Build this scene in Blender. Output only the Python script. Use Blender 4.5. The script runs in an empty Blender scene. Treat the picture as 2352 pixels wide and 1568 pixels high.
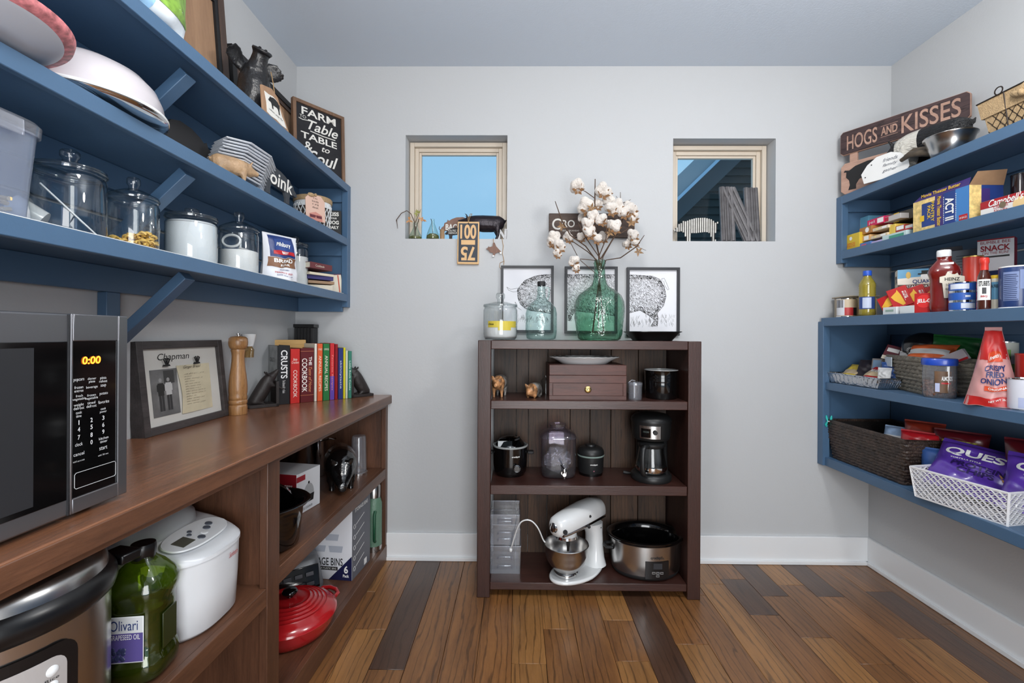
import bpy, math, random
from mathutils import Vector as V, Matrix
from mathutils.geometry import delaunay_2d_cdt
random.seed(7)
PI = math.pi
SC = bpy.context.scene
COL = SC.collection
# ---------------------------------------------------------------- camera
F = 1045.0; W, HH = 2352.0, 1568.0; SH = -16.0; EYE = V((0, 0, 1.25))
R3 = (Matrix.Rotation(math.radians(.6), 3, 'Z') @ Matrix.Rotation(PI/2, 3, 'X') @ Matrix.Rotation(math.radians(.3), 3, 'Z'))
cd = bpy.data.cameras.new('camera'); cam = bpy.data.objects.new('camera', cd); COL.objects.link(cam)
cd.sensor_width = 36; cd.lens = F/W*36; cd.shift_y = SH/W; cd.clip_start = .02
cam.matrix_world = Matrix.Translation(EYE) @ R3.to_4x4(); SC.camera = cam

def P(px, py, x=None, y=None, z=None):
    """photograph pixel -> point on the plane x=, y= or z="""
    d = R3 @ V(((px-W/2)/F, -(py-SH-HH/2)/F, -1))
    k = (x-EYE.x)/d.x if x is not None else (y-EYE.y)/d.y if y is not None else (z-EYE.z)/d.z
    return EYE + d*k

def lin(c):
    return tuple((v/255/12.92 if v/255 <= .04045 else ((v/255+.055)/1.055)**2.4) for v in c)

# ---------------------------------------------------------------- world, light, exposure
wd = bpy.data.worlds.new('world'); SC.world = wd; wd.use_nodes = True
wd.node_tree.nodes['Background'].inputs[0].default_value = (*lin((142, 186, 216)), 1)
wd.node_tree.nodes['Background'].inputs[1].default_value = 1.0
SC.view_settings.view_transform = 'Standard'; SC.view_settings.look = 'None'
SC.view_settings.gamma = 1; SC.view_settings.use_curve_mapping = False
SC.view_settings.exposure = 0.52
try:
    SC.cycles.max_bounces = 8; SC.cycles.diffuse_bounces = 4; SC.cycles.glossy_bounces = 4
    SC.cycles.transparent_max_bounces = 24; SC.cycles.caustics_reflective = False
    SC.cycles.sample_clamp_indirect = 6
except Exception: pass

def area(name, loc, rot, sx, sy, power, col=(1, 1, 1), spread=PI):
    l = bpy.data.lights.new(name, 'AREA'); l.shape = 'RECTANGLE'; l.size = sx; l.size_y = sy
    l.energy = power; l.color = col; l.spread = spread
    o = bpy.data.objects.new(name, l); COL.objects.link(o); o.location = loc; o.rotation_euler = rot
    return o
def bulb(name, loc, r, power, col):
    l = bpy.data.lights.new(name, 'POINT'); l.shadow_soft_size = r; l.energy = power; l.color = col
    o = bpy.data.objects.new(name, l); COL.objects.link(o); o.location = loc
bulb('ceiling_lamp', (1.2, .95, 2.42), .13, 27, (1, .97, .93))
bulb('ceiling_lamp', (-.05, .75, 2.42), .13, 24, (1, .97, .93))
area('doorway_daylight', (.45, -1.25, 1.15), (PI/2, 0, 0), 1.3, 2.0, 46, (1, .985, .97))

# ---------------------------------------------------------------- mesh helpers
class MB:
    def __init__(s): s.v = []; s.f = []
    def add(s, vs, fs, M=None):
        n = len(s.v)
        s.v += [tuple(M @ V(p)) for p in vs] if M is not None else [tuple(p) for p in vs]
        s.f += [tuple(i+n for i in f) for f in fs]; return s
    def box(s, x0, x1, y0, y1, z0, z1, M=None):
        return s.add([(x, y, z) for z in (z0, z1) for y in (y0, y1) for x in (x0, x1)],
                     [(0, 2, 3, 1), (4, 5, 7, 6), (0, 1, 5, 4), (2, 6, 7, 3), (0, 4, 6, 2), (1, 3, 7, 5)], M)
    def rod(s, a, b, w, h, up=(0, 0, 1)):
        """rectangular bar from a to b"""
        a, b = V(a), V(b); d = (b-a).normalized(); u = V(up); r = d.cross(u)
        if r.length < 1e-4: r = d.cross(V((1, 0, 0)))
        r.normalize(); u = r.cross(d)
        vs = [p + r*i*w/2 + u*j*h/2 for p in (a, b) for i, j in ((-1, -1), (1, -1), (1, 1), (-1, 1))]
        return s.add(vs, [(0, 3, 2, 1), (4, 5, 6, 7), (0, 1, 5, 4), (1, 2, 6, 5), (2, 3, 7, 6), (3, 0, 4, 7)])
    def lathe(s, prof, n=32, M=None, sx=1, sy=1, sq=0):
        """prof: (radius, z) from bottom to top; sq>0 squares the section"""
        vs = []; fs = []; rings = []
        for r, z in prof:
            if r < 1e-6: rings.append([len(vs)]); vs.append((0, 0, z))
            else:
                rings.append(list(range(len(vs), len(vs)+n)))
                for i in range(n):
                    a = 2*PI*i/n; c, q = math.cos(a), math.sin(a)
                    k = 1
                    if sq: k = 1/((abs(c)**(2+sq*6)+abs(q)**(2+sq*6))**(1/(2+sq*6)))
                    vs.append((r*c*k*sx, r*q*k*sy, z))
        for A, B in zip(rings, rings[1:]):
            if len(A) == 1 and len(B) == 1: continue
            for i in range(n):
                j = (i+1) % n
                if len(A) == 1: fs.append((A[0], B[i], B[j]) if 0 else (A[0], B[j], B[i]))
                elif len(B) == 1: fs.append((A[i], A[j], B[0]))
                else: fs.append((A[i], A[j], B[j], B[i]))
        return s.add(vs, fs, M)
    def tube(s, pts, r, n=8, cap=True, sx=1):
        pts = [V(p) for p in pts]; rs = r if isinstance(r, (list, tuple)) else [r]*len(pts)
        vs = []; fs = []; u = None
        for i, p in enumerate(pts):
            t = (pts[min(i+1, len(pts)-1)] - pts[max(i-1, 0)]).normalized()
            if u is None:
                u = t.cross(V((0, 0, 1)))
                if u.length < .1: u = t.cross(V((1, 0, 0)))
            u = (u - t*u.dot(t)).normalized(); w = t.cross(u)
            for k in range(n):
                a = 2*PI*k/n; vs.append(p + (u*math.cos(a)*sx + w*math.sin(a))*rs[i])
        for i in range(len(pts)-1):
            for k in range(n):
                a, b = i*n+k, i*n+(k+1) % n; fs.append((a, b, b+n, a+n))
        if cap: fs.append(tuple(range(n))[::-1]); fs.append(tuple(range(len(vs)-n, len(vs))))
        return s.add(vs, fs)
    def prism(s, poly, z0, z1, M=None):
        n = len(poly)
        if sum(poly[i][0]*poly[(i+1) % n][1]-poly[(i+1) % n][0]*poly[i][1] for i in range(n)) < 0: poly = poly[::-1]
        vs = [(x, y, z0) for x, y in poly] + [(x, y, z1) for x, y in poly]
        return s.add(vs, [tuple(range(n))[::-1], tuple(range(n, 2*n))] + [(i, (i+1) % n, n+(i+1) % n, n+i) for i in range(n)], M)
    def ball(s, c, r, n=12, M=None):
        rx, ry, rz = r if isinstance(r, (tuple, list)) else (r, r, r); m = max(4, n//2)
        T = Matrix.Translation(V(c)); T = M @ T if M is not None else T
        return s.lathe([(math.sin(PI*i/m), -math.cos(PI*i/m)*rz) for i in range(m+1)], n, T, rx, ry)
    def grid(s, fn, nu, nv, M=None, thick=None):
        """surface fn(u,v) -> point, u,v in 0..1"""
        vs = [fn(i/nu, j/nv) for j in range(nv+1) for i in range(nu+1)]
        return s.add(vs, [(j*(nu+1)+i, j*(nu+1)+i+1, (j+1)*(nu+1)+i+1, (j+1)*(nu+1)+i) for j in range(nv) for i in range(nu)], M)
    def flat(s, x0, x1, z0, z1, y=0, M=None):
        """a print in the local x-z plane facing -y"""
        return s.add([(x0, y, z0), (x1, y, z0), (x1, y, z1), (x0, y, z1)], [(0, 1, 2, 3)], M)
    def band(s, R, a0, a1, z0, z1, n=14, M=None, R2=None):
        """label wrapped round a cylinder; angle 0 faces -y"""
        R2 = R if R2 is None else R2
        return s.grid(lambda u, v: ((R+(R2-R)*v)*math.sin(a0+(a1-a0)*u), -(R+(R2-R)*v)*math.cos(a0+(a1-a0)*u), z0+(z1-z0)*v), n, 1, M)

def _loft(s, secs, n=16, M=None, caps=True, p=2):
    """secs: (centre, half-axis 1, half-axis 2); superellipse power p"""
    vs = []; fs = []
    for c, a, b in secs:
        c, a, b = V(c), V(a), V(b)
        for k in range(n):
            t = 2*PI*k/n; x, y = math.cos(t), math.sin(t)
            x = math.copysign(abs(x)**(2/p), x); y = math.copysign(abs(y)**(2/p), y)
            vs.append(c+a*x+b*y)
    for i in range(len(secs)-1):
        for k in range(n):
            u, w = i*n+k, i*n+(k+1) % n; fs.append((u, w, w+n, u+n))
    if caps: fs.append(tuple(range(n))[::-1]); fs.append(tuple(range(len(vs)-n, len(vs))))
    return s.add(vs, fs, M)
MB.loft = _loft

def curve(pts, n=6):
    """Catmull-Rom through the points"""
    p = [V(q) for q in pts]; p = [p[0]*2-p[1]]+p+[p[-1]*2-p[-2]]; out = []
    for i in range(1, len(p)-2):
        for k in range(n):
            t = k/n; out.append(.5*((2*p[i])+(p[i+1]-p[i-1])*t+(2*p[i-1]-5*p[i]+4*p[i+1]-p[i+2])*t*t+(3*p[i]-p[i-1]-3*p[i+1]+p[i+2])*t**3))
    return out+[p[-2]]

def TR(loc=(0, 0, 0), rx=0, ry=0, rz=0):
    return Matrix.Translation(V(loc)) @ Matrix.Rotation(rz, 4, 'Z') @ Matrix.Rotation(ry, 4, 'Y') @ Matrix.Rotation(rx, 4, 'X')

def obj(name, mb, m, parent=None, smooth=None, bevel=0, seg=2, sub=0):
    me = bpy.data.meshes.new(name); me.from_pydata(mb.v, [], mb.f)
    for mm in (m if isinstance(m, (list, tuple)) else [m]): me.materials.append(mm)
    o = bpy.data.objects.new(name, me); COL.objects.link(o)
    if parent is not None: o.parent = parent
    if smooth is not None:
        me.shade_smooth()
        if smooth > 0: me.set_sharp_from_angle(angle=math.radians(smooth))
    if sub:
        q = o.modifiers.new('sub', 'SUBSURF'); q.levels = q.render_levels = sub
    if bevel:
        b = o.modifiers.new('bev', 'BEVEL'); b.width = bevel; b.segments = seg; b.limit_method = 'ANGLE'
        me.shade_smooth(); me.set_sharp_from_angle(angle=math.radians(50))
    return o

def tag(o, label, cat, group=None):
    o['label'] = label; o['category'] = cat
    if group: o['group'] = group
    return o
def thing(name, label, cat, loc=(0, 0, 0), rz=0, group=None, rx=0, ry=0):
    o = bpy.data.objects.new(name, None); COL.objects.link(o); o.empty_display_size = .05
    o.matrix_world = TR(loc, rx, ry, rz)
    return tag(o, label, cat, group)
def struct(name, mb, m, parent=None, **k):
    o = obj(name, mb, m, parent, **k)
    if parent is None: o['kind'] = 'structure'
    return o
def stuff(o): o['kind'] = 'stuff'; return o
def copy_tree(o, parent=None):
    c = o.copy(); COL.objects.link(c); c.parent = parent
    for ch in list(o.children): copy_tree(ch, c)
    return c

# ---------------------------------------------------------------- lettering
_tc = {}
def glyphs(s, bold=0, shear=0, space=1, mono=None):
    k = (s, bold, shear, space)
    if k not in _tc:
        c = bpy.data.curves.new('t', 'FONT'); c.body = s; c.size = 1; c.offset = bold; c.shear = shear
        c.space_character = space; c.align_x = 'CENTER'; c.resolution_u = 4; c.space_line = .85
        o = bpy.data.objects.new('t', c); COL.objects.link(o)
        bpy.context.view_layer.update()
        me = o.evaluated_get(bpy.context.evaluated_depsgraph_get()).to_mesh()
        vs = [tuple(v.co) for v in me.vertices]; fs = [tuple(p.vertices) for p in me.polygons]
        bpy.data.objects.remove(o); bpy.data.curves.remove(c)
        xs = [v[0] for v in vs] or [0, 1]; ys = [v[1] for v in vs] or [0, 1]
        _tc[k] = (vs, fs, min(xs), max(xs), min(ys), max(ys))
    return _tc[k]
def put_text(mb, s, cx, cz, w, h, y=-.0008, bold=0, shear=0, M=None, bend=0, turn=0, space=1, R2=0):
    """write s into the local x-z plane facing -y, filling w x h round (cx,cz); bend = radius of a cylinder; turn rotates in plane"""
    vs, fs, x0, x1, y0, y1 = glyphs(s, bold, shear, space)
    out = []
    for a, b, _ in vs:
        u = ((a-x0)/(x1-x0)-.5)*w; v = ((b-y0)/(y1-y0)-.5)*h
        if turn: u, v = u*math.cos(turn)-v*math.sin(turn), u*math.sin(turn)+v*math.cos(turn)
        u += cx; v += cz
        out.append(((bend-y)*math.sin(u/bend), -(bend-y)*math.cos(u/bend), v) if bend else (u, y, v))
    mb.add(out, fs, M); return mb
def word(s, m, parent, cx, cz, w, h, name='lettering', **k):
    return obj(name, put_text(MB(), s, cx, cz, w, h, **k), m, parent)

# ---------------------------------------------------------------- materials
_mc = {}
def mat(name, col, rough=.5, metal=0, bump=0, bscale=60, var=0, vscale=8, coat=0, alpha=1, emis=0, spec=.5, stretch=None, sheen=0):
    if name in _mc: return _mc[name]
    m = bpy.data.materials.new(name); m.use_nodes = True; _mc[name] = m
    nt = m.node_tree; N = nt.nodes; L = nt.links; b = N['Principled BSDF']
    c = lin(col)
    b.inputs['Base Color'].default_value = (*c, 1); b.inputs['Roughness'].default_value = rough
    b.inputs['Metallic'].default_value = metal; b.inputs['Coat Weight'].default_value = coat
    b.inputs['Coat Roughness'].default_value = .12; b.inputs['Specular IOR Level'].default_value = spec
    if sheen: b.inputs['Sheen Weight'].default_value = sheen
    if alpha < 1: b.inputs['Alpha'].default_value = alpha
    if emis:
        b.inputs['Emission Color'].default_value = (*c, 1); b.inputs['Emission Strength'].default_value = emis
    if bump or var:
        tc = N.new('ShaderNodeTexCoord'); src = tc.outputs['Object']
        if stretch:
            mp = N.new('ShaderNodeMapping'); mp.inputs['Scale'].default_value = stretch; L.new(src, mp.inputs[0]); src = mp.outputs[0]
        if var:
            n = N.new('ShaderNodeTexNoise'); n.inputs['Scale'].default_value = vscale; n.inputs['Detail'].default_value = 5
            L.new(src, n.inputs['Vector'])
            r = N.new('ShaderNodeValToRGB'); r.color_ramp.elements[0].position = .3; r.color_ramp.elements[1].position = .7
            r.color_ramp.elements[0].color = (*[max(0, v*(1-var)) for v in c], 1)
            r.color_ramp.elements[1].color = (*[min(1, v*(1+var)) for v in c], 1)
            L.new(n.outputs[0], r.inputs[0]); L.new(r.outputs[0], b.inputs['Base Color'])
        if bump:
            n = N.new('ShaderNodeTexNoise'); n.inputs['Scale'].default_value = bscale; n.inputs['Detail'].default_value = 3
            L.new(src, n.inputs['Vector']); bp = N.new('ShaderNodeBump'); bp.inputs['Strength'].default_value = bump
            bp.inputs['Distance'].default_value = .01; L.new(n.outputs[0], bp.inputs['Height']); L.new(bp.outputs[0], b.inputs['Normal'])
    return m

def wood(name, dark, light, axis='Y', scale=1, rough=.45, coat=.2, grain=.5, random_tint=0, knots=0, spec=.5):
    """procedural wood: long streaks along the axis, dark figure lines, tint varied per board"""
    if name in _mc: return _mc[name]
    m = bpy.data.materials.new(name); m.use_nodes = True; _mc[name] = m
    nt = m.node_tree; N = nt.nodes; L = nt.links; b = N['Principled BSDF']
    tc = N.new('ShaderNodeTexCoord'); oi = N.new('ShaderNodeObjectInfo')
    mp = N.new('ShaderNodeMapping'); L.new(tc.outputs['Object'], mp.inputs[0])
    s = [14*scale]*3; s['XYZ'.index(axis)] = 1.6*scale; mp.inputs['Scale'].default_value = s
    ad = N.new('ShaderNodeVectorMath'); ad.operation = 'MULTIPLY_ADD'
    cmb = N.new('ShaderNodeCombineXYZ')
    for i in range(3): L.new(oi.outputs['Random'], cmb.inputs[i])
    ad.inputs[1].default_value = (31, 47, 59); L.new(cmb.outputs[0], ad.inputs[0]); L.new(mp.outputs[0], ad.inputs[2])
    n1 = N.new('ShaderNodeTexNoise'); n1.inputs['Scale'].default_value = .7; n1.inputs['Detail'].default_value = 6; n1.inputs['Distortion'].default_value = .6
    n2 = N.new('ShaderNodeTexNoise'); n2.inputs['Scale'].default_value = 5; n2.inputs['Detail'].default_value = 8; n2.inputs['Roughness'].default_value = .75
    L.new(ad.outputs[0], n1.inputs['Vector']); L.new(ad.outputs[0], n2.inputs['Vector'])
    wv = N.new('ShaderNodeTexWave'); wv.wave_type = 'BANDS'; wv.bands_direction = 'XYZ'[0 if axis != 'X' else 1]; wv.inputs['Scale'].default_value = .8; wv.inputs['Distortion'].default_value = 9
    wv.inputs['Detail'].default_value = 4; wv.inputs['Detail Scale'].default_value = 1.6; L.new(ad.outputs[0], wv.inputs['Vector'])
    r = N.new('ShaderNodeValToRGB'); e = r.color_ramp.elements
    e[0].position = .32; e[0].color = (*lin(dark), 1); e[1].position = .68; e[1].color = (*lin(light), 1)
    mx = N.new('ShaderNodeMix'); mx.inputs[0].default_value = .45; L.new(n1.outputs[0], mx.inputs[2]); L.new(n2.outputs[0], mx.inputs[3])
    L.new(mx.outputs[0], r.inputs[0])
    rl = N.new('ShaderNodeValToRGB'); rl.color_ramp.elements[0].position = .0; rl.color_ramp.elements[0].color = (1-grain, 1-grain, 1-grain, 1)
    rl.color_ramp.elements[1].position = .1; rl.color_ramp.elements[1].color = (1, 1, 1, 1); L.new(wv.outputs[0], rl.inputs[0])
    mu = N.new('ShaderNodeMix'); mu.data_type = 'RGBA'; mu.blend_type = 'MULTIPLY'; mu.inputs[0].default_value = 1
    L.new(r.outputs[0], mu.inputs[6]); L.new(rl.outputs[0], mu.inputs[7]); out = mu.outputs[2]
    if random_tint:
        mr = N.new('ShaderNodeMapRange'); mr.inputs[3].default_value = 1-random_tint; mr.inputs[4].default_value = 1+random_tint*.7
        L.new(oi.outputs['Random'], mr.inputs[0]); hs = N.new('ShaderNodeHueSaturation'); L.new(mr.outputs[0], hs.inputs['Value']); L.new(out, hs.inputs['Color']); out = hs.outputs[0]
    L.new(out, b.inputs['Base Color'])
    b.inputs['Roughness'].default_value = rough; b.inputs['Coat Weight'].default_value = coat; b.inputs['Coat Roughness'].default_value = .2
    b.inputs['Specular IOR Level'].default_value = spec
    bp = N.new('ShaderNodeBump'); bp.inputs['Strength'].default_value = .25; bp.inputs['Distance'].default_value = .004
    L.new(n2.outputs[0], bp.inputs['Height']); L.new(bp.outputs[0], b.inputs['Normal'])
    return m

def glass(name, tint=(250, 252, 252), edge=(140, 154, 154), rough=.03, refl=1.0, milk=0, milkcol=(220, 225, 230), bump=0):
    """thin clear sheet: see-through, tinted towards its edges, mirror-like at grazing angles"""
    if name in _mc: return _mc[name]
    m = bpy.data.materials.new(name); m.use_nodes = True; _mc[name] = m
    nt = m.node_tree; N = nt.nodes; L = nt.links; N.remove(N['Principled BSDF']); out = N['Material Output']
    lw = N.new('ShaderNodeLayerWeight'); lw.inputs[0].default_value = .25
    cm = N.new('ShaderNodeMix'); cm.data_type = 'RGBA'; cm.inputs[6].default_value = (*lin(tint), 1); cm.inputs[7].default_value = (*lin(edge), 1)
    pw = N.new('ShaderNodeMath'); pw.operation = 'POWER'; pw.inputs[1].default_value = 2.2; L.new(lw.outputs['Facing'], pw.inputs[0]); L.new(pw.outputs[0], cm.inputs[0])
    lw.inputs[0].default_value = .5
    t = N.new('ShaderNodeBsdfTransparent'); L.new(cm.outputs[2], t.inputs[0])
    g = N.new('ShaderNodeBsdfGlossy'); g.inputs['Roughness'].default_value = rough; g.inputs[0].default_value = (refl, refl, refl, 1)
    last = t
    if milk:
        d = N.new('ShaderNodeBsdfDiffuse'); d.inputs[0].default_value = (*lin(milkcol), 1)
        q = N.new('ShaderNodeMixShader'); q.inputs[0].default_value = milk; L.new(t.outputs[0], q.inputs[1]); L.new(d.outputs[0], q.inputs[2]); last = q
    p5 = N.new('ShaderNodeMath'); p5.operation = 'POWER'; p5.inputs[1].default_value = 4.5; L.new(lw.outputs['Facing'], p5.inputs[0])
    fm = N.new('ShaderNodeMath'); fm.operation = 'MULTIPLY_ADD'; fm.inputs[1].default_value = .75; fm.inputs[2].default_value = .07; L.new(p5.outputs[0], fm.inputs[0])
    x = N.new('ShaderNodeMixShader'); L.new(fm.outputs[0], x.inputs[0]); L.new(last.outputs[0], x.inputs[1]); L.new(g.outputs[0], x.inputs[2])
    if bump:
        tc = N.new('ShaderNodeTexCoord'); n = N.new('ShaderNodeTexNoise'); n.inputs['Scale'].default_value = 45; L.new(tc.outputs['Object'], n.inputs['Vector'])
        bp = N.new('ShaderNodeBump'); bp.inputs['Strength'].default_value = bump; bp.inputs['Distance'].default_value = .02; L.new(n.outputs[0], bp.inputs['Height'])
        L.new(bp.outputs[0], g.inputs['Normal']); L.new(bp.outputs[0], lw.inputs['Normal'])
    L.new(x.outputs[0], out.inputs[0]); return m

WALL = mat('wall_paint', (190, 192, 194), .75, bump=.05, bscale=90)
CEIL = mat('ceiling_paint', (206, 216, 228), .85, bump=.08, bscale=120)
TRIM = mat('trim_paint', (232, 234, 236), .35)
BLUE = mat('blue_paint', (72, 101, 131), .38, bump=.03, bscale=120)
BLACK = mat('black_plastic', (14, 14, 16), .3)
BLACKM = mat('matt_black', (24, 24, 26), .6)
GLOSSB = mat('gloss_black', (8, 8, 9), .08, coat=.5)
WHITE = mat('white_print', (236, 236, 234), .55)
WHITEG = mat('white_enamel', (228, 230, 231), .15, coat=.4)
STEEL = mat('brushed_steel', (190, 188, 186), .25, metal=1)
CHROME = mat('chrome', (225, 225, 225), .07, metal=1)
GREYM = mat('grey_metal_paint', (120, 121, 124), .35, metal=.7)
GLASS = glass('clear_glass')
CLEARP = glass('clear_plastic', (244, 246, 250), (176, 182, 192), .08, milk=.12, milkcol=(222, 224, 232))
INK = mat('black_ink', (20, 20, 22), .6)
RED = mat('red_print', (178, 26, 34), .4)
YELL = mat('yellow_print', (226, 186, 44), .45)
NAVY = mat('navy_print', (30, 52, 110), .4)
GREEN = mat('green_print', (46, 122, 56), .45)
ORNG = mat('orange_print', (222, 92, 40), .45)
PAPER = mat('cream_paper', (222, 214, 196), .8)
CARD = mat('kraft_card', (158, 128, 96), .8, var=.1, vscale=30)
TWINE = mat('jute_twine', (176, 142, 98), .9, bump=.5, bscale=300)
BURLAP = mat('burlap', (172, 146, 110), .95, bump=.4, bscale=260, var=.15, vscale=90)

def cylfit(pl, pr, x=None, y=None):
    """pixel extents of an upright cylinder whose centre lies on x= or y= -> cx, cy, r"""
    a = [math.atan2(*(lambda p: (p.x, p.y))(P(q, 768, y=1))) for q in (pl, pr)]
    c = (a[0]+a[1])/2; dl = (a[1]-a[0])/2
    d = x/math.sin(c) if x is not None else y/math.cos(c)
    return d*math.sin(c), d*math.cos(c), d*math.sin(dl)
def zat(py, d_y, px=1176):
    return P(px, py, y=d_y).z
# ================================================================ THE ROOM
D = 2.527; XL = -1.236; XR = 2.055; XB = 1.942; ZC = 2.739; YF = -1.0
FL1 = wood('hickory_plank', (96, 62, 36), (152, 103, 58), 'Y', 1.0, .32, .25, .5, random_tint=.16)
FL2 = wood('hickory_plank_dark', (64, 43, 32), (94, 65, 47), 'Y', 1.0, .3, .3, .35, random_tint=.1)
FL3 = wood('hickory_plank_pale', (116, 79, 44), (168, 119, 68), 'Y', 1.0, .34, .25, .5, random_tint=.08)
SUBF = mat('subfloor', (30, 20, 14), .8)
floor = struct('floor', MB().box(XL, XR, YF, D, -.05, -.006), SUBF)
cw = .133; x0 = -.546
known = {-2: [2.2, 1.4], -1: [1.92, .9], 0: [1.69, .6], 1: [1.2, .3], 2: [1.35], 3: [2.33, 1.35], 4: [1.73, .8], 5: [1.935, 1.0], 6: [1.55, .6], 7: [2.0, 1.75, .7], 8: [1.5, .7], 9: [1.85, .9],
         10: [2.2, 1.5], 11: [2.3, 1.62], 12: [2.35, 2.05, 1.3], 13: [2.2, 1.9, 1.1], 14: [2.3, 1.75, 1.0], 15: [2.2, 1.6], 16: [1.9, 1.2], 17: [2.25, 1.5], 18: [2.0, 1.3], 19: [1.8]}
tone = {(0, 0): FL2, (-1, 1): FL3, (5, 0): FL3, (4, 1): FL3, (12, 1): FL2, (8, 0): FL2, (8, 1): FL2, (15, 0): FL2, (13, 0): FL2, (7, 2): FL3, (17, 1): FL2}
for k in range(-6, 20):
    xa = max(XL, x0+k*cw); xb = min(XR, xa+cw if xa > XL else x0+(k+1)*cw)
    if xb - xa < .01: continue
    ys = [D] + known.get(k, [1.9-(k*37 % 10)*.06, .8]) + [-.1, YF]
    for j in range(len(ys)-1):
        o = struct('plank', MB().box(-(xb-xa)/2+.0006, (xb-xa)/2-.0006, -(ys[j]-ys[j+1])/2+.0006, (ys[j]-ys[j+1])/2-.0006, -.012, 0),
                   tone.get((k, j), random.choice([FL1, FL1, FL1, FL3])), floor, bevel=.0012, seg=1)
        o.location = ((xa+xb)/2, (ys[j]+ys[j+1])/2, 0)
struct('ceiling', MB().box(XL-.1, XR+.1, YF-.1, D+.1, ZC, ZC+.06), CEIL)
# window openings measured on the wall plane
w1a, w1b = P(930.5, 548, y=D), P(1165.5, 310.5, y=D)
w2a, w2b = P(1545, 553.5, y=D), P(1782, 318, y=D)
T = .16
wb = MB()
xs = [XL-.1, w1a.x, w1b.x, w2a.x, w2b.x, XR+.1]
for i in range(5):
    if i in (1, 3):
        a, b = (w1a, w1b) if i == 1 else (w2a, w2b)
        wb.box(xs[i], xs[i+1], D, D+T, -.06, a.z); wb.box(xs[i], xs[i+1], D, D+T, b.z, ZC)
    else: wb.box(xs[i], xs[i+1], D, D+T, -.06, ZC)
struct('wall_back', wb, WALL)
struct('wall_left', MB().box(XL-.1, XL, YF, D, -.06, ZC), WALL)
struct('wall_right', MB().box(XR, XR+.1, YF, D, -.06, ZC).box(XB, XR, YF, D, -.01, .562), WALL)
struct('wall_front', MB().box(XL-.1, -.25, YF-.1, YF, -.06, ZC).box(1.15, XR+.1, YF-.1, YF, -.06, ZC).box(-.25, 1.15, YF-.1, YF, 2.1, ZC), WALL)
struct('trim_1', MB().box(-.33, -.25, YF, YF+.02, 0, 2.18).box(1.15, 1.23, YF, YF+.02, 0, 2.18).box(-.25, 1.15, YF, YF+.02, 2.1, 2.18), TRIM)
bz = .148
def bb(name, x0, x1, y0, y1, ax):
    m = MB()
    if ax == 'x': m.box(x0, x1, y1-.015, y1, 0, bz).box(x0, x1, y1-.028, y1-.015, 0, .02)
    else: m.box(x0, x0+.015, y0, y1, 0, bz).box(x0-.013, x0, y0, y1, 0, .02)
    return struct(name, m, TRIM, bevel=.003)
bb('baseboard_back', XL, XB, 0, D, 'x'); bb('baseboard_right', XB-.015, XB, YF, D-.015, 'y')
FRAME = mat('window_vinyl', (204, 192, 176), .4)
PANE = glass('window_pane', (248, 251, 253), (220, 228, 232), .02, refl=.12)
def window(n, a, b):
    y = D+.082; f = MB(); s = MB(); x0, x1, z0, z1 = a.x, b.x, a.z-.052, b.z
    def ring(m, i, o, ya, yb):
        m.box(x0+o, x0+i, ya, yb, z0+o, z1-o); m.box(x1-i, x1-o, ya, yb, z0+o, z1-o)
        m.box(x0+i, x1-i, ya, yb, z1-i, z1-o); m.box(x0+i, x1-i, ya, yb, z0+o, z0+i)
    ring(f, .016, .0, y+.014, D+T-.001); ring(f, .030, .006, y-.0, y+.075)
    w = struct('window_%d' % n, f, FRAME, bevel=.002)
    s = MB(); ring(s, .052, .030, y+.022, y+.06); obj('sash', s, FRAME, w, bevel=.002)
    s = MB(); ring(s, .066, .052, y+.032, y+.056); obj('glazing_bead', s, FRAME, w, bevel=.002)
    obj('pane', MB().box(x0+.06, x1-.06, y+.042, y+.046, z0+.06, z1-.06), PANE, w)
    return w
window(1, w1a, w1b); window(2, w2a, w2b)
# neighbouring gable outside the second window
SIDE = mat('dark_lap_siding', (58, 60, 58), .8, var=.15, vscale=3); FASC = mat('fascia_paint', (140, 150, 156), .6)
Y0 = 5.2; SOF = mat('soffit_paint', (40, 46, 50), .8)
hs = thing('neighbouring_gable', 'dark sided gable with pale rake fascia seen through the right window', 'building', (P(1640, 540, y=Y0).x, Y0, 0))
hx = hs.location.x
def H(px, py, y=Y0): p = P(px, py, y=y); return (p.x-hx, p.z)
A_, B_ = H(1500, 459), H(1760, 208)
sl = (B_[1]-A_[1])/(B_[0]-A_[0])
obj('fascia', MB().add([(x, y, z+dz) for x, z in (A_, B_) for y in (-.5, -.46) for dz in (0, -.22)], [(0, 1, 3, 2), (4, 6, 7, 5), (0, 2, 6, 4), (1, 5, 7, 3), (0, 4, 5, 1), (2, 3, 7, 6)]), FASC, hs)
obj('drip_edge', MB().rod((A_[0], -.49, A_[1]-.24), (B_[0], -.49, B_[1]-.24), .05, .03), mat('drip', (170, 195, 215), .5), hs)
obj('soffit', MB().add([(A_[0], -.48, A_[1]-.21), (B_[0], -.48, B_[1]-.21), (B_[0], .1, B_[1]-.21), (A_[0], .1, A_[1]-.21)], [(0, 1, 2, 3)]), SOF, hs)
obj('frieze', MB().rod((A_[0], -.03, A_[1]-.36), (B_[0], -.03, B_[1]-.36), .03, .22), mat('frieze_paint', (84, 90, 94), .7), hs)
zz = A_[1]-1.4; k = 0
while zz < B_[1]-.3:
    xa = max(A_[0], (zz+.4-A_[1])/sl + A_[0])
    obj('siding_board', MB().add([(xa, -.035, zz), (xa+4-k*.0, -.035, zz), (xa+4, 0, zz+.10), (xa, 0, zz+.10), (xa, .02, zz), (xa+4, .02, zz)], [(0, 1, 2, 3), (0, 4, 5, 1), (0, 3, 4)]), SIDE, hs)
    zz += .088; k += 1

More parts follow.
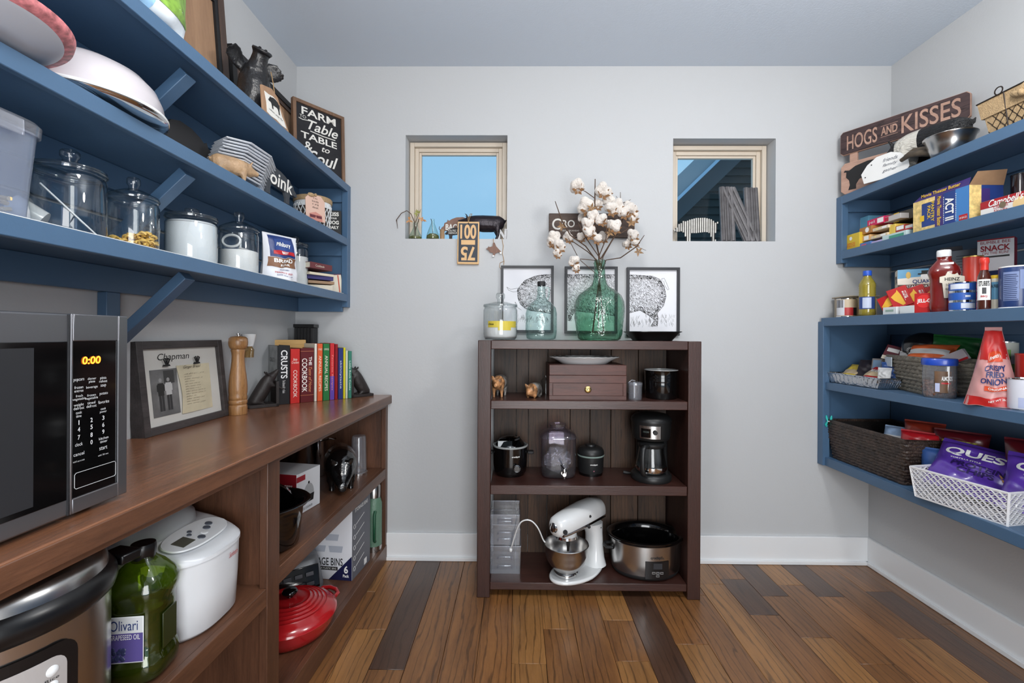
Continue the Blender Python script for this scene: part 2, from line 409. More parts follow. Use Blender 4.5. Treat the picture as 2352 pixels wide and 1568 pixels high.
# ================================================================ LEFT WALL SHELVES
XF = -.93; ST = .02
sh1, sh2, sh3 = 2.067, 1.772, 1.465
u = thing('wall_shelf_unit', 'blue painted three tier wall shelves above the wooden counter', 'shelves', (XL, D, 0))
def boxw(m, par, name, x0, x1, y0, y1, z0, z1, bevel=.002):
    q = par.location; return obj(name, MB().box(x0-q.x, x1-q.x, y0-q.y, y1-q.y, z0-q.z, z1-q.z), m, par, bevel=bevel)
Y1 = -.5
LIN = mat('shelf_liner', (214, 218, 222), .7)
for z in (sh1, sh2, sh3):
    boxw(BLUE, u, 'shelf', XL+.012, XF-.018, Y1, D-.02, z-.02, z)
    boxw(BLUE, u, 'front_edge', XF-.018, XF, Y1, D-.025, z-.04, z)
    boxw(BLUE, u, 'cleat', XL+.012, XL+.032, Y1, D-.02, z-.095, z-.02)
    boxw(BLUE, u, 'cleat', XL+.032, XF-.03, D-.038, D-.02, z-.095, z-.02)
boxw(BLUE, u, 'back_board', XL, XL+.012, Y1, D-.02, 1.60, sh1)
boxw(BLUE, u, 'back_board', XL, XL+.012, Y1, D-.02, 1.395, 1.592)
boxw(BLUE, u, 'end_panel', XL, XF-.02, D-.02, D-.001, 1.395, sh1)
boxw(BLUE, u, 'stile', XF-.032, XF+.001, D-.045, D-.001, 1.395, sh1-.0)
for z in (sh1, sh2, sh3):
    obj('brace', MB().rod((.25, 1.35-D, z-.045), (.035, 1.35-D, z-.245), .042, .03, (0, 0, 1)), BLUE, u, bevel=.002)
boxw(BLUE, u, 'wall_leg', XL+.001, XL+.03, 1.325, 1.372, 1.18, sh3-.095)

# ================================================================ COUNTER
CW = wood('counter_wood', (104, 66, 44), (152, 102, 72), 'Y', 1.1, .22, .35, .12, random_tint=0)
CX = wood('cabinet_wood', (66, 42, 30), (114, 76, 54), 'Y', 1.6, .4, .15, .12)
CXZ = wood('cabinet_wood_upright', (62, 39, 28), (106, 70, 50), 'Z', 1.6, .4, .15, .12)
XC = -.694; XK = -.715; CT = .911; yd = 1.397
c = thing('counter_cabinet', 'long reddish brown wooden counter with open shelves below', 'counter', (XL, D, 0))
boxw(CW, c, 'countertop', XL, XC, -.5, D-.001, CT-.03, CT, .003)
boxw(CX, c, 'nosing', XC-.022, XC+.001, -.5, D-.001, CT-.046, CT-.003, .003)
boxw(CX, c, 'top_rail', XK-.03, XK, -.5, D-.001, CT-.064, CT-.046)
boxw(CXZ, c, 'end_panel', XL, XK-.02, D-.02, D-.001, 0, CT-.03)
boxw(CXZ, c, 'stile', XK-.025, XK, D-.036, D-.001, 0, CT-.046)
boxw(CXZ, c, 'divider', XL, XK-.02, yd-.012, yd+.012, 0, CT-.03)
boxw(CXZ, c, 'stile', XK-.025, XK+.002, 1.364, 1.430, 0, CT-.046)
boxw(CXZ, c, 'back_panel', XL, XL+.01, -.5, D-.02, 0, CT-.03)
boxw(CX, c, 'shelf', XL+.01, XK-.02, yd, D-.02, .490, .510); boxw(CX, c, 'shelf_edge', XK-.02, XK, 1.430, D-.036, .457, .511)
boxw(CX, c, 'shelf', XL+.01, XK-.02, -.5, yd, .460, .480); boxw(CX, c, 'shelf_edge', XK-.02, XK, -.5, 1.364, .427, .481)
boxw(CX, c, 'bottom_shelf', XL+.01, XK-.02, -.5, D-.02, .063, .085); boxw(CX, c, 'shelf_edge', XK-.02, XK+.004, -.5, D-.02, .0, .086)

for ch in c.children:      # the counter runs slightly out of parallel with the wall
    for v in ch.data.vertices: v.co.x += v.co.y*.0311*v.co.x/(XC-XL)

# ================================================================ RIGHT WALL SHELVES
XU = 1.758; XW = 1.661
u = thing('wall_shelf_unit', 'blue painted two tier upper shelves holding boxes and the hog sign', 'shelves', (XR, D, 0))
ru1, ru2 = 2.010, 1.712
for z in (ru1, ru2):
    boxw(BLUE, u, 'shelf', XU+.018, XR-.012, Y1, D-.02, z-.02, z)
    boxw(BLUE, u, 'front_edge', XU, XU+.018, Y1, D-.025, z-.045, z)
    boxw(BLUE, u, 'cleat', XR-.032, XR-.012, Y1, D-.02, z-.085, z-.02)
    boxw(BLUE, u, 'cleat', XU+.03, XR-.032, D-.038, D-.02, z-.085, z-.02)
boxw(BLUE, u, 'back_board', XR-.012, XR, Y1, D-.02, 1.35, 1.60); boxw(BLUE, u, 'back_board', XR-.012, XR, Y1, D-.02, 1.608, ru1)
boxw(BLUE, u, 'end_panel', XU+.02, XR, D-.02, D-.001, 1.647, ru1); boxw(BLUE, u, 'stile', XU-.001, XU+.034, D-.045, D-.001, 1.647, ru1)
u2 = thing('wall_shelf_unit', 'deep blue painted lower shelves with baskets and packets', 'shelves', (XR, D, 0))
rl1, rl2, rl3 = 1.349, 1.001, .595
for z, t in ((rl1, .045), (rl2, .04), (rl3, .045)):
    boxw(BLUE, u2, 'shelf', XW+.03, XR-.012, Y1, D-.02, z-.02, z)
    boxw(BLUE, u2, 'front_edge', XW+(.0 if z == rl1 else .012), XW+.03, Y1, D-.025, z-t, z)
boxw(BLUE, u2, 'cleat', XR-.032, XR-.012, Y1, D-.02, rl1-.09, rl1-.02)
boxw(BLUE, u2, 'back_board', XR-.012, XR, Y1, D-.02, .58, 1.345)
boxw(BLUE, u2, 'end_panel', XW+.02, XR-.012, D-.02, D-.001, .55, rl1-.02); boxw(BLUE, u2, 'stile', XW-.001, XW+.036, D-.045, D-.001, .55, rl1-.02)

# ================================================================ BOOKCASE
BW = wood('bookcase_stain', (50, 29, 25), (74, 44, 37), 'X', 2.2, .35, .2, .15)
BWZ = wood('bookcase_stain_upright', (46, 27, 23), (68, 40, 33), 'Z', 2.2, .4, .15, .15)
BKP = wood('bookcase_back', (38, 26, 20), (96, 68, 48), 'Z', 1.4, .6, .05, .55, random_tint=.35)
yf = 2.159; bx0, bx1 = -.184, .874; yb = 2.492
k = thing('bookcase', 'dark red-brown wooden bookcase standing between the two windows', 'bookcase', (bx0, yf, 0))
for a, b in ((bx0, bx0+.062), (bx1-.062, bx1)):
    boxw(BWZ, k, 'side_post', a, b, yf, yf+.05, 0, 1.222, .003); boxw(BWZ, k, 'side_panel', a+.004, b-.03 if a < 0 else b-.004, yf+.05, yb, 0, 1.218)
boxw(BW, k, 'top_board', bx0+.062, bx1-.062, yf+.004, yb, 1.18, 1.2225, .003)
bs = (.936, .533, .070)
for z, t in zip(bs, (.041, .045, .035)):
    boxw(BW, k, 'shelf', bx0+.062, bx1-.062, yf+.006, yb-.02, z-t, z, .003)
for a, b in zip((-.122, .0, .065, .17, .292, .40, .513, .66), (.0, .065, .17, .292, .40, .513, .66, .812)):
    boxw(BKP, k, 'back_plank', a+.0015, b-.0015, yb-.02, yb-.008+random.random()*.004, .03, 1.18, .0015)
# ================================================================ SHARED BUILDERS
def remesh(o, vox=.004, smooth=4):
    r = o.modifiers.new('r', 'REMESH'); r.mode = 'VOXEL'; r.voxel_size = vox; r.use_smooth_shade = True
    if smooth: q = o.modifiers.new('s', 'SMOOTH'); q.iterations = smooth; q.factor = .5
    return o
def pig_mesh(L=.2, fat=.2, leg=.28, head=.0, drop=.1, ears=1, tail=1, sit=0, snout=1, hleg=.0):
    """a pig facing -y with its feet at z=0; sizes as shares of its length L"""
    m = MB(); zc = leg+fat*.75
    S = lambda y, z, w, h: ((0, y*L, z*L), (w*L, 0, 0), (0, 0, h*L))
    m.loft([S(.47, zc+.02, .02, .03), S(.45, zc+.01, fat*.55, fat*.6), S(.36, zc, fat*.9, fat*.98), S(.2, zc-.01, fat, fat*1.08), S(0, zc-.01, fat, fat*1.1),
            S(-.15, zc+.0, fat*.93, fat), S(-.26, zc+.01-drop*.2, fat*.75, fat*.85), S(-.34, zc-drop*.5, fat*.62, fat*.68), S(-.42, zc-drop, fat*.42, fat*.46),
            S(-.485, zc-drop*1.25, fat*.28, fat*.3), S(-.52*snout, zc-drop*1.4, fat*.25, fat*.28), S(-.525*snout, zc-drop*1.42, fat*.12, fat*.14)], 16)
    for sx in (-1, 1):
        for y, k in ((-.17, 1), (.3, 1.15)):
            lx = sx*fat*.55
            m.loft([((lx*L, y*L, (zc-.02)*L), (fat*.36*k*L, 0, 0), (0, fat*.42*k*L, 0)), ((lx*L, (y+.01)*L, leg*.8*L), (fat*.3*k*L, 0, 0), (0, fat*.34*k*L, 0)),
                    ((lx*L, (y+(.03 if k > 1 else 0))*L, leg*.4*L), (fat*.19*L, 0, 0), (0, fat*.2*L, 0)), ((lx*L, y*L, leg*.12*L), (fat*.17*L, 0, 0), (0, fat*.19*L, 0)), ((lx*L, (y-.01)*L, 0), (fat*.19*L, 0, 0), (0, fat*.23*L, 0))], 8)
        if ears:
            e = fat*ears; zx = zc-drop*.4+fat*.55
            m.loft([((sx*fat*.38*L, -.31*L, (zx-.03)*L), (e*.3*L, 0, 0), (0, e*.1*L, 0)), ((sx*fat*.55*L, -.34*L, (zx+e*.35)*L), (e*.26*L, 0, 0), (0, e*.09*L, 0)), ((sx*fat*.62*L, -.39*L, (zx+e*.55)*L), (e*.04*L, 0, 0), (0, e*.04*L, 0))], 8)
    if tail:
        m.tube([(0.02*L*math.sin(t*2.2), (.46+.05*t/3)*L, (zc+.05+.03*math.cos(t*2.2))*L) for t in [i*.4 for i in range(9)]], fat*.08*L, 6)
    return m
PIGOUT = [(0, .38), (.03, .46), (.1, .52), (.12, .62), (.2, .66), (.22, .74), (.27, .7), (.35, .76), (.5, .82), (.7, .83), (.85, .77), (.93, .66), (.985, .7), (1, .64), (.965, .62), (.97, .45), (.93, .33), (.92, .16), (.94, 0), (.84, 0), (.84, .15), (.8, .3), (.72, .34),
          (.5, .3), (.4, .3), (.36, .15), (.37, 0), (.27, 0), (.27, .14), (.24, .3), (.17, .36), (.1, .34), (.04, .34)]
def pig_cut(w, h, t, flip=False):
    """flat pig silhouette standing on z=0, facing -y side, snout to the left (or right when flipped)"""
    pts = [(((1-x) if flip else x)*w-w/2, z*h/.83) for x, z in PIGOUT]
    return MB().prism(pts, -t/2, t/2, Matrix.Rotation(PI/2, 4, 'X'))
def hook(pts, r, m, name='twine', parent=None, n=6): return obj(name, MB().tube(pts, r, n), m, parent, smooth=60)

SUGAR = mat('white_sugar', (232, 232, 232), .9, bump=.2, bscale=400)
def jar(name, label, cat, loc, r, hb, fill=0, fillm=None, group=None, knob=1.0, lidh=.035, heap=0, kr=.27):
    t = thing(name, label, cat, loc, 0, group)
    obj('body', MB().lathe([(0, .004), (r*.86, .002), (r*.97, .012), (r, .03), (r, hb*.9), (r*.95, hb*.955), (r*.93, hb*.97), (r*.97, hb*.985), (r*.96, hb)], 40), GLASS, t, smooth=60)
    lid = obj('lid', MB().lathe([(r*.97, hb+.001), (r*1.0, hb+.006), (r*.99, hb+.012), (r*.75, hb+lidh*.62), (r*.4, hb+lidh*.95), (r*.2, hb+lidh), (r*kr*.75, hb+lidh+.01*knob), (r*kr, hb+lidh+.018*knob),
                                 (r*kr, hb+lidh+.034*knob), (r*kr*.8, hb+lidh+.040*knob), (0, hb+lidh+.036*knob)], 40), GLASS, t, smooth=60)
    obj('lid_rim', MB().tube([(r*.985*math.cos(a*PI/20), r*.985*math.sin(a*PI/20), hb+.004) for a in range(41)], .003, 6, False), GLASS, t, smooth=60)
    if fill:
        m = MB(); q = r*.965; h1 = fill
        m.lathe([(0, .008), (q*.88, .008), (q, .02), (q, h1)], 36)
        m.grid(lambda u, v: (q*v*math.cos(2*PI*u), q*v*math.sin(2*PI*u), h1 + heap*(1-v)*(.6+.4*math.sin(2*PI*u+1)) + heap*.6*v*math.cos(2*PI*u)*(1 if heap else 0)*.0), 36, 8)
        obj('contents', m, fillm or SUGAR, t, smooth=60)
    return t
def carton(name, label, cat, loc, w, d, h, rz, m, group=None, rx=0, ry=0, prints=(), bevel=.0015, y0=None):
    """box with its base centre at loc, front facing local -y; prints: (x0,x1,z0,z1,material[,side]) as shares of the face"""
    t = thing(name, label, cat, loc, rz, group, rx, ry)
    obj('box', MB().box(-w/2, w/2, -d/2, d/2, 0, h), m, t, bevel=bevel)
    for q in prints:
        x0, x1, z0, z1, pm = q[:5]; side = q[5] if len(q) > 5 else 'f'
        b = MB()
        if side == 'f': b.flat((x0-.5)*w, (x1-.5)*w, z0*h, z1*h, -d/2-.0006)
        elif side == 'l': b.add([(-w/2-.0006, (.5-x0)*d, z0*h), (-w/2-.0006, (.5-x1)*d, z0*h), (-w/2-.0006, (.5-x1)*d, z1*h), (-w/2-.0006, (.5-x0)*d, z1*h)], [(0, 1, 2, 3)])
        elif side == 'r': b.add([(w/2+.0006, (x0-.5)*d, z0*h), (w/2+.0006, (x1-.5)*d, z0*h), (w/2+.0006, (x1-.5)*d, z1*h), (w/2+.0006, (x0-.5)*d, z1*h)], [(0, 1, 2, 3)])
        else: b.add([((x0-.5)*w, (z0-.5)*d, h+.0006), ((x1-.5)*w, (z0-.5)*d, h+.0006), ((x1-.5)*w, (z1-.5)*d, h+.0006), ((x0-.5)*w, (z1-.5)*d, h+.0006)], [(0, 1, 2, 3)])
        obj('print', b, pm, t)
    return t
SIDEM = lambda w, d: (Matrix.Translation((-w/2, 0, 0)) @ Matrix.Rotation(-PI/2, 4, 'Z'))   # text on the left side
SIDER = lambda w, d: (Matrix.Translation((w/2, 0, 0)) @ Matrix.Rotation(PI/2, 4, 'Z'))     # text on the right side
def can(name, label, loc, r, h, m, rz=0, group=None, bands=(), rim=CHROME, lid=None, cat='can'):
    t = thing(name, label, cat, loc, rz, group)
    obj('body', MB().lathe([(0, .001), (r*.97, .001), (r*.98, .004), (r*.98, h-.004), (r*.97, h-.001)], 32), m, t, smooth=40)
    obj('base_rim', MB().lathe([(r*.94, 0), (r, .0), (r, .004), (r*.97, .005)], 32), lid or rim, t, smooth=40)
    obj('rim', MB().lathe([(r*.97, h-.005), (r, h-.004), (r, h), (r*.94, h), (r*.94, h-.003), (0, h-.003)], 32), lid or rim, t, smooth=40)
    for a0, a1, z0, z1, bm in bands: obj('label', MB().band(r*.98+.0005, a0, a1, z0*h, z1*h), bm, t)
    return t

# ================================================================ ON TOP OF THE BOOKCASE
BT = 1.2228
def X(px, y, py=780): return P(px, py, y=y).x
cx, cy, r = cylfit(1110, 1188, y=2.30)
t = jar('sugar_jar', 'small lidded glass jar of sugar with yellow label on the bookcase', 'jar', (cx, cy, BT), r, .166, .072, SUGAR, lidh=.026, knob=1.1, kr=.26, heap=.012)
obj('packet_label', MB().band(r*.99, -.75, 1.2, .062, .093), mat('label_yellow', (232, 206, 70), .5), t)
obj('packet_label', MB().band(r*.985, -.1, .7, .048, .064), mat('label_yellow', (232, 206, 70), .5), t)
word('Dixie', INK, t, -.045, .078, .03, .009, bend=r*.995, bold=.02, shear=.3)
obj('scoop', MB().rod((.004, -.0, .06), (.004, .01, .172), .009, .003), mat('scoop_grey', (120, 122, 124), .5), t)
# clear jug
cx, cy, r = cylfit(1207, 1279, y=2.32)
JUG = glass('pale_green_glass', (236, 247, 245), (140, 176, 172), .02, bump=.25)
k = r/.079; h0 = zat(650, cy)-BT
t = thing('glass_jug', 'clear glass jug with black cap and finger loop on the bookcase', 'jug', (cx, cy, BT))
obj('body', MB().lathe([(0, .006), (.06*k, .003), (.072*k, .008), (.077*k, .025), (.079*k, .05), (.079*k, .135), (.072*k, .165), (.05*k, .19), (.028*k, .205), (.022*k, .22), (.019*k, h0-.02), (.019*k, h0-.012)], 40), JUG, t, smooth=70)
obj('cap', MB().lathe([(.0205*k, h0-.014), (.0205*k, h0+.006), (.018*k, h0+.009), (0, h0+.009)], 24), BLACKM, t, smooth=40)
obj('finger_loop', MB().tube([(.018*k, 0, h0-.025), (.034*k, 0, h0-.02), (.04*k, 0, h0-.035), (.036*k, 0, h0-.07), (.03*k, 0, h0-.085)], .005, 8), JUG, t, smooth=60)
# demijohn
cx, cy, r = cylfit(1319, 1435, y=2.29)
DEM = glass('green_bottle_glass', (198, 230, 214), (56, 122, 98), .02, bump=.35)
h0 = zat(597, cy)-BT; k = r
t = thing('demijohn', 'large green glass demijohn holding cotton stems on the bookcase', 'vase', (cx, cy, BT))
obj('body', MB().lathe([(0, .014), (k*.55, .008), (k*.75, .002), (k*.84, .008), (k*.9, .03), (k*.95, .07), (k*.995, .12), (k, .16), (k*.97, .195), (k*.86, .225), (k*.62, .25), (k*.4, .268), (k*.29, .285), (k*.24, .31), (k*.215, h0-.045), (k*.22, h0-.02), (k*.245, h0-.018), (k*.245, h0-.012), (k*.215, h0-.01), (k*.225, h0), (k*.185, h0)], 48), DEM, t, smooth=70)
DX, DY = cx, cy
# cotton
STEM = mat('dry_stem', (84, 64, 50), .85, bump=.3, bscale=200); COT = mat('cotton_fluff', (212, 204, 196), 1, bump=.7, bscale=90, sheen=.6); BRACT = mat('dry_bract', (122, 88, 56), .85, var=.25, vscale=60)
g = thing('cotton_stems', 'bunch of dry cotton stems with white bolls standing in the demijohn', 'cotton stems', (DX, DY, BT+.02))
G = g.location
def Q(px, py, dy=0): return P(px, py, y=DY+dy)-G
bot = [(-.03, .02, .02), (.02, -.01, .02), (.045, .02, .02), (0, .03, .04)]
br = [([(1368, 596, 0), (1345, 565, -.02), (1310, 540, -.05), (1290, 505, -.07), (1275, 462, -.08)], .0028), ([(1372, 598, 0), (1350, 578, .02), (1318, 556, .03), (1285, 552, .02)], .0022),
      ([(1378, 596, 0), (1370, 560, .0), (1366, 480, .02), (1367, 411, .03)], .0036), ([(1380, 594, 0), (1398, 565, .03), (1422, 525, .05), (1440, 480, .06)], .0032),
      ([(1392, 597, 0), (1425, 592, -.04), (1462, 566, -.06), (1480, 540, -.07)], .0024), ([(1370, 598, 0), (1340, 595, -.04), (1322, 594, -.06)], .002),
      ([(1366, 455, .02), (1345, 440, .0), (1335, 435, -.01)], .0018), ([(1412, 540, .04), (1425, 480, .05), (1425, 441, .05)], .002), ([(1425, 467, .05), (1440, 463, .05), (1449, 458, .05)], .0014),
      ([(1366, 432, .03), (1385, 420, .02)], .0014), ([(1376, 590, 0), (1345, 545, -.05), (1328, 512, -.07)], .0022), ([(1375, 590, 0), (1392, 548, -.06), (1395, 500, -.08)], .0024),
      ([(1462, 566, -.06), (1484, 575, -.06)], .0014), ([(1425, 466, .05), (1415, 450, .05)], .0014), ([(1385, 590, 0), (1410, 545, -.05), (1452, 520, -.06)], .0022), ([(1330, 595, -.05), (1312, 560, -.05), (1306, 546, -.05)], .0015), ([(1462, 572, -.06), (1468, 582, -.06)], .0012)]
for pts, rr in br:
    q = [Q(*p) for p in pts]
    if abs(pts[0][1]-596) < 7: q = [V(bot[len(q) % 4]), V((0, 0, .3))] + q
    obj('stem', MB().tube(q, [rr*1.1]*(len(q)-1)+[rr*.6], 6), STEM, g, smooth=60)
bolls = [(1325, 428, 16, -.01), (1383, 438, 17, .02), (1398, 460, 15, .05), (1346, 474, 19, -.02), (1403, 480, 15, .0), (1418, 472, 15, .03), (1447, 478, 17, .05), (1432, 488, 14, .02), (1455, 500, 12, .05), (1362, 496, 13, -.06), (1380, 504, 13, -.07), (1350, 516, 14, -.06),
         (1353, 534, 14, -.06), (1370, 546, 13, -.05), (1411, 520, 15, -.05), (1396, 515, 11, -.03), (1454, 540, 13, .03), (1459, 556, 10, .03), (1272, 548, 15, -.03), (1268, 556, 12, -.03), (1285, 564, 14, -.04), (1280, 582, 10, -.04), (1305, 545, 12, .02), (1385, 545, 12, .03),
         (1395, 440, 12, .05), (1338, 500, 11, .03), (1318, 600, 12, -.08), (1323, 616, 9, -.08), (1440, 560, 11, .06), (1335, 545, 10, .05), (1372, 470, 12, .04)]
for i, (px, py, rr, dy) in enumerate(bolls):
    c0 = Q(px, py, dy); R_ = rr*.0026; m = MB(); b = MB()
    for j in range(5):
        a = j*2*PI/5+i; m.ball((math.cos(a)*R_*.42, math.sin(a)*R_*.3, math.sin(a*1.7)*R_*.35+R_*.1), (R_*.55, R_*.52, R_*.6), 8)
    o = remesh(obj('cotton_boll', m, COT, g), R_*.13, 2); o.location = c0
    for j in range(6):
        a = j*2*PI/6+i*.7; d = V((math.cos(a), -.3, math.sin(a))); e = d.cross(V((0, 1, 0))).normalized()*R_*.22
        s0 = V((R_*.1, -R_*.2, -R_*.5)) + d*R_*.1; s1 = s0+d*R_*.7; b.add([s0, s0+d*R_*.3+e, s1+V((0, -R_*.2, 0)), s0+d*R_*.3-e], [(0, 1, 2, 3)])
    obj('bract', b, BRACT, o)
for px, py in ((1449, 512), (1466, 578), (1358, 478), (1290, 520), (1400, 535)):
    b = MB(); c0 = Q(px, py, -.06 if px > 1300 else -.05)
    for j in range(5):
        a = j*1.25+px*.1; d = V((math.cos(a), -.4+.3*math.sin(3*a), math.sin(a))); e = d.cross(V((0, 1, 0))).normalized()*.006
        b.add([c0, c0+d*.010+e, c0+d*.026, c0+d*.010-e], [(0, 1, 2, 3)])
    obj('husk', b, mat('pale_husk', (136, 106, 74), .8, var=.2, vscale=50), g)
# roasting tray
xa, xb = X(1462, 2.25), X(1546, 2.25)
t = thing('baking_tray', 'shallow black rectangular baking tray lying at the right end of the bookcase top', 'tray', ((xa+xb)/2, 2.3, BT))
w = (xb-xa)/2; m = MB(); pr = [(w*.96, 0), (w, .006), (w*1.32, .040), (w*1.42, .043), (w*1.42, .046), (w*1.3, .044), (w*.97, .008), (0, .006)]
m.lathe(pr, 32, None, 1, .95, .5); obj('pan', m, BLACK, t, smooth=40)

# ================================================================ THE THREE PIG PRINTS (one engraving across three frames)
def WP(x, y): p = P(1080+x/3.733, 380+y/3.733, y=D); return (p.x, p.z)
pig = [WP(*q) for q in [(405, 1075), (420, 1045), (470, 985), (560, 948), (640, 937), (1000, 936), (1420, 941), (1560, 950), (1620, 975), (1660, 1040), (1676, 1120), (1655, 1200), (1600, 1265), (1607, 1320), (1600, 1375), (1545, 1378), (1580, 1325), (1520, 1280), (1450, 1240), (1370, 1262),
                        (1250, 1290), (900, 1245), (870, 1290), (855, 1330), (838, 1330), (838, 1262), (720, 1275), (600, 1255), (520, 1245), (470, 1225), (430, 1190), (410, 1140)]]
ear = [WP(*q) for q in [(410, 1072), (450, 1062), (500, 1085), (515, 1110), (480, 1115), (430, 1100)]]
ear2 = [WP(*q) for q in [(313, 1043), (345, 1062), (408, 1052), (410, 1080), (370, 1085), (330, 1070)]]
def inside(p, poly):
    c = False; n = len(poly)
    for i in range(n):
        (x1, y1), (x2, y2) = poly[i], poly[(i+1) % n]
        if (y1 > p[1]) != (y2 > p[1]) and p[0] < (x2-x1)*(p[1]-y1)/(y2-y1)+x1: c = not c
    return c
def edge_d(p, poly):
    b = 9
    for i in range(len(poly)):
        a, q = V(poly[i]), V(poly[(i+1) % len(poly)]); d = q-a; u = max(0, min(1, (V(p)-a).dot(d)/max(d.dot(d), 1e-9))); b = min(b, (V(p)-a-d*u).length)
    return b
FRB = mat('black_frame', (34, 36, 42), .45); MATB = mat('print_paper', (232, 233, 238), .7)
rnd = random.Random(3)
strokes = []
zlo, zhi = min(q[1] for q in pig), max(q[1] for q in pig)
for _ in range(20000):
    p = (rnd.uniform(pig[0][0], pig[10][0]+.02), rnd.uniform(zlo, zhi))
    if not inside(p, pig): continue
    e = edge_d(p, pig); low = 1-(p[1]-zlo)/(zhi-zlo)
    if rnd.random() > .72+.35*low**2+max(0, .5-e*12): continue
    a = -.9+.5*math.sin(p[0]*9)+rnd.uniform(-.5, .5); l = rnd.uniform(.002, .0055); strokes.append((p, a, l, .0005 if e > .02 else .0009))
def line(pts, w=.0016, seg=.004):
    for (x1, y1), (x2, y2) in zip(pts, pts[1:]):
        L_ = math.hypot(x2-x1, y2-y1); n = max(1, int(L_/seg))
        for i in range(n): strokes.append(((x1+(x2-x1)*(i+.5)/n, y1+(y2-y1)*(i+.5)/n), math.atan2(y2-y1, x2-x1), L_/n*.6, w/2))
line(pig+[pig[0]], .0026); line(ear+[ear[0]], .002); line(ear2+[ear2[0]], .002)
line([WP(*q) for q in [(1640, 1000), (1640, 970), (1660, 968), (1680, 1010), (1700, 1060), (1690, 1068), (1665, 1030), (1655, 990)]], .002)
line([WP(*q) for q in [(400, 1190), (385, 1170), (395, 1210), (440, 1240)]], .002)
for _ in range(260):
    p = rnd.choice(((rnd.uniform(400, 720), rnd.uniform(1300, 1350)), (rnd.uniform(835, 1240), rnd.uniform(1310, 1350)), (rnd.uniform(1370, 1745), rnd.uniform(1300, 1385))))
    q = WP(*p); dx = rnd.uniform(-.008, .008); line([q, (q[0]+dx*.4, q[1]+.008), (q[0]+dx, q[1]+rnd.uniform(.012, .022))], .0012, .01)
for q in ear2[:1]:
    pass
labels3 = ['black framed print of the pig head and shoulder, leftmost of three', 'black framed print of the pig belly behind the green demijohn', 'black framed print of the pig rump and curly tail']
for (a, b, c_, d), lb in zip(((1150, 610, 1272, 763), (1297, 612, 1419, 765), (1440, 614, 1562, 770)), labels3):
    p0, p1 = P(a, d, y=D-.02), P(c_, b, y=D-.02); w, h = p1.x-p0.x, p1.z-p0.z; o = p0
    t = thing('framed_print', lb, 'picture', ((p0.x+p1.x)/2, D-.001, p0.z), 0, 'three part pig engraving on the wall')
    fw = .0135; x0_, x1_ = -w/2, w/2
    obj('frame', MB().box(x0_, x0_+fw, -.02, 0, 0, h).box(x1_-fw, x1_, -.02, 0, 0, h).box(x0_+fw, x1_-fw, -.02, 0, 0, fw).box(x0_+fw, x1_-fw, -.02, 0, h-fw, h), FRB, t)
    obj('sheet', MB().box(x0_+fw, x1_-fw, -.006, -.001, fw, h-fw), MATB, t)
    m = MB(); T_ = t.location
    for (sx, sz), an, l, hw in strokes:
        X_, Z_ = sx-T_.x, sz-T_.z
        if x0_+fw < X_ < x1_-fw and fw < Z_ < h-fw:
            c, s = math.cos(an), math.sin(an)
            m.add([(X_-c*l+s*hw, -.0066, Z_-s*l-c*hw), (X_+c*l+s*hw*.3, -.0066, Z_+s*l-c*hw*.3), (X_+c*l-s*hw*.3, -.0066, Z_+s*l+c*hw*.3), (X_-c*l-s*hw, -.0066, Z_-s*l+c*hw)], [(0, 1, 2, 3)])
    stuff(obj('engraving', m, INK, t))
# wooden sign behind the cotton
p0, p1 = P(1261, 545, y=D-.02), P(1458, 490, y=D-.02)
DW = wood('dark_weathered_board', (52, 42, 38), (98, 82, 74), 'X', 2, .8, 0, .4)
t = thing('wooden_sign', 'dark weathered wall sign half hidden behind the cotton', 'sign', ((p0.x+p1.x)/2, D-.001, p0.z)); w, h = p1.x-p0.x, p1.z-p0.z
obj('board', MB().box(-w/2, w/2, -.019, 0, 0, h), DW, t, bevel=.002)
SGN = mat('sign_white', (214, 212, 206), .7)
word('C', SGN, t, -w/2+.042, h*.55, .05, .062, y=-.0196, bold=.01); word('RO', SGN, t, -w/2+.107, h*.57, .068, .04, y=-.0196, bold=.012)
word('EST ARKANSAS', SGN, t, -w/2+.12, h*.28, .09, .008, y=-.0196)

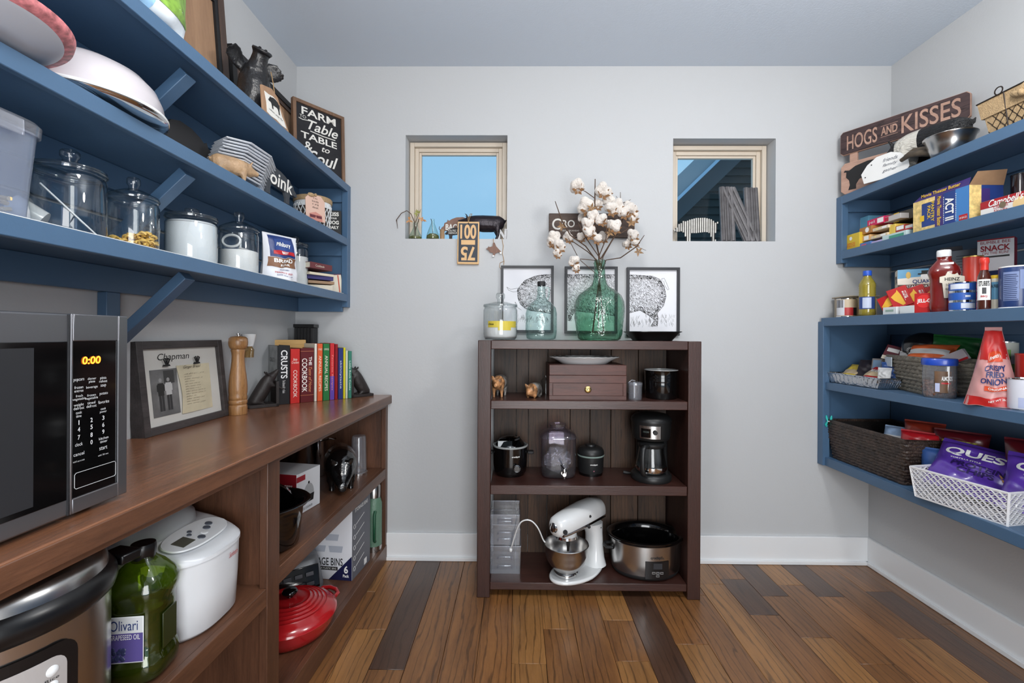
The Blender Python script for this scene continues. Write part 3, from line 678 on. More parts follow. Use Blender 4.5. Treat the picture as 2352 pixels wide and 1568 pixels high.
# ================================================================ BOOKCASE SHELF, UPPER
def BZ(px, py, z, x=None): return P(px, py, z=z)
PIGB = mat('bronze_glaze', (150, 108, 74), .3, var=.5, vscale=22, bump=.5, bscale=60, metal=.3); PIGS = mat('speckled_glaze', (150, 142, 134), .5, var=.4, vscale=40, bump=.6, bscale=120)
def piglet(name, label, cat, loc, L, rz, m, vox=.004, **k):
    t = thing(name, label, cat, loc, rz, None); remesh(obj('figure', pig_mesh(L, **k), m, t), vox); return t
z = bs[0]
def twotone(name, front, back, y0, soft=.01):
    """glaze that changes at local y0"""
    m = bpy.data.materials.new(name); m.use_nodes = True; nt = m.node_tree; N = nt.nodes; L = nt.links; b = N['Principled BSDF']
    tc = N.new('ShaderNodeTexCoord'); sx = N.new('ShaderNodeSeparateXYZ'); L.new(tc.outputs['Object'], sx.inputs[0])
    n = N.new('ShaderNodeTexNoise'); n.inputs['Scale'].default_value = 40; n.inputs['Detail'].default_value = 6; L.new(tc.outputs['Object'], n.inputs[0])
    a = N.new('ShaderNodeMath'); a.operation = 'MULTIPLY_ADD'; a.inputs[1].default_value = soft; L.new(n.outputs[0], a.inputs[0]); L.new(sx.outputs[1], a.inputs[2])
    c = N.new('ShaderNodeMath'); c.operation = 'GREATER_THAN'; c.inputs[1].default_value = y0+soft/2; L.new(a.outputs[0], c.inputs[0])
    mm = N.new('ShaderNodeMix'); mm.data_type = 'RGBA'; L.new(c.outputs[0], mm.inputs[0])
    for i, col in ((6, front), (7, back)):
        r = N.new('ShaderNodeValToRGB'); r.color_ramp.elements[0].position = .35; r.color_ramp.elements[1].position = .65
        r.color_ramp.elements[0].color = (*lin([v*.55 for v in col]), 1); r.color_ramp.elements[1].color = (*lin([min(255, v*1.2) for v in col]), 1)
        L.new(n.outputs[0], r.inputs[0]); L.new(r.outputs[0], mm.inputs[i])
    L.new(mm.outputs[2], b.inputs['Base Color']); b.inputs['Roughness'].default_value = .35
    bp = N.new('ShaderNodeBump'); bp.inputs['Strength'].default_value = .5; bp.inputs['Distance'].default_value = .006; L.new(n.outputs[0], bp.inputs['Height']); L.new(bp.outputs[0], b.inputs['Normal'])
    return m
PT = twotone('two_tone_glaze', (176, 128, 88), (142, 138, 134), -.015)
piglet('pig_figurine', 'standing bronze and grey piglet figurine at the left end of the bookcase shelf', 'figurine', (X(1147, 2.3), 2.30, z), .15, math.radians(-12), PT, .0035, fat=.24, leg=.3, drop=.04, ears=1.1)
piglet('pig_figurine', 'lying bronze and grey piglet figurine next to the wooden box', 'figurine', (X(1225, 2.3), 2.28, z), .125, math.radians(-28), PT, .0035, fat=.27, leg=.1, drop=.06, ears=1.1)
# wooden box
BXW = wood('worn_red_wood', (62, 34, 29), (96, 56, 47), 'X', 2, .5, .1, .2)
xa, xb = X(1261.5, 2.195, 880), X(1439, 2.195, 880); w = xb-xa; yw = 2.195
t = thing('wooden_box', 'worn red-brown wooden chest with a brass-knobbed drawer under the white platter', 'box', ((xa+xb)/2, yw, z)); h = zat(838, yw, 1350)-z; dp = .24
obj('body', MB().box(-w/2, w/2, .004, dp, 0, h*.70).box(-w/2, w/2, 0, .004, 0, h*.12).box(-w/2, -w/2+.016, 0, .004, h*.12, h*.49).box(w/2-.016, w/2, 0, .004, h*.12, h*.49).box(-w/2, w/2, 0, .004, h*.49, h*.70), BXW, t, bevel=.001)
obj('lid', MB().box(-w/2, w/2, 0, dp, h*.705, h), BXW, t, bevel=.002)
dr = obj('drawer', MB().box(-w/2+.0175, w/2-.0175, -.001, .004, h*.128, h*.475), BXW, t, bevel=.001)
obj('knob', MB().lathe([(0, .012), (.004, .012), (.007, .008), (.011, .008), (.0165, .004), (.0165, 0)], 24, TR((0, -.001, h*.30), rx=PI/2)), mat('brass', (196, 166, 106), .25, metal=1), dr, smooth=40)
zt = z+h
t = thing('oval_platter', 'white oval platter with a fluted rim resting on the wooden chest', 'platter', ((xa+xb)/2-.002, yw+.115, zt))
w2 = (X(1440, yw+.1)-X(1278, yw+.1))/2
obj('dish', MB().lathe([(0, .004), (w2*.62, .002), (w2*.64, 0), (w2*.68, .004), (w2*.8, .018), (w2*.97, .031), (w2, .034), (w2*.97, .036), (w2*.8, .024), (w2*.64, .01), (0, .008)], 64, None, 1, .62), WHITEG, t, smooth=60)
obj('rim', MB().tube([(w2*.985*math.cos(a*PI/40), w2*.985*.62*math.sin(a*PI/40), .034+.0012*math.sin(a*2)) for a in range(81)], .0025, 6, False), WHITEG, t, smooth=60)
cx, cy, r = cylfit(1443, 1476, y=2.24)
t = thing('plastic_canister', 'small clear plastic canister between the wooden chest and black crock', 'canister', (cx, cy, z))
obj('body', MB().lathe([(0, .002), (r*.9, 0), (r*.95, .006), (r*.95, .06), (r, .064), (r, .078), (r*.9, .08)], 28), CLEARP, t, smooth=50)
obj('lid', MB().lathe([(0, .086), (r*.8, .086), (r*1.03, .082), (r*1.03, .072)], 28), CLEARP, t, smooth=50); obj('lever', MB().tube([(-r, 0, .08), (-r*.5, -.0, .094), (0, 0, .09)], .003), CLEARP, t, smooth=50)
cx, cy, r = cylfit(1479, 1559, y=2.29)
t = thing('utensil_crock', 'glossy black ceramic crock with three rings and a pale rim', 'crock', (cx, cy, z)); h = zat(846, cy)-z
obj('pot', MB().lathe([(0, 0), (r*.88, 0), (r*.93, .005), (r*.94, h*.55), (r*.945, h*.60), (r*.96, h*.63), (r*.945, h*.655), (r*.96, h*.68), (r*.945, h*.705), (r*.96, h*.73), (r*.95, h*.77), (r*.98, h*.97), (r, h*.985), (r*.99, h*.992)], 48), GLOSSB, t, smooth=50)
obj('rim', MB().lathe([(r*1.0, h*.985), (r*.99, h), (r*.93, h*1.0), (r*.92, h*.9), (r*.9, .01), (0, .01)], 48), mat('glaze_grey', (178, 180, 180), .25), t, smooth=50)
t = thing('glass_cup', 'small glass tumbler half hidden left of the wooden chest', 'glass', (X(1255, 2.36), 2.38, z))
obj('glass', MB().lathe([(0, .004), (.018, 0), (.022, .06), (.028, .075), (.012, .09), (.012, .1)], 24), GLASS, t, smooth=50)

# ================================================================ BOOKCASE SHELF, MIDDLE
z = bs[1]
cx, cy, r = cylfit(1132, 1215, y=2.35)
r *= .97; t = thing('slow_cooker', 'small round black slow cooker with a dial and items stuffed inside', 'slow cooker', (cx, cy, z)); h = .155
obj('base', MB().lathe([(0, .004), (r*.8, 0), (r*.86, .01), (r*.93, .02), (r*.97, .06), (r*.98, h*.85), (r*.985, h*.93)], 48), GLOSSB, t, smooth=50)
obj('rim', MB().lathe([(r*.985, h*.93), (r*1.0, h*.95), (r*1.0, h*.975), (r*.94, h*.985), (r*.9, h*.9), (r*.85, .03), (0, .03)], 48), mat('rim_grey', (160, 164, 164), .3), t, smooth=50)
kn = obj('dial', MB().lathe([(0, .018), (.013, .018), (.0155, .012), (.0155, 0)], 28, TR((.035, -r*.915, .052), rx=PI/2)), GLOSSB, t, smooth=40)
obj('dial_ring', MB().tube([(.035+.0165*math.cos(a*PI/12), -r*.915-.014, .052+.0165*math.sin(a*PI/12)) for a in range(25)], .0013, 6, False), CHROME, kn)
for s in (-1, 1): obj('handle', MB().box(-.02, .012, -.02, .02, 0, .014, TR((s*(r*.98+.012), 0, .105), rz=0 if s < 0 else PI)), BLACKM, t, bevel=.004)
word('crockpot', WHITE, t, .03, .106, .042, .011, bend=r*.982, bold=.02)
obj('glass_lid', MB().lathe([(r*.8, 0), (r*.82, .004), (r*.6, .03), (r*.2, .042), (0, .044)], 32, TR((-.0, .0, h*.97), rx=.15)), glass('smoke_lid', (110, 115, 118), (40, 44, 46), .05), t, smooth=50)
for i in range(6):
    a = i*1.1; obj('cord_coil', MB().tube([(.05*math.cos(a+q*.5)*(.5+q*.1), .04*math.sin(a+q*.5), h+.01+.02*math.sin(q+i)) for q in range(6)], .006, 6), BLACKM, t, smooth=60)
obj('care_tag', MB().box(-.062, .01, -.002, .002, 0, .034, TR((0, -.052, h*.93), rx=-.25)), mat('tag_white', (186, 190, 192), .8), t)
# drink dispenser
cx, cy, r = cylfit(1239, 1326, y=2.345)
r *= .93; t = thing('drink_dispenser', 'clear square plastic drink dispenser with a chrome tap', 'drink dispenser', (cx, cy, z))
PURP = glass('lilac_clear_plastic', (240, 236, 244), (168, 152, 174), .06, milk=.03); h = zat(985, cy)-z
obj('tank', MB().lathe([(0, .004), (r*.78, 0), (r*.93, .008), (r*.98, .03), (r, .08), (r, h*.84), (r*1.03, h*.86), (r*.9, h*.93), (r*.55, h*.98)], 48, None, 1, 1, .35), PURP, t, smooth=50)
obj('lid', MB().lathe([(r*1.04, h*.85), (r*1.05, h*.87), (r*.93, h*.94), (r*.62, h*1.0), (r*.52, h*1.02), (r*.42, h*1.06), (r*.46, h*1.10), (r*.46, h*1.13), (0, h*1.12)], 48, None, 1, 1, .2), PURP, t, smooth=50)
CRK = glass('crumpled_film', (228, 230, 234), (170, 175, 182), .12, milk=.12, bump=1)
for i in range(7):
    m = MB(); rr = random.Random(i); q = r*.75
    m.grid(lambda u, v: (q*(.9*math.cos(2*PI*u)*math.sin(PI*v)+.25*rr.uniform(-1, 1)), q*(.7*math.sin(2*PI*u)*math.sin(PI*v)+.25*rr.uniform(-1, 1)), h*.33-h*.3*math.cos(PI*v)*(.6+.05*i)+.012*rr.uniform(-1, 1)), 9, 7)
    obj('plastic_film', m, CRK, t)
tp = obj('tap', MB().lathe([(0, .04), (.009, .04), (.009, .01), (.013, .01), (.013, 0)], 16, TR((.022, -r*.99, .035), rx=PI/2)).lathe([(0, -.012), (.006, -.014), (.008, 0), (.01, .03), (.008, .035), (0, .035)], 16, TR((.022, -r-.03, .028))), CHROME, t, smooth=40)
obj('lever', MB().rod((.022, -r-.03, .06), (.004, -r-.045, .085), .008, .003), BLACKM, tp)
# lunch warmer
cx, cy, r = cylfit(1326, 1391, y=2.36)
r *= .96; t = thing('food_warmer', 'little round matt black lidded food warmer beside the drink dispenser', 'food warmer', (cx, cy, z)); h = .15
MB_ = mat('soft_black', (26, 27, 28), .42)
obj('body', MB().lathe([(0, .004), (r*.82, .0), (r*.86, .008), (r*.92, .02), (r*.96, h*.6), (r*.97, h*.64)], 40), MB_, t, smooth=50)
obj('foot_ring', MB().lathe([(r*.8, 0), (r*.88, 0), (r*.9, .012), (r*.86, .014)], 40), GLOSSB, t, smooth=50)
obj('seal', MB().lathe([(r*.97, h*.63), (r*1.0, h*.645), (r*1.0, h*.675), (r*.96, h*.69)], 40), mat('sage_grey', (128, 146, 140), .5), t, smooth=50)
obj('lid', MB().lathe([(r*.97, h*.68), (r*.99, h*.70), (r*.97, h*.80), (r*.85, h*.9), (r*.5, h*.97), (r*.4, h*.96), (r*.36, h*1.02), (0, h*1.03)], 40), MB_, t, smooth=50)
word('crockpot', WHITE, t, .006, .062, .038, .01, bend=r*.965, bold=.02); word('v', mat('pink_mark', (200, 120, 140), .5), t, .006, .03, .008, .006, bend=r*.945, bold=.03)
# coffee maker
cx, cy, r = cylfit(1449, 1546, y=2.29); r *= .98
t = thing('coffee_maker', 'black drip coffee maker with glass carafe and steel control panel', 'coffee maker', (cx, cy, z), math.radians(-14)); h = zat(948, cy-.0, 1500)-z
obj('base', MB().lathe([(0, 0), (r*.96, 0), (r, .008), (r*.99, .026), (r*.9, .036), (r*.6, .037), (0, .037)], 48, None, 1, 1.05), MB_, t, smooth=50)
obj('column', MB().loft([((r*.05, r*.62, q), (r*.78, 0, 0), (0, r*.36, 0)) for q in (.03, .1, h*.6)], 24, p=3), MB_, t, smooth=40)
obj('side_pillar', MB().loft([((r*.72, -.0-.0, .03), (r*.10, 0, 0), (0, r*.5, 0)), ((r*.68, .01, h*.3), (r*.09, 0, 0), (0, r*.4, 0)), ((r*.6, .01, h*.62), (r*.09, 0, 0), (0, r*.4, 0))], 12, p=3), MB_, t, smooth=50)
obj('brew_head', MB().lathe([(r*.6, h*.60), (r*.86, h*.61), (r*.93, h*.66), (r*.98, h*.86), (r*.99, h*.88)], 48, TR((0, .01, 0))), MB_, t, smooth=50)
obj('lid', MB().lathe([(r*1.0, h*.875), (r*1.01, h*.89), (r*.98, h*.93), (r*.8, h*.98), (r*.4, h*1.0), (0, h*1.0)], 48, TR((0, .01, 0))), MB_, t, smooth=50)
pn = obj('control_panel', MB().band(r*.985, -.62, .42, h*.655, h*.845, 16, TR((0, .008, 0)), r*1.0), STEEL, t, smooth=60)
obj('display', MB().band(r*.992, -.54, -.06, h*.675, h*.805, 8, TR((0, .007, 0)), r*1.002), GLOSSB, pn)
obj('button', MB().lathe([(0, .004), (.009, .004), (.011, 0)], 20, TR((r*.155, -r*.985, h*.755), rx=PI/2)), BLACKM, pn, smooth=30)
word('10:00', mat('lcd_grey', (90, 100, 96), .5), t, -.029, h*.76, .028, .008, bend=r*1.0, y=.004)
ca = obj('carafe', MB().lathe([(0, .041), (r*.62, .04), (r*.72, .048), (r*.76, .07), (r*.7, h*.3), (r*.6, h*.47), (r*.58, h*.52)], 40, TR((0, -.02, 0))), GLASS, t, smooth=60)
obj('carafe_band', MB().lathe([(r*.725, .049), (r*.77, .062), (r*.765, .074)], 40, TR((0, -.02, 0))), CHROME, ca, smooth=60)
obj('carafe_collar', MB().lathe([(r*.6, h*.50), (r*.66, h*.52), (r*.66, h*.56), (r*.5, h*.59), (0, h*.59)], 40, TR((0, -.02, 0))), MB_, ca, smooth=50)
hd = [(-.02, -.02-r*.6, h*.545), (-.038, -.02-r*1.0, h*.54), (-.044, -.02-r*1.12, h*.46), (-.045, -.02-r*1.15, h*.3), (-.04, -.02-r*1.08, h*.17), (-.03, -.02-r*.8, h*.15)]
obj('carafe_handle', MB().tube(curve(hd, 4), .010, 8, sx=1.3), MB_, ca, smooth=60)
obj('plug', MB().tube([(-.09, .03, .008), (-.12, .03, .01), (-.135, .03, .012)], [.004, .009, .009], 8), BLACKM, t, smooth=50)

# ================================================================ BOOKCASE SHELF, LOWER
z = bs[2]
cb = thing('clear_storage_bin', 'clear plastic fridge bin standing at the bottom of the stack', 'storage bin', (X(1162, 2.25), 2.245, z), 0, 'clear plastic bins stacked on the lowest bookcase shelf')
def bin_parts(t, w, h, d):
    th = .003; B = MB()
    B.add([(-w/2*.96, 0, 0), (w/2*.96, 0, 0), (w/2*.96, d, 0), (-w/2*.96, d, 0), (-w/2, 0, h), (w/2, 0, h), (w/2, d, h), (-w/2, d, h)], [(0, 3, 2, 1), (0, 1, 5, 4), (1, 2, 6, 5), (2, 3, 7, 6), (3, 0, 4, 7)])
    obj('tub', B, CLEARP, t)
    obj('rim', MB().rod((-w/2, 0, h), (w/2, 0, h), .005, .004).rod((-w/2, d, h), (w/2, d, h), .005, .004).rod((-w/2, 0, h), (-w/2, d, h), .004, .005).rod((w/2, 0, h), (w/2, d, h), .004, .005), CLEARP, t)
    for q in (.62, .3):
        obj('handle', MB().tube([(-.035, -.001, h*q-.012), (-.034, -.008, h*q), (-.026, -.010, h*q+.004), (.026, -.010, h*q+.004), (.034, -.008, h*q), (.035, -.001, h*q-.012)], .0028, 6), CLEARP, t, smooth=60)
bin_parts(cb, .158, .135, .2); obj('foot', MB().box(-.07, .07, .002, .19, 0, .02), CLEARP, cb)
cb2 = thing('clear_storage_bin', 'clear plastic fridge bin with grab handles, upper one of the stack', 'storage bin', (X(1162, 2.25), 2.25, z+.14), 0, 'clear plastic bins stacked on the lowest bookcase shelf')
bin_parts(cb2, .15, .10, .19)
cb3 = thing('clear_storage_bin', 'shallow clear plastic bin topping the stack', 'storage bin', (X(1162, 2.25), 2.25, z+.243), 0, 'clear plastic bins stacked on the lowest bookcase shelf')
bin_parts(cb3, .145, .045, .19)
# stand mixer
t = thing('stand_mixer', 'white tilt-head stand mixer with a steel bowl', 'stand mixer', (X(1332, 2.24), 2.265, z), math.radians(-50))
def OV(y, hw, z): return y, hw, z
base = []
for i in range(40):
    a = 2*PI*i/40; yy = -math.cos(a); xx = math.sin(a)
    hw = .098 if yy < 0 else .098-.018*yy; base.append((xx*hw*(1 if yy < .3 else 1), yy*.17-.005))
m = MB().prism(base, 0.004, .022); obj('base', m, WHITEG, t, bevel=.008, seg=3)
obj('column', MB().loft([((0, .105, .018), (.072, 0, 0), (0, .058, 0)), ((0, .115, .05), (.056, 0, 0), (0, .045, 0)), ((0, .122, .1), (.045, 0, 0), (0, .038, 0)), ((0, .118, .17), (.042, 0, 0), (0, .04, 0)), ((0, .105, .225), (.047, 0, 0), (0, .052, 0))], 24, p=2.6), WHITEG, t, smooth=60)
hd = [(-.172, .262, .012, .014), (-.168, .262, .034, .036), (-.150, .264, .048, .047), (-.11, .268, .056, .053), (-.05, .274, .059, .058), (.03, .282, .060, .062), (.1, .288, .057, .06), (.15, .288, .049, .052), (.172, .284, .033, .036), (.178, .282, .01, .012)]
obj('motor_head', MB().loft([((0, y, zc), (a, 0, 0), (0, -.12*b, b)) for y, zc, a, b in hd], 32, p=2.5), WHITEG, t, smooth=70)
obj('trim_band', MB().loft([((0, y, zc-.028), (a*.985+.0025, 0, 0), (0, 0, .008)) for y, zc, a, b in hd[2:-1]], 32, p=6), CHROME, t, smooth=60)
obj('planetary', MB().lathe([(.0, .198), (.032, .198), (.046, .206), (.05, .214), (.05, .232), (.046, .245)], 36, TR((0, -.085, 0))), WHITEG, t, smooth=50)
obj('drip_ring', MB().lathe([(.05, .198), (.054, .202), (.052, .214), (.048, .214)], 36, TR((0, -.085, 0))), CHROME, t, smooth=50)
obj('beater_shaft', MB().lathe([(0, .135), (.006, .136), (.007, .16), (.009, .165), (.009, .18), (.014, .19), (.016, .2)], 16, TR((.012, -.085, 0))), CHROME, t, smooth=40)
b = obj('bowl', MB().lathe([(0, .034), (.045, .034), (.05, .03), (.052, .044), (.07, .06), (.092, .09), (.103, .125), (.107, .168), (.1095, .17), (.107, .172), (.104, .168), (.100, .125), (.085, .085), (.05, .05), (0, .045)], 48, TR((0, -.085, 0))), STEEL, t, smooth=60)
obj('bowl_foot', MB().lathe([(.05, .024), (.056, .024), (.056, .034), (.045, .036)], 36, TR((0, -.085, 0))), CHROME, t, smooth=50)
obj('hub_cover', MB().lathe([(0, .012), (.02, .010), (.024, .004), (.024, -.01)], 28, TR((0, -.168, .268), rx=PI/2-.1)), CHROME, t, smooth=40)
obj('hub_knob', MB().lathe([(0, .02), (.009, .02), (.011, .014), (.008, 0)], 18, TR((.044, -.142, .258), rz=1.0, rx=PI/2)), BLACKM, t, smooth=40)
obj('speed_lever', MB().tube([(.058, .0, .25), (.066, .0, .249)], .004, 8).ball((.07, .0, .249), .008, 10), BLACKM, t, smooth=50)
obj('screw_cap', MB().ball((.059, .02, .292), .007, 10), BLACKM, t, smooth=50); obj('lock_pin', MB().ball((.0435, .12, .205), .004, 8), BLACKM, t, smooth=50)
word('KitchenAid', INK, t, .0, .236, .058, .0095, bend=.0525, bold=.03, y=-.001, M=Matrix.Translation((0, -.085, 0)))
mw = t.matrix_world.inverted()
pts = [P(1252, 1245, y=2.19), P(1247, 1238, y=2.19), P(1236, 1213, y=2.17), P(1222, 1197, y=2.165), P(1207, 1194, y=2.165), P(1194, 1202, y=2.17), P(1184, 1225, y=2.19), P(1176, 1252, y=2.21), P(1174, 1258, y=2.22)]
obj('power_cord', MB().tube(curve([mw @ p for p in pts]), .0035, 8), WHITEG, t, smooth=60); obj('plug', MB().ball(mw @ P(1173, 1262, y=2.225), (.009, .009, .013), 10), WHITEG, t, smooth=50)
# oval slow cooker
xa, xb = X(1402, 2.3, 1270), X(1562, 2.3, 1270); w = (xb-xa)/2; yc = 2.303
t = thing('slow_cooker', 'large oval steel slow cooker with a digital panel and glossy black crock', 'slow cooker', ((xa+xb)/2, yc, z), 0); h = .178; sy = .76
obj('housing', MB().lathe([(w*.93, .022), (w*.96, .03), (w*.985, .08), (w*.99, h*.93)], 64, None, 1, sy), STEEL, t, smooth=60)
obj('plinth', MB().lathe([(0, .0), (w*.8, 0), (w*.9, .006), (w*.945, .02), (w*.94, .026)], 64, None, 1, sy), BLACKM, t, smooth=60)
obj('crock', MB().lathe([(w*.95, h*.9), (w*1.0, h*.94), (w*1.09, h*1.02), (w*1.1, h*1.05), (w*1.05, h*1.07), (w*.96, h*1.03), (w*.9, h*.9), (w*.85, .05), (0, .04)], 64, None, 1, sy), GLOSSB, t, smooth=60)
obj('steel_band', MB().lathe([(w*.99, h*.93), (w*1.005, h*.945), (w*1.0, h*.96)], 64, None, 1, sy), CHROME, t, smooth=60)
for s in (-1, 1): obj('handle', MB().tube([(s*w*.96, -.03, .122), (s*(w+.022), -.026, .122), (s*(w+.028), 0, .122), (s*(w+.022), .026, .122), (s*w*.96, .03, .122)], .0085, 8), BLACKM, t, smooth=60)
cp = obj('control_panel', MB().grid(lambda u, v: (-.035+.115*u, -w*sy*.993*math.sqrt(max(0, 1-((-.035+.115*u)/w)**2))-.001, .020+.082*v), 12, 1), mat('panel_black', (22, 22, 24), .3), t)
yy = -w*sy*.993-.002
obj('display', MB().flat(.002, .044, .068, .096, yy-.0005), mat('display_grey', (52, 54, 58), .2), cp)
bt = MB()
for a, b2 in ((.004, .05), (.023, .05), (.042, .05), (.023, .036)):
    bt.tube([(a-.007, yy, b2-.004), (a+.007, yy, b2-.004), (a+.007, yy, b2+.004), (a-.007, yy, b2+.004), (a-.007, yy, b2-.004)], .0005, 4)
obj('button', bt, WHITE, cp); word('crockpot', INK, t, .022, .118, .064, .016, y=yy+.0019, bold=.02)
# ================================================================ LEFT: TOP SHELF
def LX(px, x, py=500): return P(px, py, x=x)          # point on a plane parallel to the left wall
def polyx(pts, t0, t1):                                # outline in local x-z, thickness along y
    return MB().prism(pts, t0, t1, Matrix.Rotation(PI/2, 4, 'X') @ Matrix.Scale(1, 4))
PNL = wood('tan_panel', (150, 116, 90), (182, 146, 114), 'Z', 1.2, .7, 0, .08); FRW = wood('dark_frame_wood', (58, 44, 38), (96, 74, 62), 'Z', 2, .6, .1, .2)
def leaning_frame(name, label, cat, y0, y1, h, z, xb, lean, fw, fm, pm, extra=None, depth=.03):
    """frame against the left wall, bottom edge at xb, leaning back"""
    t = thing(name, label, cat, (xb, (y0+y1)/2, z), PI/2, None, rx=-lean); w = y1-y0
    obj('frame', MB().box(-w/2, -w/2+fw, -depth/2, depth/2, 0, h).box(w/2-fw, w/2, -depth/2, depth/2, 0, h).box(-w/2+fw, w/2-fw, -depth/2, depth/2, 0, fw).box(-w/2+fw, w/2-fw, -depth/2, depth/2, h-fw, h), fm, t, bevel=.002)
    obj('panel', MB().box(-w/2+fw, w/2-fw, -.002, depth/2-.004, fw, h-fw), pm, t)
    return t, w
T1 = sh1+.0005
t, w = leaning_frame('framed_picture', 'tall tan wooden board in a dark frame leaning on the wall above the top shelf', 'picture', 1.16, 1.83, .54, T1, -1.165, .08, .038, FRW, PNL)
obj('inner_trim', MB().box(-w/2+.038, -w/2+.058, -.012, -.002, .038, .502).box(w/2-.058, w/2-.038, -.012, -.002, .038, .502).box(-w/2+.058, w/2-.058, -.012, -.002, .482, .502).box(-w/2+.058, w/2-.058, -.012, -.002, .038, .058), BLACKM, t)
t, w = leaning_frame('framed_picture', 'black edged frame with a dark hog silhouette behind the black pig bust', 'picture', 1.875, 2.44, .385, T1, -1.18, .06, .03, BLACKM, PNL)
obj('inner_trim', MB().box(-w/2+.03, -w/2+.05, -.01, -.002, .03, .355).box(w/2-.05, w/2-.03, -.01, -.002, .03, .355).box(-w/2+.05, w/2-.05, -.01, -.002, .335, .355), FRW, t)
o = obj('silhouette', pig_cut(w*.74, .25, .004, True), INK, t); o.location = (0.02, -.006, .05)
# bag of frozen greens over the shelf edge
def pillow(name, label, cat, loc, rz, w, h, d, m, rx=0, ry=0, group=None, seam=.012, crump=.006, seed=0, gusset=0, taper=0, mats=None):
    t = thing(name, label, cat, loc, rz, group, rx, ry); r_ = random.Random(seed); nz = [r_.uniform(0, 6) for _ in range(6)]
    mb = MB()
    def fn(s):
        def f(u, v):
            e = (1-abs(2*u-1)**3)*(1-abs(2*v-1)**4 if not gusset else 1-v**3*.96)
            x = (u-.5)*w*(1-taper*v)*(1-.06*math.sin(PI*v)); z = v*h
            k = crump*(math.sin(7*u+nz[0]+3*v)+math.sin(11*v+nz[1]-4*u)+.7*math.sin(17*u-9*v+nz[2])+.6*math.sin(23*v+13*u+nz[3]))*max(0, e)**.5
            return (x, s*(d/2*max(0, e)**.6+.0008)+k*.8, z+k*.5)
        return f
    n = len(mb.v); mb.grid(fn(-1), 22, 22); mb.grid(lambda u, v: fn(1)(1-u, v), 22, 22)
    mb.box(-w/2*(1-taper), w/2*(1-taper), -.0012, .0012, h-.002, h+seam)
    if not gusset: mb.box(-w/2, w/2, -.0012, .0012, -seam, .002)
    o = obj('bag', mb, mats or m, t, smooth=60); t['_'] = 1; del t['_']
    def front(u, v):
        p = fn(-1)(u, v); return (p[0], p[1]-.0014, p[2])
    t_fn[t.name] = front
    return t
t_fn = {}; t_n = {}
def on_bag(t, name, m, u0, u1, v0, v1, n=10):
    f = t_fn[t.name]; t_n[t.name] = q = t_n.get(t.name, -1)+1
    mb = MB().grid(lambda u, v: V(f(u0+(u1-u0)*u, v0+(v1-v0)*v))+V((0, -.0006*q, 0)), n, n); return obj(name, mb, m, t, smooth=60)
def bag_text(t, s, m, uc, vc, uw, vh, bold=.02, shear=0, turn=0):
    f = t_fn[t.name]; q = t_n.get(t.name, 0); vs, fs, x0, x1, y0, y1 = glyphs(s, bold, shear); out = []
    for a, b, _ in vs:
        u = ((a-x0)/(x1-x0)-.5)*uw; v = ((b-y0)/(y1-y0)-.5)*vh
        u, v = u*math.cos(turn)-v*math.sin(turn), u*math.sin(turn)+v*math.cos(turn)
        p = f(min(1, max(0, uc+u)), min(1, max(0, vc+v))); out.append((p[0], p[1]-.0012-.0006*q, p[2]))
    return obj('lettering', MB().add(out, fs), m, t)
FOILW = mat('white_film', (222, 230, 236), .3, var=.08, vscale=20, coat=.3)
GRN = mat('leafy_print', (120, 158, 62), .35, var=.5, vscale=38); LBL = mat('pale_blue_print', (150, 190, 222), .35, var=.3, vscale=30)
t = pillow('bag_of_greens', 'white and leafy green plastic food bag slumped over the top shelf edge', 'bag', (-.985, 1.15, T1+.01), PI/2, .36, .27, .08, FOILW, seed=2, crump=.008, rx=.06)
on_bag(t, 'print', GRN, .5, .97, .18, .78); on_bag(t, 'print', LBL, .1, .55, .05, .5); on_bag(t, 'print', mat('dark_blue_badge', (44, 92, 142), .4), .84, .93, .66, .74)
bag_text(t, 'O', WHITE, .885, .70, .05, .05); on_bag(t, 'print', ORNG, .8, .85, .42, .47)
# pig bust
t = thing('pig_bust', 'black sculpted pig bust with its snout raised on the top left shelf', 'bust', (-1.05, 1.80, T1), PI/2-.5)
m = MB()
m.loft([((0, .02, 0), (.075, 0, 0), (0, .062, 0)), ((0, .02, .03), (.078, 0, 0), (0, .065, 0)), ((0, .015, .09), (.066, 0, 0), (0, .06, 0)), ((0, .005, .14), (.06, 0, 0), (0, .058, .01)), ((0, -.005, .185), (.058, 0, 0), (0, .05, .02)), ((0, -.015, .22), (.046, 0, 0), (0, .036, .02)),
        ((0, -.028, .25), (.032, 0, 0), (0, .026, .014)), ((0, -.04, .272), (.029, 0, 0), (0, .024, .012)), ((0, -.047, .284), (.032, 0, 0), (0, .026, .01)), ((0, -.049, .288), (.024, 0, 0), (0, .02, .008))], 20)
for s in (-1, 1):
    m.loft([((s*.035, .012, .212), (.022, 0, .004), (0, .012, 0)), ((s*.062, .006, .238), (.026, 0, -.020*s), (0, .008, 0)), ((s*.085, -.004, .262), (.030, 0, -.026*s), (0, .007, 0)), ((s*.1, -.018, .268), (.018, 0, -.020*s), (0, .006, 0)), ((s*.106, -.026, .262), (.006, 0, -.004*s), (0, .004, 0))], 10)
    m.ball((s*.036, -.032, .212), .010, 8)
m.lathe([(0, .010), (.034, .010), (.038, .004), (.034, -.004), (0, -.004)], 20, TR((0, -.049, .286), rx=.5))
o = remesh(obj('figure', m, mat('black_bronze', (30, 30, 32), .32, bump=.4, bscale=50), t), .004)
obj('nostril', MB().ball((-.012, -.056, .296), (.006, .006, .003), 8).ball((.012, -.056, .296), (.006, .006, .003), 8), INK, t)
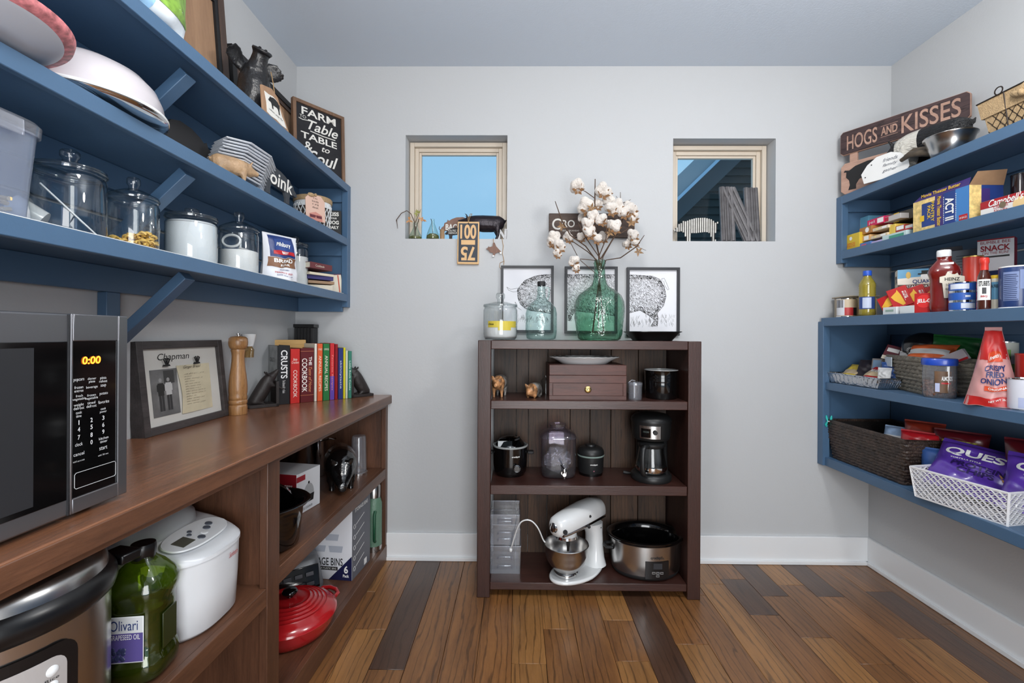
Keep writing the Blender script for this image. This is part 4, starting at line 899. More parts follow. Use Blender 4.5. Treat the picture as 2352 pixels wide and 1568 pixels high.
# tag sign
t = thing('pig_tag', 'small wooden tag with torn white paper and black pig hanging at the pig bust', 'sign', (-.948, 1.672, T1), PI/2, rx=-.12)
pl = [(0, 0), (.194, 0), (.125, .118), (.085, .132), (.01, .108)]
obj('board', polyx(pl, 0, .008), PNL, t, bevel=.001)
obj('paper', polyx([(.025, .012), (.05, .008), (.09, .013), (.13, .008), (.168, .012), (.155, .035), (.14, .05), (.13, .075), (.11, .098), (.08, .1), (.05, .092), (.022, .09), (.028, .05)], .008, .0095).add([], []), mat('torn_paper', (226, 224, 218), .8), t)
tp = obj('silhouette', pig_cut(.085, .05, .001), INK, t); tp.location = (.085, -.0104, .045)
word('when pigs fly', INK, t, .09, .032, .1, .008, y=-.0105)
m2 = t.matrix_world.inverted(); obj('twine', MB().tube([m2 @ V((-.958, 1.78, T1+.125)), m2 @ V((-.975, 1.80, T1+.18)), m2 @ V((-1.0, 1.83, T1+.238))], .0018, 5), TWINE, t)
# farm to table sign
a, b = V((-1.131, 2.278, 0)), V((-.957, 2.503, 0)); w = (b-a).length; h = .378
t = thing('farm_to_table_sign', 'wood framed chalkboard sign with white farm to table lettering', 'sign', ((a.x+b.x)/2, (a.y+b.y)/2, T1), math.atan2(b.y-a.y, b.x-a.x), rx=-.04)
FT = wood('sign_frame_wood', (96, 72, 56), (140, 108, 84), 'Z', 2, .7, 0, .2); fw = .017
obj('frame', MB().box(-w/2, -w/2+fw, -.012, .012, 0, h).box(w/2-fw, w/2, -.012, .012, 0, h).box(-w/2+fw, w/2-fw, -.012, .012, 0, fw).box(-w/2+fw, w/2-fw, -.012, .012, h-fw, h), FT, t, bevel=.001)
obj('chalkboard', MB().box(-w/2+fw, w/2-fw, -.002, .01, fw, h-fw), mat('chalkboard', (34, 34, 38), .85, var=.2, vscale=40), t)
CH = mat('chalk_white', (228, 226, 220), .9)
word('FARM', CH, t, 0, .330, .19, .040, y=-.003, bold=.02); word('TO', CH, t, -.088, .298, .034, .015, y=-.003)
word('Table', CH, t, .022, .268, .17, .052, y=-.003, shear=.35, bold=.012); obj('flourish', MB().tube([(-.11, -.003, .285), (-.09, -.003, .281), (-.05, -.003, .288)], .0022, 5).tube([(-.05, -.003, .235), (.02, -.003, .230), (.09, -.003, .232)], .0028, 5), CH, t)
word('TABLE', CH, t, 0, .204, .2, .034, y=-.003, bold=.02); word('&', CH, t, -.06, .150, .045, .05, y=-.003, bold=.01); word('to', CH, t, .035, .160, .045, .026, y=-.003, shear=.3, bold=.01)
word('Soul', CH, t, .02, .105, .17, .066, y=-.003, shear=.35, bold=.014)

# ================================================================ LEFT: MIDDLE SHELF
T2 = sh2+.0005
GING = mat('gingham_red', (196, 120, 124), .5, var=.55, vscale=70); PEARL = mat('pearl_plastic', (196, 190, 194), .25, coat=.4)
t = thing('serving_tray', 'large round tray under a pearly domed lid on the middle shelf', 'tray', (-1.05, 1.10, T2))
obj('tray', MB().lathe([(0, .004), (.1, .002), (.12, .004), (.148, .012), (.158, .016), (.160, .02), (.145, .018), (.12, .01), (0, .01)], 64), CHROME, t, smooth=60)
obj('dome_lid', MB().lathe([(.152, .02), (.157, .026), (.152, .032), (.147, .06), (.134, .09), (.11, .115), (.075, .133), (.04, .141), (0, .143)], 64), PEARL, t, smooth=70)
obj('lid_rim', MB().tube([(.156*math.cos(q*PI/32), .156*math.sin(q*PI/32), .026) for q in range(65)], .004, 6, False), WHITEG, t, smooth=60)
t = thing('gingham_platter', 'round platter with a red gingham rim tipped against the domed tray', 'platter', (-1.0, .80, T2+.02), 0, ry=-.1)
obj('plate', MB().lathe([(0, -.012), (.07, -.012), (.09, -.01), (.13, .006), (.150, .014), (.152, .017), (.13, .010), (.09, -.005), (0, -.007)], 64), mat('plate_underside', (196, 198, 206), .35), t, smooth=60)
obj('rim_print', MB().lathe([(.136, .0085), (.1525, .014), (.156, .026), (.151, .027), (.133, .016)], 64), GING, t, smooth=60)
t = thing('chalkboard_pig', 'black chalkboard pig cutout lying behind the tan pig figurine', 'sign', (-1.12, 1.57, T2), PI/2, rx=-.1)
obj('silhouette', pig_cut(.27, .19, .008, True), mat('slate', (44, 44, 46), .8), t)
TANP = mat('tan_pig', (178, 146, 112), .5, var=.35, vscale=18, bump=.4, bscale=70)
piglet('pig_figurine', 'tan painted pig figurine on the middle left shelf', 'figurine', (-.995, 1.585, T2), .155, math.radians(142), TANP, .0035, fat=.2, leg=.24, drop=.03)
t0 = None; SL = glass('ribbed_clear_plastic', (236, 240, 246), (186, 192, 204), .06, milk=.6, milkcol=(240, 243, 248))
for i in range(11):
    if t0 is None:
        t0 = t = thing('takeaway_tray', 'ribbed tray', 'tray', (0, 0, 0), 0, 'stack of clear plastic trays')
        m = MB().lathe([(0, .02), (.06, .02), (.085, .018), (.105, .002), (.112, 0), (.116, .004)], 8, None, 1.08, .8); obj('shell', m, SL, t, smooth=20)
        obj('rim', MB().tube([(.125*math.cos(q*PI/4), .093*math.sin(q*PI/4), .003) for q in range(9)], .0016, 5, False), SL, t)
    else: t = copy_tree(t0)
    t['label'] = 'clear plastic takeaway tray, %s of the nested stack' % ('lowest', 'second from the bottom', 'third from the bottom', 'fourth from the bottom', 'fifth from the bottom', 'middle one', 'fifth from the top', 'fourth from the top', 'third from the top', 'second from the top', 'topmost')[i]
    t.matrix_world = TR((-1.04+.002*i, 1.665+.0035*i, T2+.022+.0118*i), rx=0, ry=-.0, rz=PI/2+.04*math.sin(i*2)) @ TR((0, 0, 0), ry=.16)
t = thing('paper_stack', 'folded white paper lying under the oink pig sign', 'paper', (-.99, 1.86, T2), PI/2)
obj('sheet', MB().box(-.16, .13, -.03, .06, 0, .006).box(-.15, .12, -.028, .05, .006, .012), mat('paper_white', (220, 224, 230), .8), t, bevel=.001)
obj('twist', MB().ball((-.14, -.01, .02), (.02, .016, .014), 8).ball((-.12, .01, .024), (.016, .02, .012), 7), mat('paper_white', (220, 224, 230), .8), t)
t = thing('oink_sign', 'dark pig shaped sign with white oink lettering', 'sign', (-.958, 1.832, T2+.013), PI/2, rx=-.05)
obj('board', pig_cut(.26, .120, .012, True), mat('slate_blue', (52, 56, 62), .7), t, bevel=.001)
word('oink', CH, t, .0, .075, .175, .058, y=-.008, bold=.015, shear=.2)
# basket with burlap trim
cx, cy, r = cylfit(673, 760, x=-1.06); t = thing('lattice_basket', 'round white lattice basket with a burlap rim on the middle left shelf', 'basket', (cx, cy, T2), 0); h = .17; r = min(r, .1)
obj('liner', MB().lathe([(0, .004), (r*.8, .004), (r*.95, h*.93)], 36), mat('dark_liner', (70, 62, 58), .9), t, smooth=60)
m = MB()
for k in range(22):
    for s in (-1, 1):
        m.tube([((r*(.84+.13*q/6)+.003)*math.cos(k*2*PI/22+s*q*.11), (r*(.84+.13*q/6)+.003)*math.sin(k*2*PI/22+s*q*.11), .012+h*.72*q/6) for q in range(7)], .0022, 4, False)
stuff(obj('lattice', m, WHITEG, t, smooth=60))
obj('base_ring', MB().lathe([(r*.8, 0), (r*.86, 0), (r*.87, .014), (r*.8, .014)], 36), WHITEG, t); obj('upper_band', MB().lathe([(r*.96, h*.7), (r*.985, h*.7), (r*1.0, h*.88), (r*.97, h*.88)], 36), WHITEG, t)
obj('burlap_trim', MB().lathe([(r*1.0, h*.86), (r*1.04, h*.87), (r*1.05, h*.99), (r*1.0, h*1.02), (r*.93, h*.98)], 36), BURLAP, t, smooth=60)
p = LX(717, -.955, 495); t = thing('pink_tag', 'pink gift tag with glasses wearing pig tied to the lattice basket', 'tag', (-.948, p.y+.02, T2+.006), math.radians(58), rx=-.06)
obj('card', polyx([(-.05, 0), (.05, 0), (.05, .1), (.03, .122), (-.03, .122), (-.05, .1)], 0, .003), mat('blush_card', (206, 172, 156), .7), t)
for i, s in enumerate(("I'm", 'kinda', 'a pig', 'deal.')): word(s, INK, t, 0, .106-.0145*i, .034 if i else .02, .009, y=-.0036)
obj('pig_face', polyx([(-.035, 0), (.035, 0), (.032, .03), (.0, .042), (-.032, .03)], .003, .004), mat('pig_pink', (188, 128, 116), .7), t); obj('glasses', MB().box(-.03, -.004, -.006, -.004, .014, .026).box(.004, .03, -.006, -.004, .014, .026).box(-.004, .004, -.006, -.004, .021, .024), mat('maroon', (92, 34, 44), .5), t)
obj('bow', MB().ball((-.022, -.005, .118), (.018, .008, .01), 8).ball((.0, -.005, .122), (.008, .008, .008), 8), BURLAP, t)
p = LX(763, -.985, 520); t = thing('kiss_your_dog_sign', 'little black block sign with white lettering at the right end of the middle left shelf', 'sign', (-.972, 2.405, T2), math.radians(12))
obj('block', MB().box(-.034, .034, -.012, .012, 0, .128), BLACKM, t, bevel=.001)
for s, zc, hh in (('KISS', .108, .02), ('YOUR', .086, .009), ('DOG', .064, .02), ('DAILY', .038, .016)): word(s, CH, t, 0, zc, .05 if s != 'YOUR' else .03, hh, y=-.0128, bold=.03)

# ================================================================ LEFT: LOWER SHELF
T3 = sh3+.0005
obj_ = thing('shelf_liner', 'thin white ribbed liner lying along the lower left shelf', 'shelf liner', (-1.08, 1.2, T3)); obj('sheet', MB().box(-.135, .148, -1.4, 1.24, 0, .0016), LIN, obj_); T3 += .002
t = thing('food_container', 'tall cloudy plastic container with clip lid and pasta inside', 'container', (-1.062, .822, T3), PI/2)
CONT = glass('cloudy_plastic', (206, 216, 232), (150, 162, 182), .2, milk=.3, milkcol=(180, 192, 214))
obj('tub', MB().loft([((0, 0, .0), (.088, 0, 0), (0, .088, 0)), ((0, 0, .08), (.093, 0, 0), (0, .093, 0)), ((0, 0, .178), (.1, 0, 0), (0, .1, 0))], 32, p=6), CONT, t, smooth=40)
obj('lid', MB().loft([((0, 0, .172), (.1045, 0, 0), (0, .1045, 0)), ((0, 0, .192), (.106, 0, 0), (0, .106, 0)), ((0, 0, .2), (.1, 0, 0), (0, .1, 0))], 32, p=6), CLEARP, t, smooth=40)
for s in (-1, 1): obj('clip', MB().box(-.045, .045, -.004, .0, 0, .032, TR((0, s*.109, .160))), CLEARP, t, bevel=.003)
PASTA = mat('pasta', (222, 190, 134), .6); MAC = mat('macaroni', (226, 184, 92), .5)
m = MB(); rr = random.Random(5)
for i in range(150):
    c0 = V((rr.uniform(-.07, .07), rr.uniform(-.075, .075), rr.uniform(.008, .05))); d = V((rr.uniform(-1, 1), rr.uniform(-1, 1), rr.uniform(-.3, .3))).normalized()*.016; e = d.cross(V((0, 0, 1))).normalized()
    m.tube([c0-d, c0-d*.4+e*.003, c0+d*.2-e*.003, c0+d], .0045, 5)
stuff(obj('pasta', m, PASTA, t, smooth=60))
def ljar(label, pl, pr, x, rim, knobtop, name='storage_jar', fill=0, **k):
    cx, cy, r = cylfit(pl, pr, x=x); a = zat(rim, cy, (pl+pr)/2)-T3; b = zat(knobtop, cy, (pl+pr)/2)-T3
    return jar(name, label, 'jar', (cx, cy, T3), r, a, fill, group='lidded glass jars on the lower left shelf', lidh=(b-a)*.48, knob=(b-a)*.5/.04, **k), r, a
t, r, hb = ljar('widest lidded glass jar, nearly empty with a white scoop inside', 62, 247, -1.078, 400, 345)
obj('scoop', MB().lathe([(0, 0), (.03, 0), (.034, .03), (.037, .06)], 28, TR((-.035, -.03, .035), rx=1.1, rz=-.9)), WHITEG, t, smooth=50)
obj('stick', MB().rod((-.02, -.05, .125), (.05, .035, .008), .008, .003), WHITEG, t); obj('residue', MB().lathe([(0, .008), (r*.85, .008), (r*.86, .011), (0, .012)], 32), mat('dark_residue', (92, 78, 70), .9), t)
t, r, hb = ljar('lidded glass jar holding yellow macaroni elbows', 241, 366, -1.078, 462, 408)
m = MB(); rr = random.Random(8)
for i in range(330):
    a_, q = rr.uniform(0, 2*PI), r*.86*math.sqrt(rr.random()); z_ = rr.uniform(.01, .044+.012*math.cos(a_)); c0 = V((q*math.cos(a_), q*math.sin(a_), z_)); R_ = Matrix.Rotation(rr.uniform(0, 6), 3, 'Z') @ Matrix.Rotation(rr.uniform(0, 3), 3, 'X')
    m.tube([c0+R_ @ V((.0075*math.cos(b_), .0075*math.sin(b_), 0)) for b_ in (0, .8, 1.6, 2.4, 3.1)], .0034, 6, False)
stuff(obj('macaroni', m, MAC, t, smooth=60))
obj('shaker', MB().lathe([(0, .02), (.022, .02), (.024, .05), (.018, .075), (.01, .085), (.01, .11), (0, .11)], 20, TR((.03, .02, .03))), GLASS, t, smooth=60)
t, r, hb = ljar('lidded glass jar packed to the top with white flour', 375, 500, -1.078, 506, 479); m = MB()
obj('contents', MB().lathe([(0, .006), (r*.93, .006), (r*.965, .03), (r*.965, hb*.9), (r*.9, hb*.93), (0, hb*.94)], 40), mat('flour', (216, 220, 224), .95), t, smooth=50)
obj('level_line', MB().lathe([(r*.968, hb*.88), (r*.97, hb*.9)], 40), mat('flour_dust', (170, 172, 176), .9), t)
t, r, hb = ljar('lidded glass jar half full of sugar with a white scoop', 500, 594, -1.07, 532, 487, fill=.095, heap=.02)
obj('scoop_ring', MB().tube([(.034*math.cos(q*PI/10)-.0, -r*.7, .128+.022*math.sin(q*PI/10)) for q in range(21)], .005, 6, False), WHITEG, t, smooth=60)
t, r, hb = ljar('tall narrow lidded glass jar of flour behind the flour bag', 648, 708, -1.10, 566, 543, fill=.16)
# flour bag
p = LX(635, -1.0, 600); t = pillow('flour_bag', 'white paper bread flour bag with blue and brown label', 'bag', (-.985, 1.875, T3), math.radians(64), .155, .185, .09, mat('flour_paper', (224, 226, 232), .6), gusset=1, crump=.005, seed=4, seam=.004)
BN = mat('flour_brown', (128, 88, 62), .5)
on_bag(t, 'print', NAVY, .08, .8, .5, .97); on_bag(t, 'print', BN, .04, .84, .27, .49)
on_bag(t, 'print', mat('deep_blue', (38, 66, 130), .5), .2, .72, .6, .9); on_bag(t, 'print', RED, .14, .76, .56, .64)
bag_text(t, 'Pillsbury', WHITE, .46, .76, .44, .12, shear=.15); bag_text(t, 'BEST', WHITE, .46, .60, .2, .05)
bag_text(t, 'BREAD', WHITE, .42, .42, .56, .085, bold=.03); bag_text(t, 'FLOUR', WHITE, .44, .32, .32, .05, bold=.03); bag_text(t, 'ENRICHED', NAVY, .42, .215, .28, .02); bag_text(t, 'PERFECT FOR', RED, .42, .15, .48, .028); bag_text(t, 'breads and rolls', NAVY, .42, .10, .4, .02)
# small books in a pile
SB = [('maroon ring-bound recipe book on top of the small pile', (104, 50, 54), .03, .105), ('thin cream booklet below the maroon recipe book', (214, 202, 178), .012, .075), ('spiral bound dark blue booklet in the small pile', (52, 48, 102), .02, .055), ('battered kraft coloured booklet in the small pile', (150, 120, 92), .014, .035), ('cream notebook at the bottom of the small pile', (206, 198, 180), .03, .0)]
for i, (lb, col, th, zz) in enumerate(SB):
    t = thing('recipe_book', lb, 'book', (-1.045+.006*(i % 2), 2.315+.012*i, T3+zz+.002), math.radians(70-9*i), 'small recipe books at the right end of the lower left shelf')
    cm = mat('booklet_%d' % i, col, .6); w = .15-.004*i
    obj('cover', MB().box(-w/2, w/2, -.055, .055, 0, .002).box(-w/2, w/2, -.055, .055, th-.002, th).box(-w/2, w/2, -.057, -.055, 0, th), cm, t, bevel=.0006); obj('pages', MB().box(-w/2+.003, w/2-.003, -.054, .052, .002, th-.002), PAPER, t)
    if i == 0: word('Cookbook', PAPER, t, -.01, th/2, .06, .011, y=-.058)
t = thing('recipe_book', 'upright cream booklet with a red patterned edge against the shelf end', 'book', (-1.0, 2.468, T3), math.radians(35), 'small recipe books at the right end of the lower left shelf', ry=-.12)
obj('cover', MB().box(-.05, .05, -.006, .006, 0, .1), PAPER, t, bevel=.001)
obj('print', MB().flat(-.048, -.01, .035, .098, -.0068).flat(.03, .036, .004, .098, -.0068), mat('rust_print', (186, 72, 44), .6), t)
for k in range(9): pass
obj('binding', MB().add([], []).tube([(-.05+.1*q/40, .004*math.sin(q*2.4)-.002, .102+.004*math.cos(q*2.4)) for q in range(41)], .0009, 4), mat('red_wire', (170, 40, 40), .5), t)

# ================================================================ ON THE COUNTER
Z = CT+.0005
MWX = -.804
t = thing('microwave_oven', 'brushed steel microwave oven with black door and keypad on the counter', 'microwave', (MWX, .655, Z), PI/2)
def mwl(px, py): p = P(px, py, x=MWX); return p.y-.655, p.z-Z
MWS = mat('microwave_steel', (132, 132, 136), .32, metal=.85, bump=.02, bscale=300, stretch=(1, 1, 60))
MWE = mat('microwave_edge', (190, 192, 198), .3, metal=.8)
y0, ys, y1, zb, zt = -.278, .156, .277, .008, .372
obj('case', MB().box(y0, y1-.002, .028, .40, zb, zt-.001), MWS, t, bevel=.006)
for a in (-.24, .24):
    for b in (.06, .36): obj('foot', MB().lathe([(0, 0), (.012, 0), (.012, .009), (0, .009)], 16, TR((a, b, 0))), BLACKM, t)
d = obj('door', MB().box(y0, ys-.001, 0, .028, zb, zt), MWS, t, bevel=.004)
obj('door_glass', MB().box(y0+.02, ys-.006, -.001, .004, zb+.03, zt-.05), GLOSSB, d, bevel=.001)
obj('door_window', MB().box(y0+.03, .093, -.0016, .0, zb+.04, zt-.06), mat('mesh_window', (40, 41, 44), .4), d)
obj('door_stripe', MB().box(.150, .1535, -.0015, 0, zb+.002, zt-.002), mat('bezel', (48, 49, 52), .35), d)
f = obj('control_frame', MB().box(ys+.0015, ys+.006, 0, .028, zb, zt).box(y1-.022, y1, 0, .028, zb, zt).box(ys+.006, y1-.022, 0, .028, zb, zb+.028).box(ys+.006, y1-.022, 0, .028, zt-.05, zt), MWS, t, bevel=.002)
obj('edge_trim', MB().box(y1-.024, y1-.0215, -.001, .0, zb+.028, zt-.05).box(ys+.006, y1-.022, -.001, 0, zb+.0265, zb+.0285), MWE, f)
kp = obj('keypad', MB().box(ys+.004, y1-.022, .001, .01, zb+.028, zt-.05), GLOSSB, t)
LED = mat('led_orange', (255, 120, 30), .5, emis=4); KT = mat('keypad_print', (206, 208, 210), .6)
a, b = mwl(189, 828), mwl(231, 828); word('0:00', LED, kp, (a[0]+b[0])/2, a[1], b[0]-a[0], .0145, y=-.0003, bold=.02, shear=.08)
rows = [('popcorn', 181, 873), ('dinner\nplate', 211, 873), ('pizza\nreheat', 237, 871), ('frozen\nentree', 181, 893), ('beverage', 211, 889), ('soup', 237, 886), ('fresh\nvegetable', 182, 913), ('frozen\nvegetable', 210, 911), ('potato', 238, 904), ('weight\ndefrost', 181, 933), ('timed\ndefrost', 210, 928), ('favorite', 238, 922), ('cook\ntime', 181, 951), ('cook\npower', 237, 942),
        ('1', 181, 970), ('2', 210, 964), ('3', 237, 959), ('4', 181, 986), ('5', 210, 980), ('6', 237, 975), ('7', 181, 1004), ('8', 210, 998), ('9', 237, 991), ('clock', 181, 1020), ('0', 210, 1015), ('kitchen\ntimer', 238, 1009), ('start', 237, 1028), ('cancel', 181, 1042), ('add 30 sec', 237, 1043), ('hold 3 sec to lock', 181, 1058)]
m = MB()
for s, px, py in rows:
    a = mwl(px, py); n = max(len(q) for q in s.split('\n')); dg = len(s) == 1
    put_text(m, s, a[0], a[1], (.0018 if s == '1' else .0045) if dg else min(.0265, n*(.0029 if s not in ('start', 'cancel') else .0034)) if n < 10 else .022, .0085 if dg else .0115 if '\n' in s else .0062 if n < 10 else .003, y=-.0003, bold=.02 if dg else 0)
obj('lettering', m, KT, kp)
a, b = mwl(167, 1115), mwl(249, 1068); a2 = mwl(249, 1100)
obj('door_button', MB().tube([(ys+.012, -.0002, .052), (y1-.03, -.0002, .052), (y1-.027, -.0002, .055), (y1-.027, -.0002, .078), (y1-.03, -.0002, .081), (ys+.012, -.0002, .081), (ys+.009, -.0002, .078), (ys+.009, -.0002, .055), (ys+.012, -.0002, .052)], .0005, 4), KT, kp)
# shadow box frame
t = thing('recipe_shadow_box', 'dark wood frame with a clipped old photo and handwritten recipe', 'picture', (-1.185, 1.655, Z), PI/2+.0, rx=-.11)
GF = wood('grey_frame_wood', (44, 40, 40), (78, 72, 72), 'X', 3, .6, .1, .3); w, h, fw, dp = .425, .312, .026, .045
obj('frame', MB().box(-w/2, -w/2+fw, 0, dp, 0, h).box(w/2-fw, w/2, 0, dp, 0, h).box(-w/2+fw, w/2-fw, 0, dp, 0, fw).box(-w/2+fw, w/2-fw, 0, dp, h-fw, h), GF, t, bevel=.0015)
obj('backing', MB().box(-w/2+fw, w/2-fw, .014, .03, fw, h-fw), mat('frame_backing', (208, 206, 200), .8), t)
word('Chapman', INK, t, -.04, h-.058, .15, .03, y=.0132, shear=.25)
ph = obj('photograph', MB().box(-.155, -.035, .0125, .0135, .055, .215), mat('photo_grey', (112, 112, 112), .5, var=.45, vscale=14), t)
for dx, col in ((-.115, 34), (-.08, 190)):
    mcol = mat('photo_tone_%d' % col, (col,)*3, .5); dk = mat('photo_tone_50', (50, 50, 52), .5); sk = mat('photo_tone_150', (150, 150, 150), .5)
    obj('photo_person', MB().flat(dx-.013, dx+.013, .125, .168, .0122).flat(dx-.017, dx+.017, .14, .163, .0121), mcol, ph); obj('photo_person', MB().flat(dx-.011, dx-.001, .072, .125, .0121).flat(dx+.001, dx+.011, .072, .125, .0121), dk, ph)
    obj('photo_person', MB().lathe([(0, 0), (.007, .0)], 12, TR((dx, .012, .178), rx=PI/2)), sk, ph)
obj('photo_person', MB().flat(-.098, -.05, .165, .21, .0123), mat('photo_tone_60', (58, 58, 58), .5), ph)
rc = obj('recipe_sheet', MB().grid(lambda u, v: (-.03+.165*u+.008*math.sin(v*4)*(1-u), .0115-.0012*math.sin(u*5+v*3), .048+.175*v), 8, 8), mat('aged_paper', (206, 196, 168), .85, var=.12, vscale=12), t)
m = MB(); rr = random.Random(2)
for i in range(13):
    wd_ = rr.uniform(.03, .11); put_text(m, 'abc nmo uvw ceo'[:rr.randint(5, 14)], -.005+wd_/2, .19-.0092*i, wd_, .004, y=.009, shear=.4)
obj('handwriting', m, mat('pencil', (132, 124, 108), .8), rc); word('Ginger Bread', mat('pencil_dark', (70, 62, 54), .8), rc, .04, .214, .09, .013, y=.009, shear=.4)
for dx in (-.085, .065): obj('clip', MB().prism([(-.014, 0), (.014, 0), (.01, .006), (-.01, .006)], 0, .008, TR((dx, .012, h-.088), rx=PI/2)).tube([(dx-.004, .006, h-.082), (dx-.013, .006, h-.063), (dx-.005, .006, h-.060), (dx, .006, h-.08), (dx+.006, .006, h-.060), (dx+.014, .006, h-.064), (dx+.004, .006, h-.082)], .0022, 5), BLACKM, t)
# pepper mill
p = LX(547, -1.165, 800); s = p.y
t = thing('pepper_mill', 'tall turned wooden pepper mill beside the black pig bookend', 'pepper mill', (-1.165, s, Z)); k = .0345; hm = 1.250-Z
MILL = wood('mill_wood', (140, 96, 56), (184, 138, 88), 'Z', 3, .3, .4, .3)
pr = [(0, 0), (1, 0), (1.02, .01), (1.02, .09), (.98, .115), (.93, .12), (1.0, .13), (1.02, .15), (1.0, .175), (.94, .18), (1.0, .19), (1.0, .22), (.96, .24), (1.0, .27), (1.02, .31), (.98, .4), (.9, .48), (.78, .57), (.7, .65), (.68, .72), (.72, .76), (.78, .785), (.76, .80)]
obj('body', MB().lathe([(r_*k, z_*hm) for r_, z_ in pr], 36), MILL, t, smooth=50)
obj('head', MB().lathe([(.7*k, .80*hm), (.9*k, .815*hm), (1.02*k, .85*hm), (1.05*k, .89*hm), (1.0*k, .935*hm), (.8*k, .955*hm), (.3*k, .965*hm), (0, .965*hm)], 36), MILL, t, smooth=50)
obj('knob', MB().lathe([(.005, .962*hm), (.004, .975*hm), (.0085, .982*hm), (.009, .995*hm), (0, hm)], 16), CHROME, t, smooth=50)
# plug-in air freshener
p = P(572, 795, x=XL+.03); t = thing('air_freshener', 'white plug-in air freshener on the wall above the pepper mill', 'air freshener', (XL+.03, p.y, p.z-.05))
obj('cup', MB().lathe([(.018, .05), (.024, .075), (.029, .105), (.026, .106), (.018, .07)], 24), WHITEG, t, smooth=50); obj('bottle', MB().loft([((0, 0, 0), (.018, 0, 0), (0, .012, 0)), ((0, 0, .035), (.02, 0, 0), (0, .012, 0)), ((0, 0, .05), (.01, 0, 0), (0, .01, 0))], 20, p=4), glass('amber_glass', (236, 214, 170), (180, 140, 90)), t, smooth=50)
obj('plug_body', MB().box(-.03, -.012, -.018, .018, .03, .09), WHITEG, t, bevel=.004)
# row of cook books across the corner
A = V((-1.129, 2.138, 0)); ang = math.radians(43.4); ux = V((math.cos(ang), math.sin(ang), 0)); nrm = V((-ux.y, ux.x, 0))
def row_u(px):
    q = P(px, 850, y=2.2)-EYE; d = V((q.x, q.y, 0)); # intersect with the row's front line
    det = d.x*(-ux.y)+d.y*ux.x; s_ = (A.x*(-ux.y)+A.y*ux.x)/det; hit = d*s_; return (hit-A).dot(ux), hit.y
BK = [(638, 666, 793, 'CRUSTS', (26, 26, 28), (230, 230, 230), 'thick black baking book with large white spine lettering', .17), (667, 689, 801, 'COOKBOOK', (192, 42, 38), (240, 230, 220), 'red cookbook right of the black baking book', .15),
      (690, 721, 799, 'COOKBOOK', (92, 26, 30), (240, 236, 230), 'thick maroon cookbook with white and orange spine lettering', .16), (722, 728, 789, '', (222, 216, 204), None, 'thin cream book between the maroon and orange spines', .15), (729, 741, 789, 'ANNUAL RECIPES', (214, 92, 50), (240, 230, 210), 'orange annual recipe book', .15),
      (742, 757, 789, 'ANNUAL RECIPES', (40, 112, 60), (240, 230, 210), 'dark green annual recipe book', .15), (758, 768, 788, 'Favorite Recipes', (196, 48, 52), (236, 150, 140), 'red book with a purple band low on its spine', .14), (769, 776, 790, '', (140, 26, 34), None, 'slim deep red book with a dotted spine', .14), (777, 788, 799, 'skinnytaste', (44, 56, 116), (230, 234, 240), 'blue cookbook with pale lettering', .14),
      (788.5, 793.5, 798, '', (214, 204, 40), None, 'thin bright yellow book', .13), (794, 799, 805, '', (206, 212, 190), None, 'thin pale green spotted booklet', .13), (799.5, 808, 806, 'Little Rock Cooks', (58, 122, 104), (230, 236, 230), 'teal green book at the right end of the row', .12)]
bi = 0
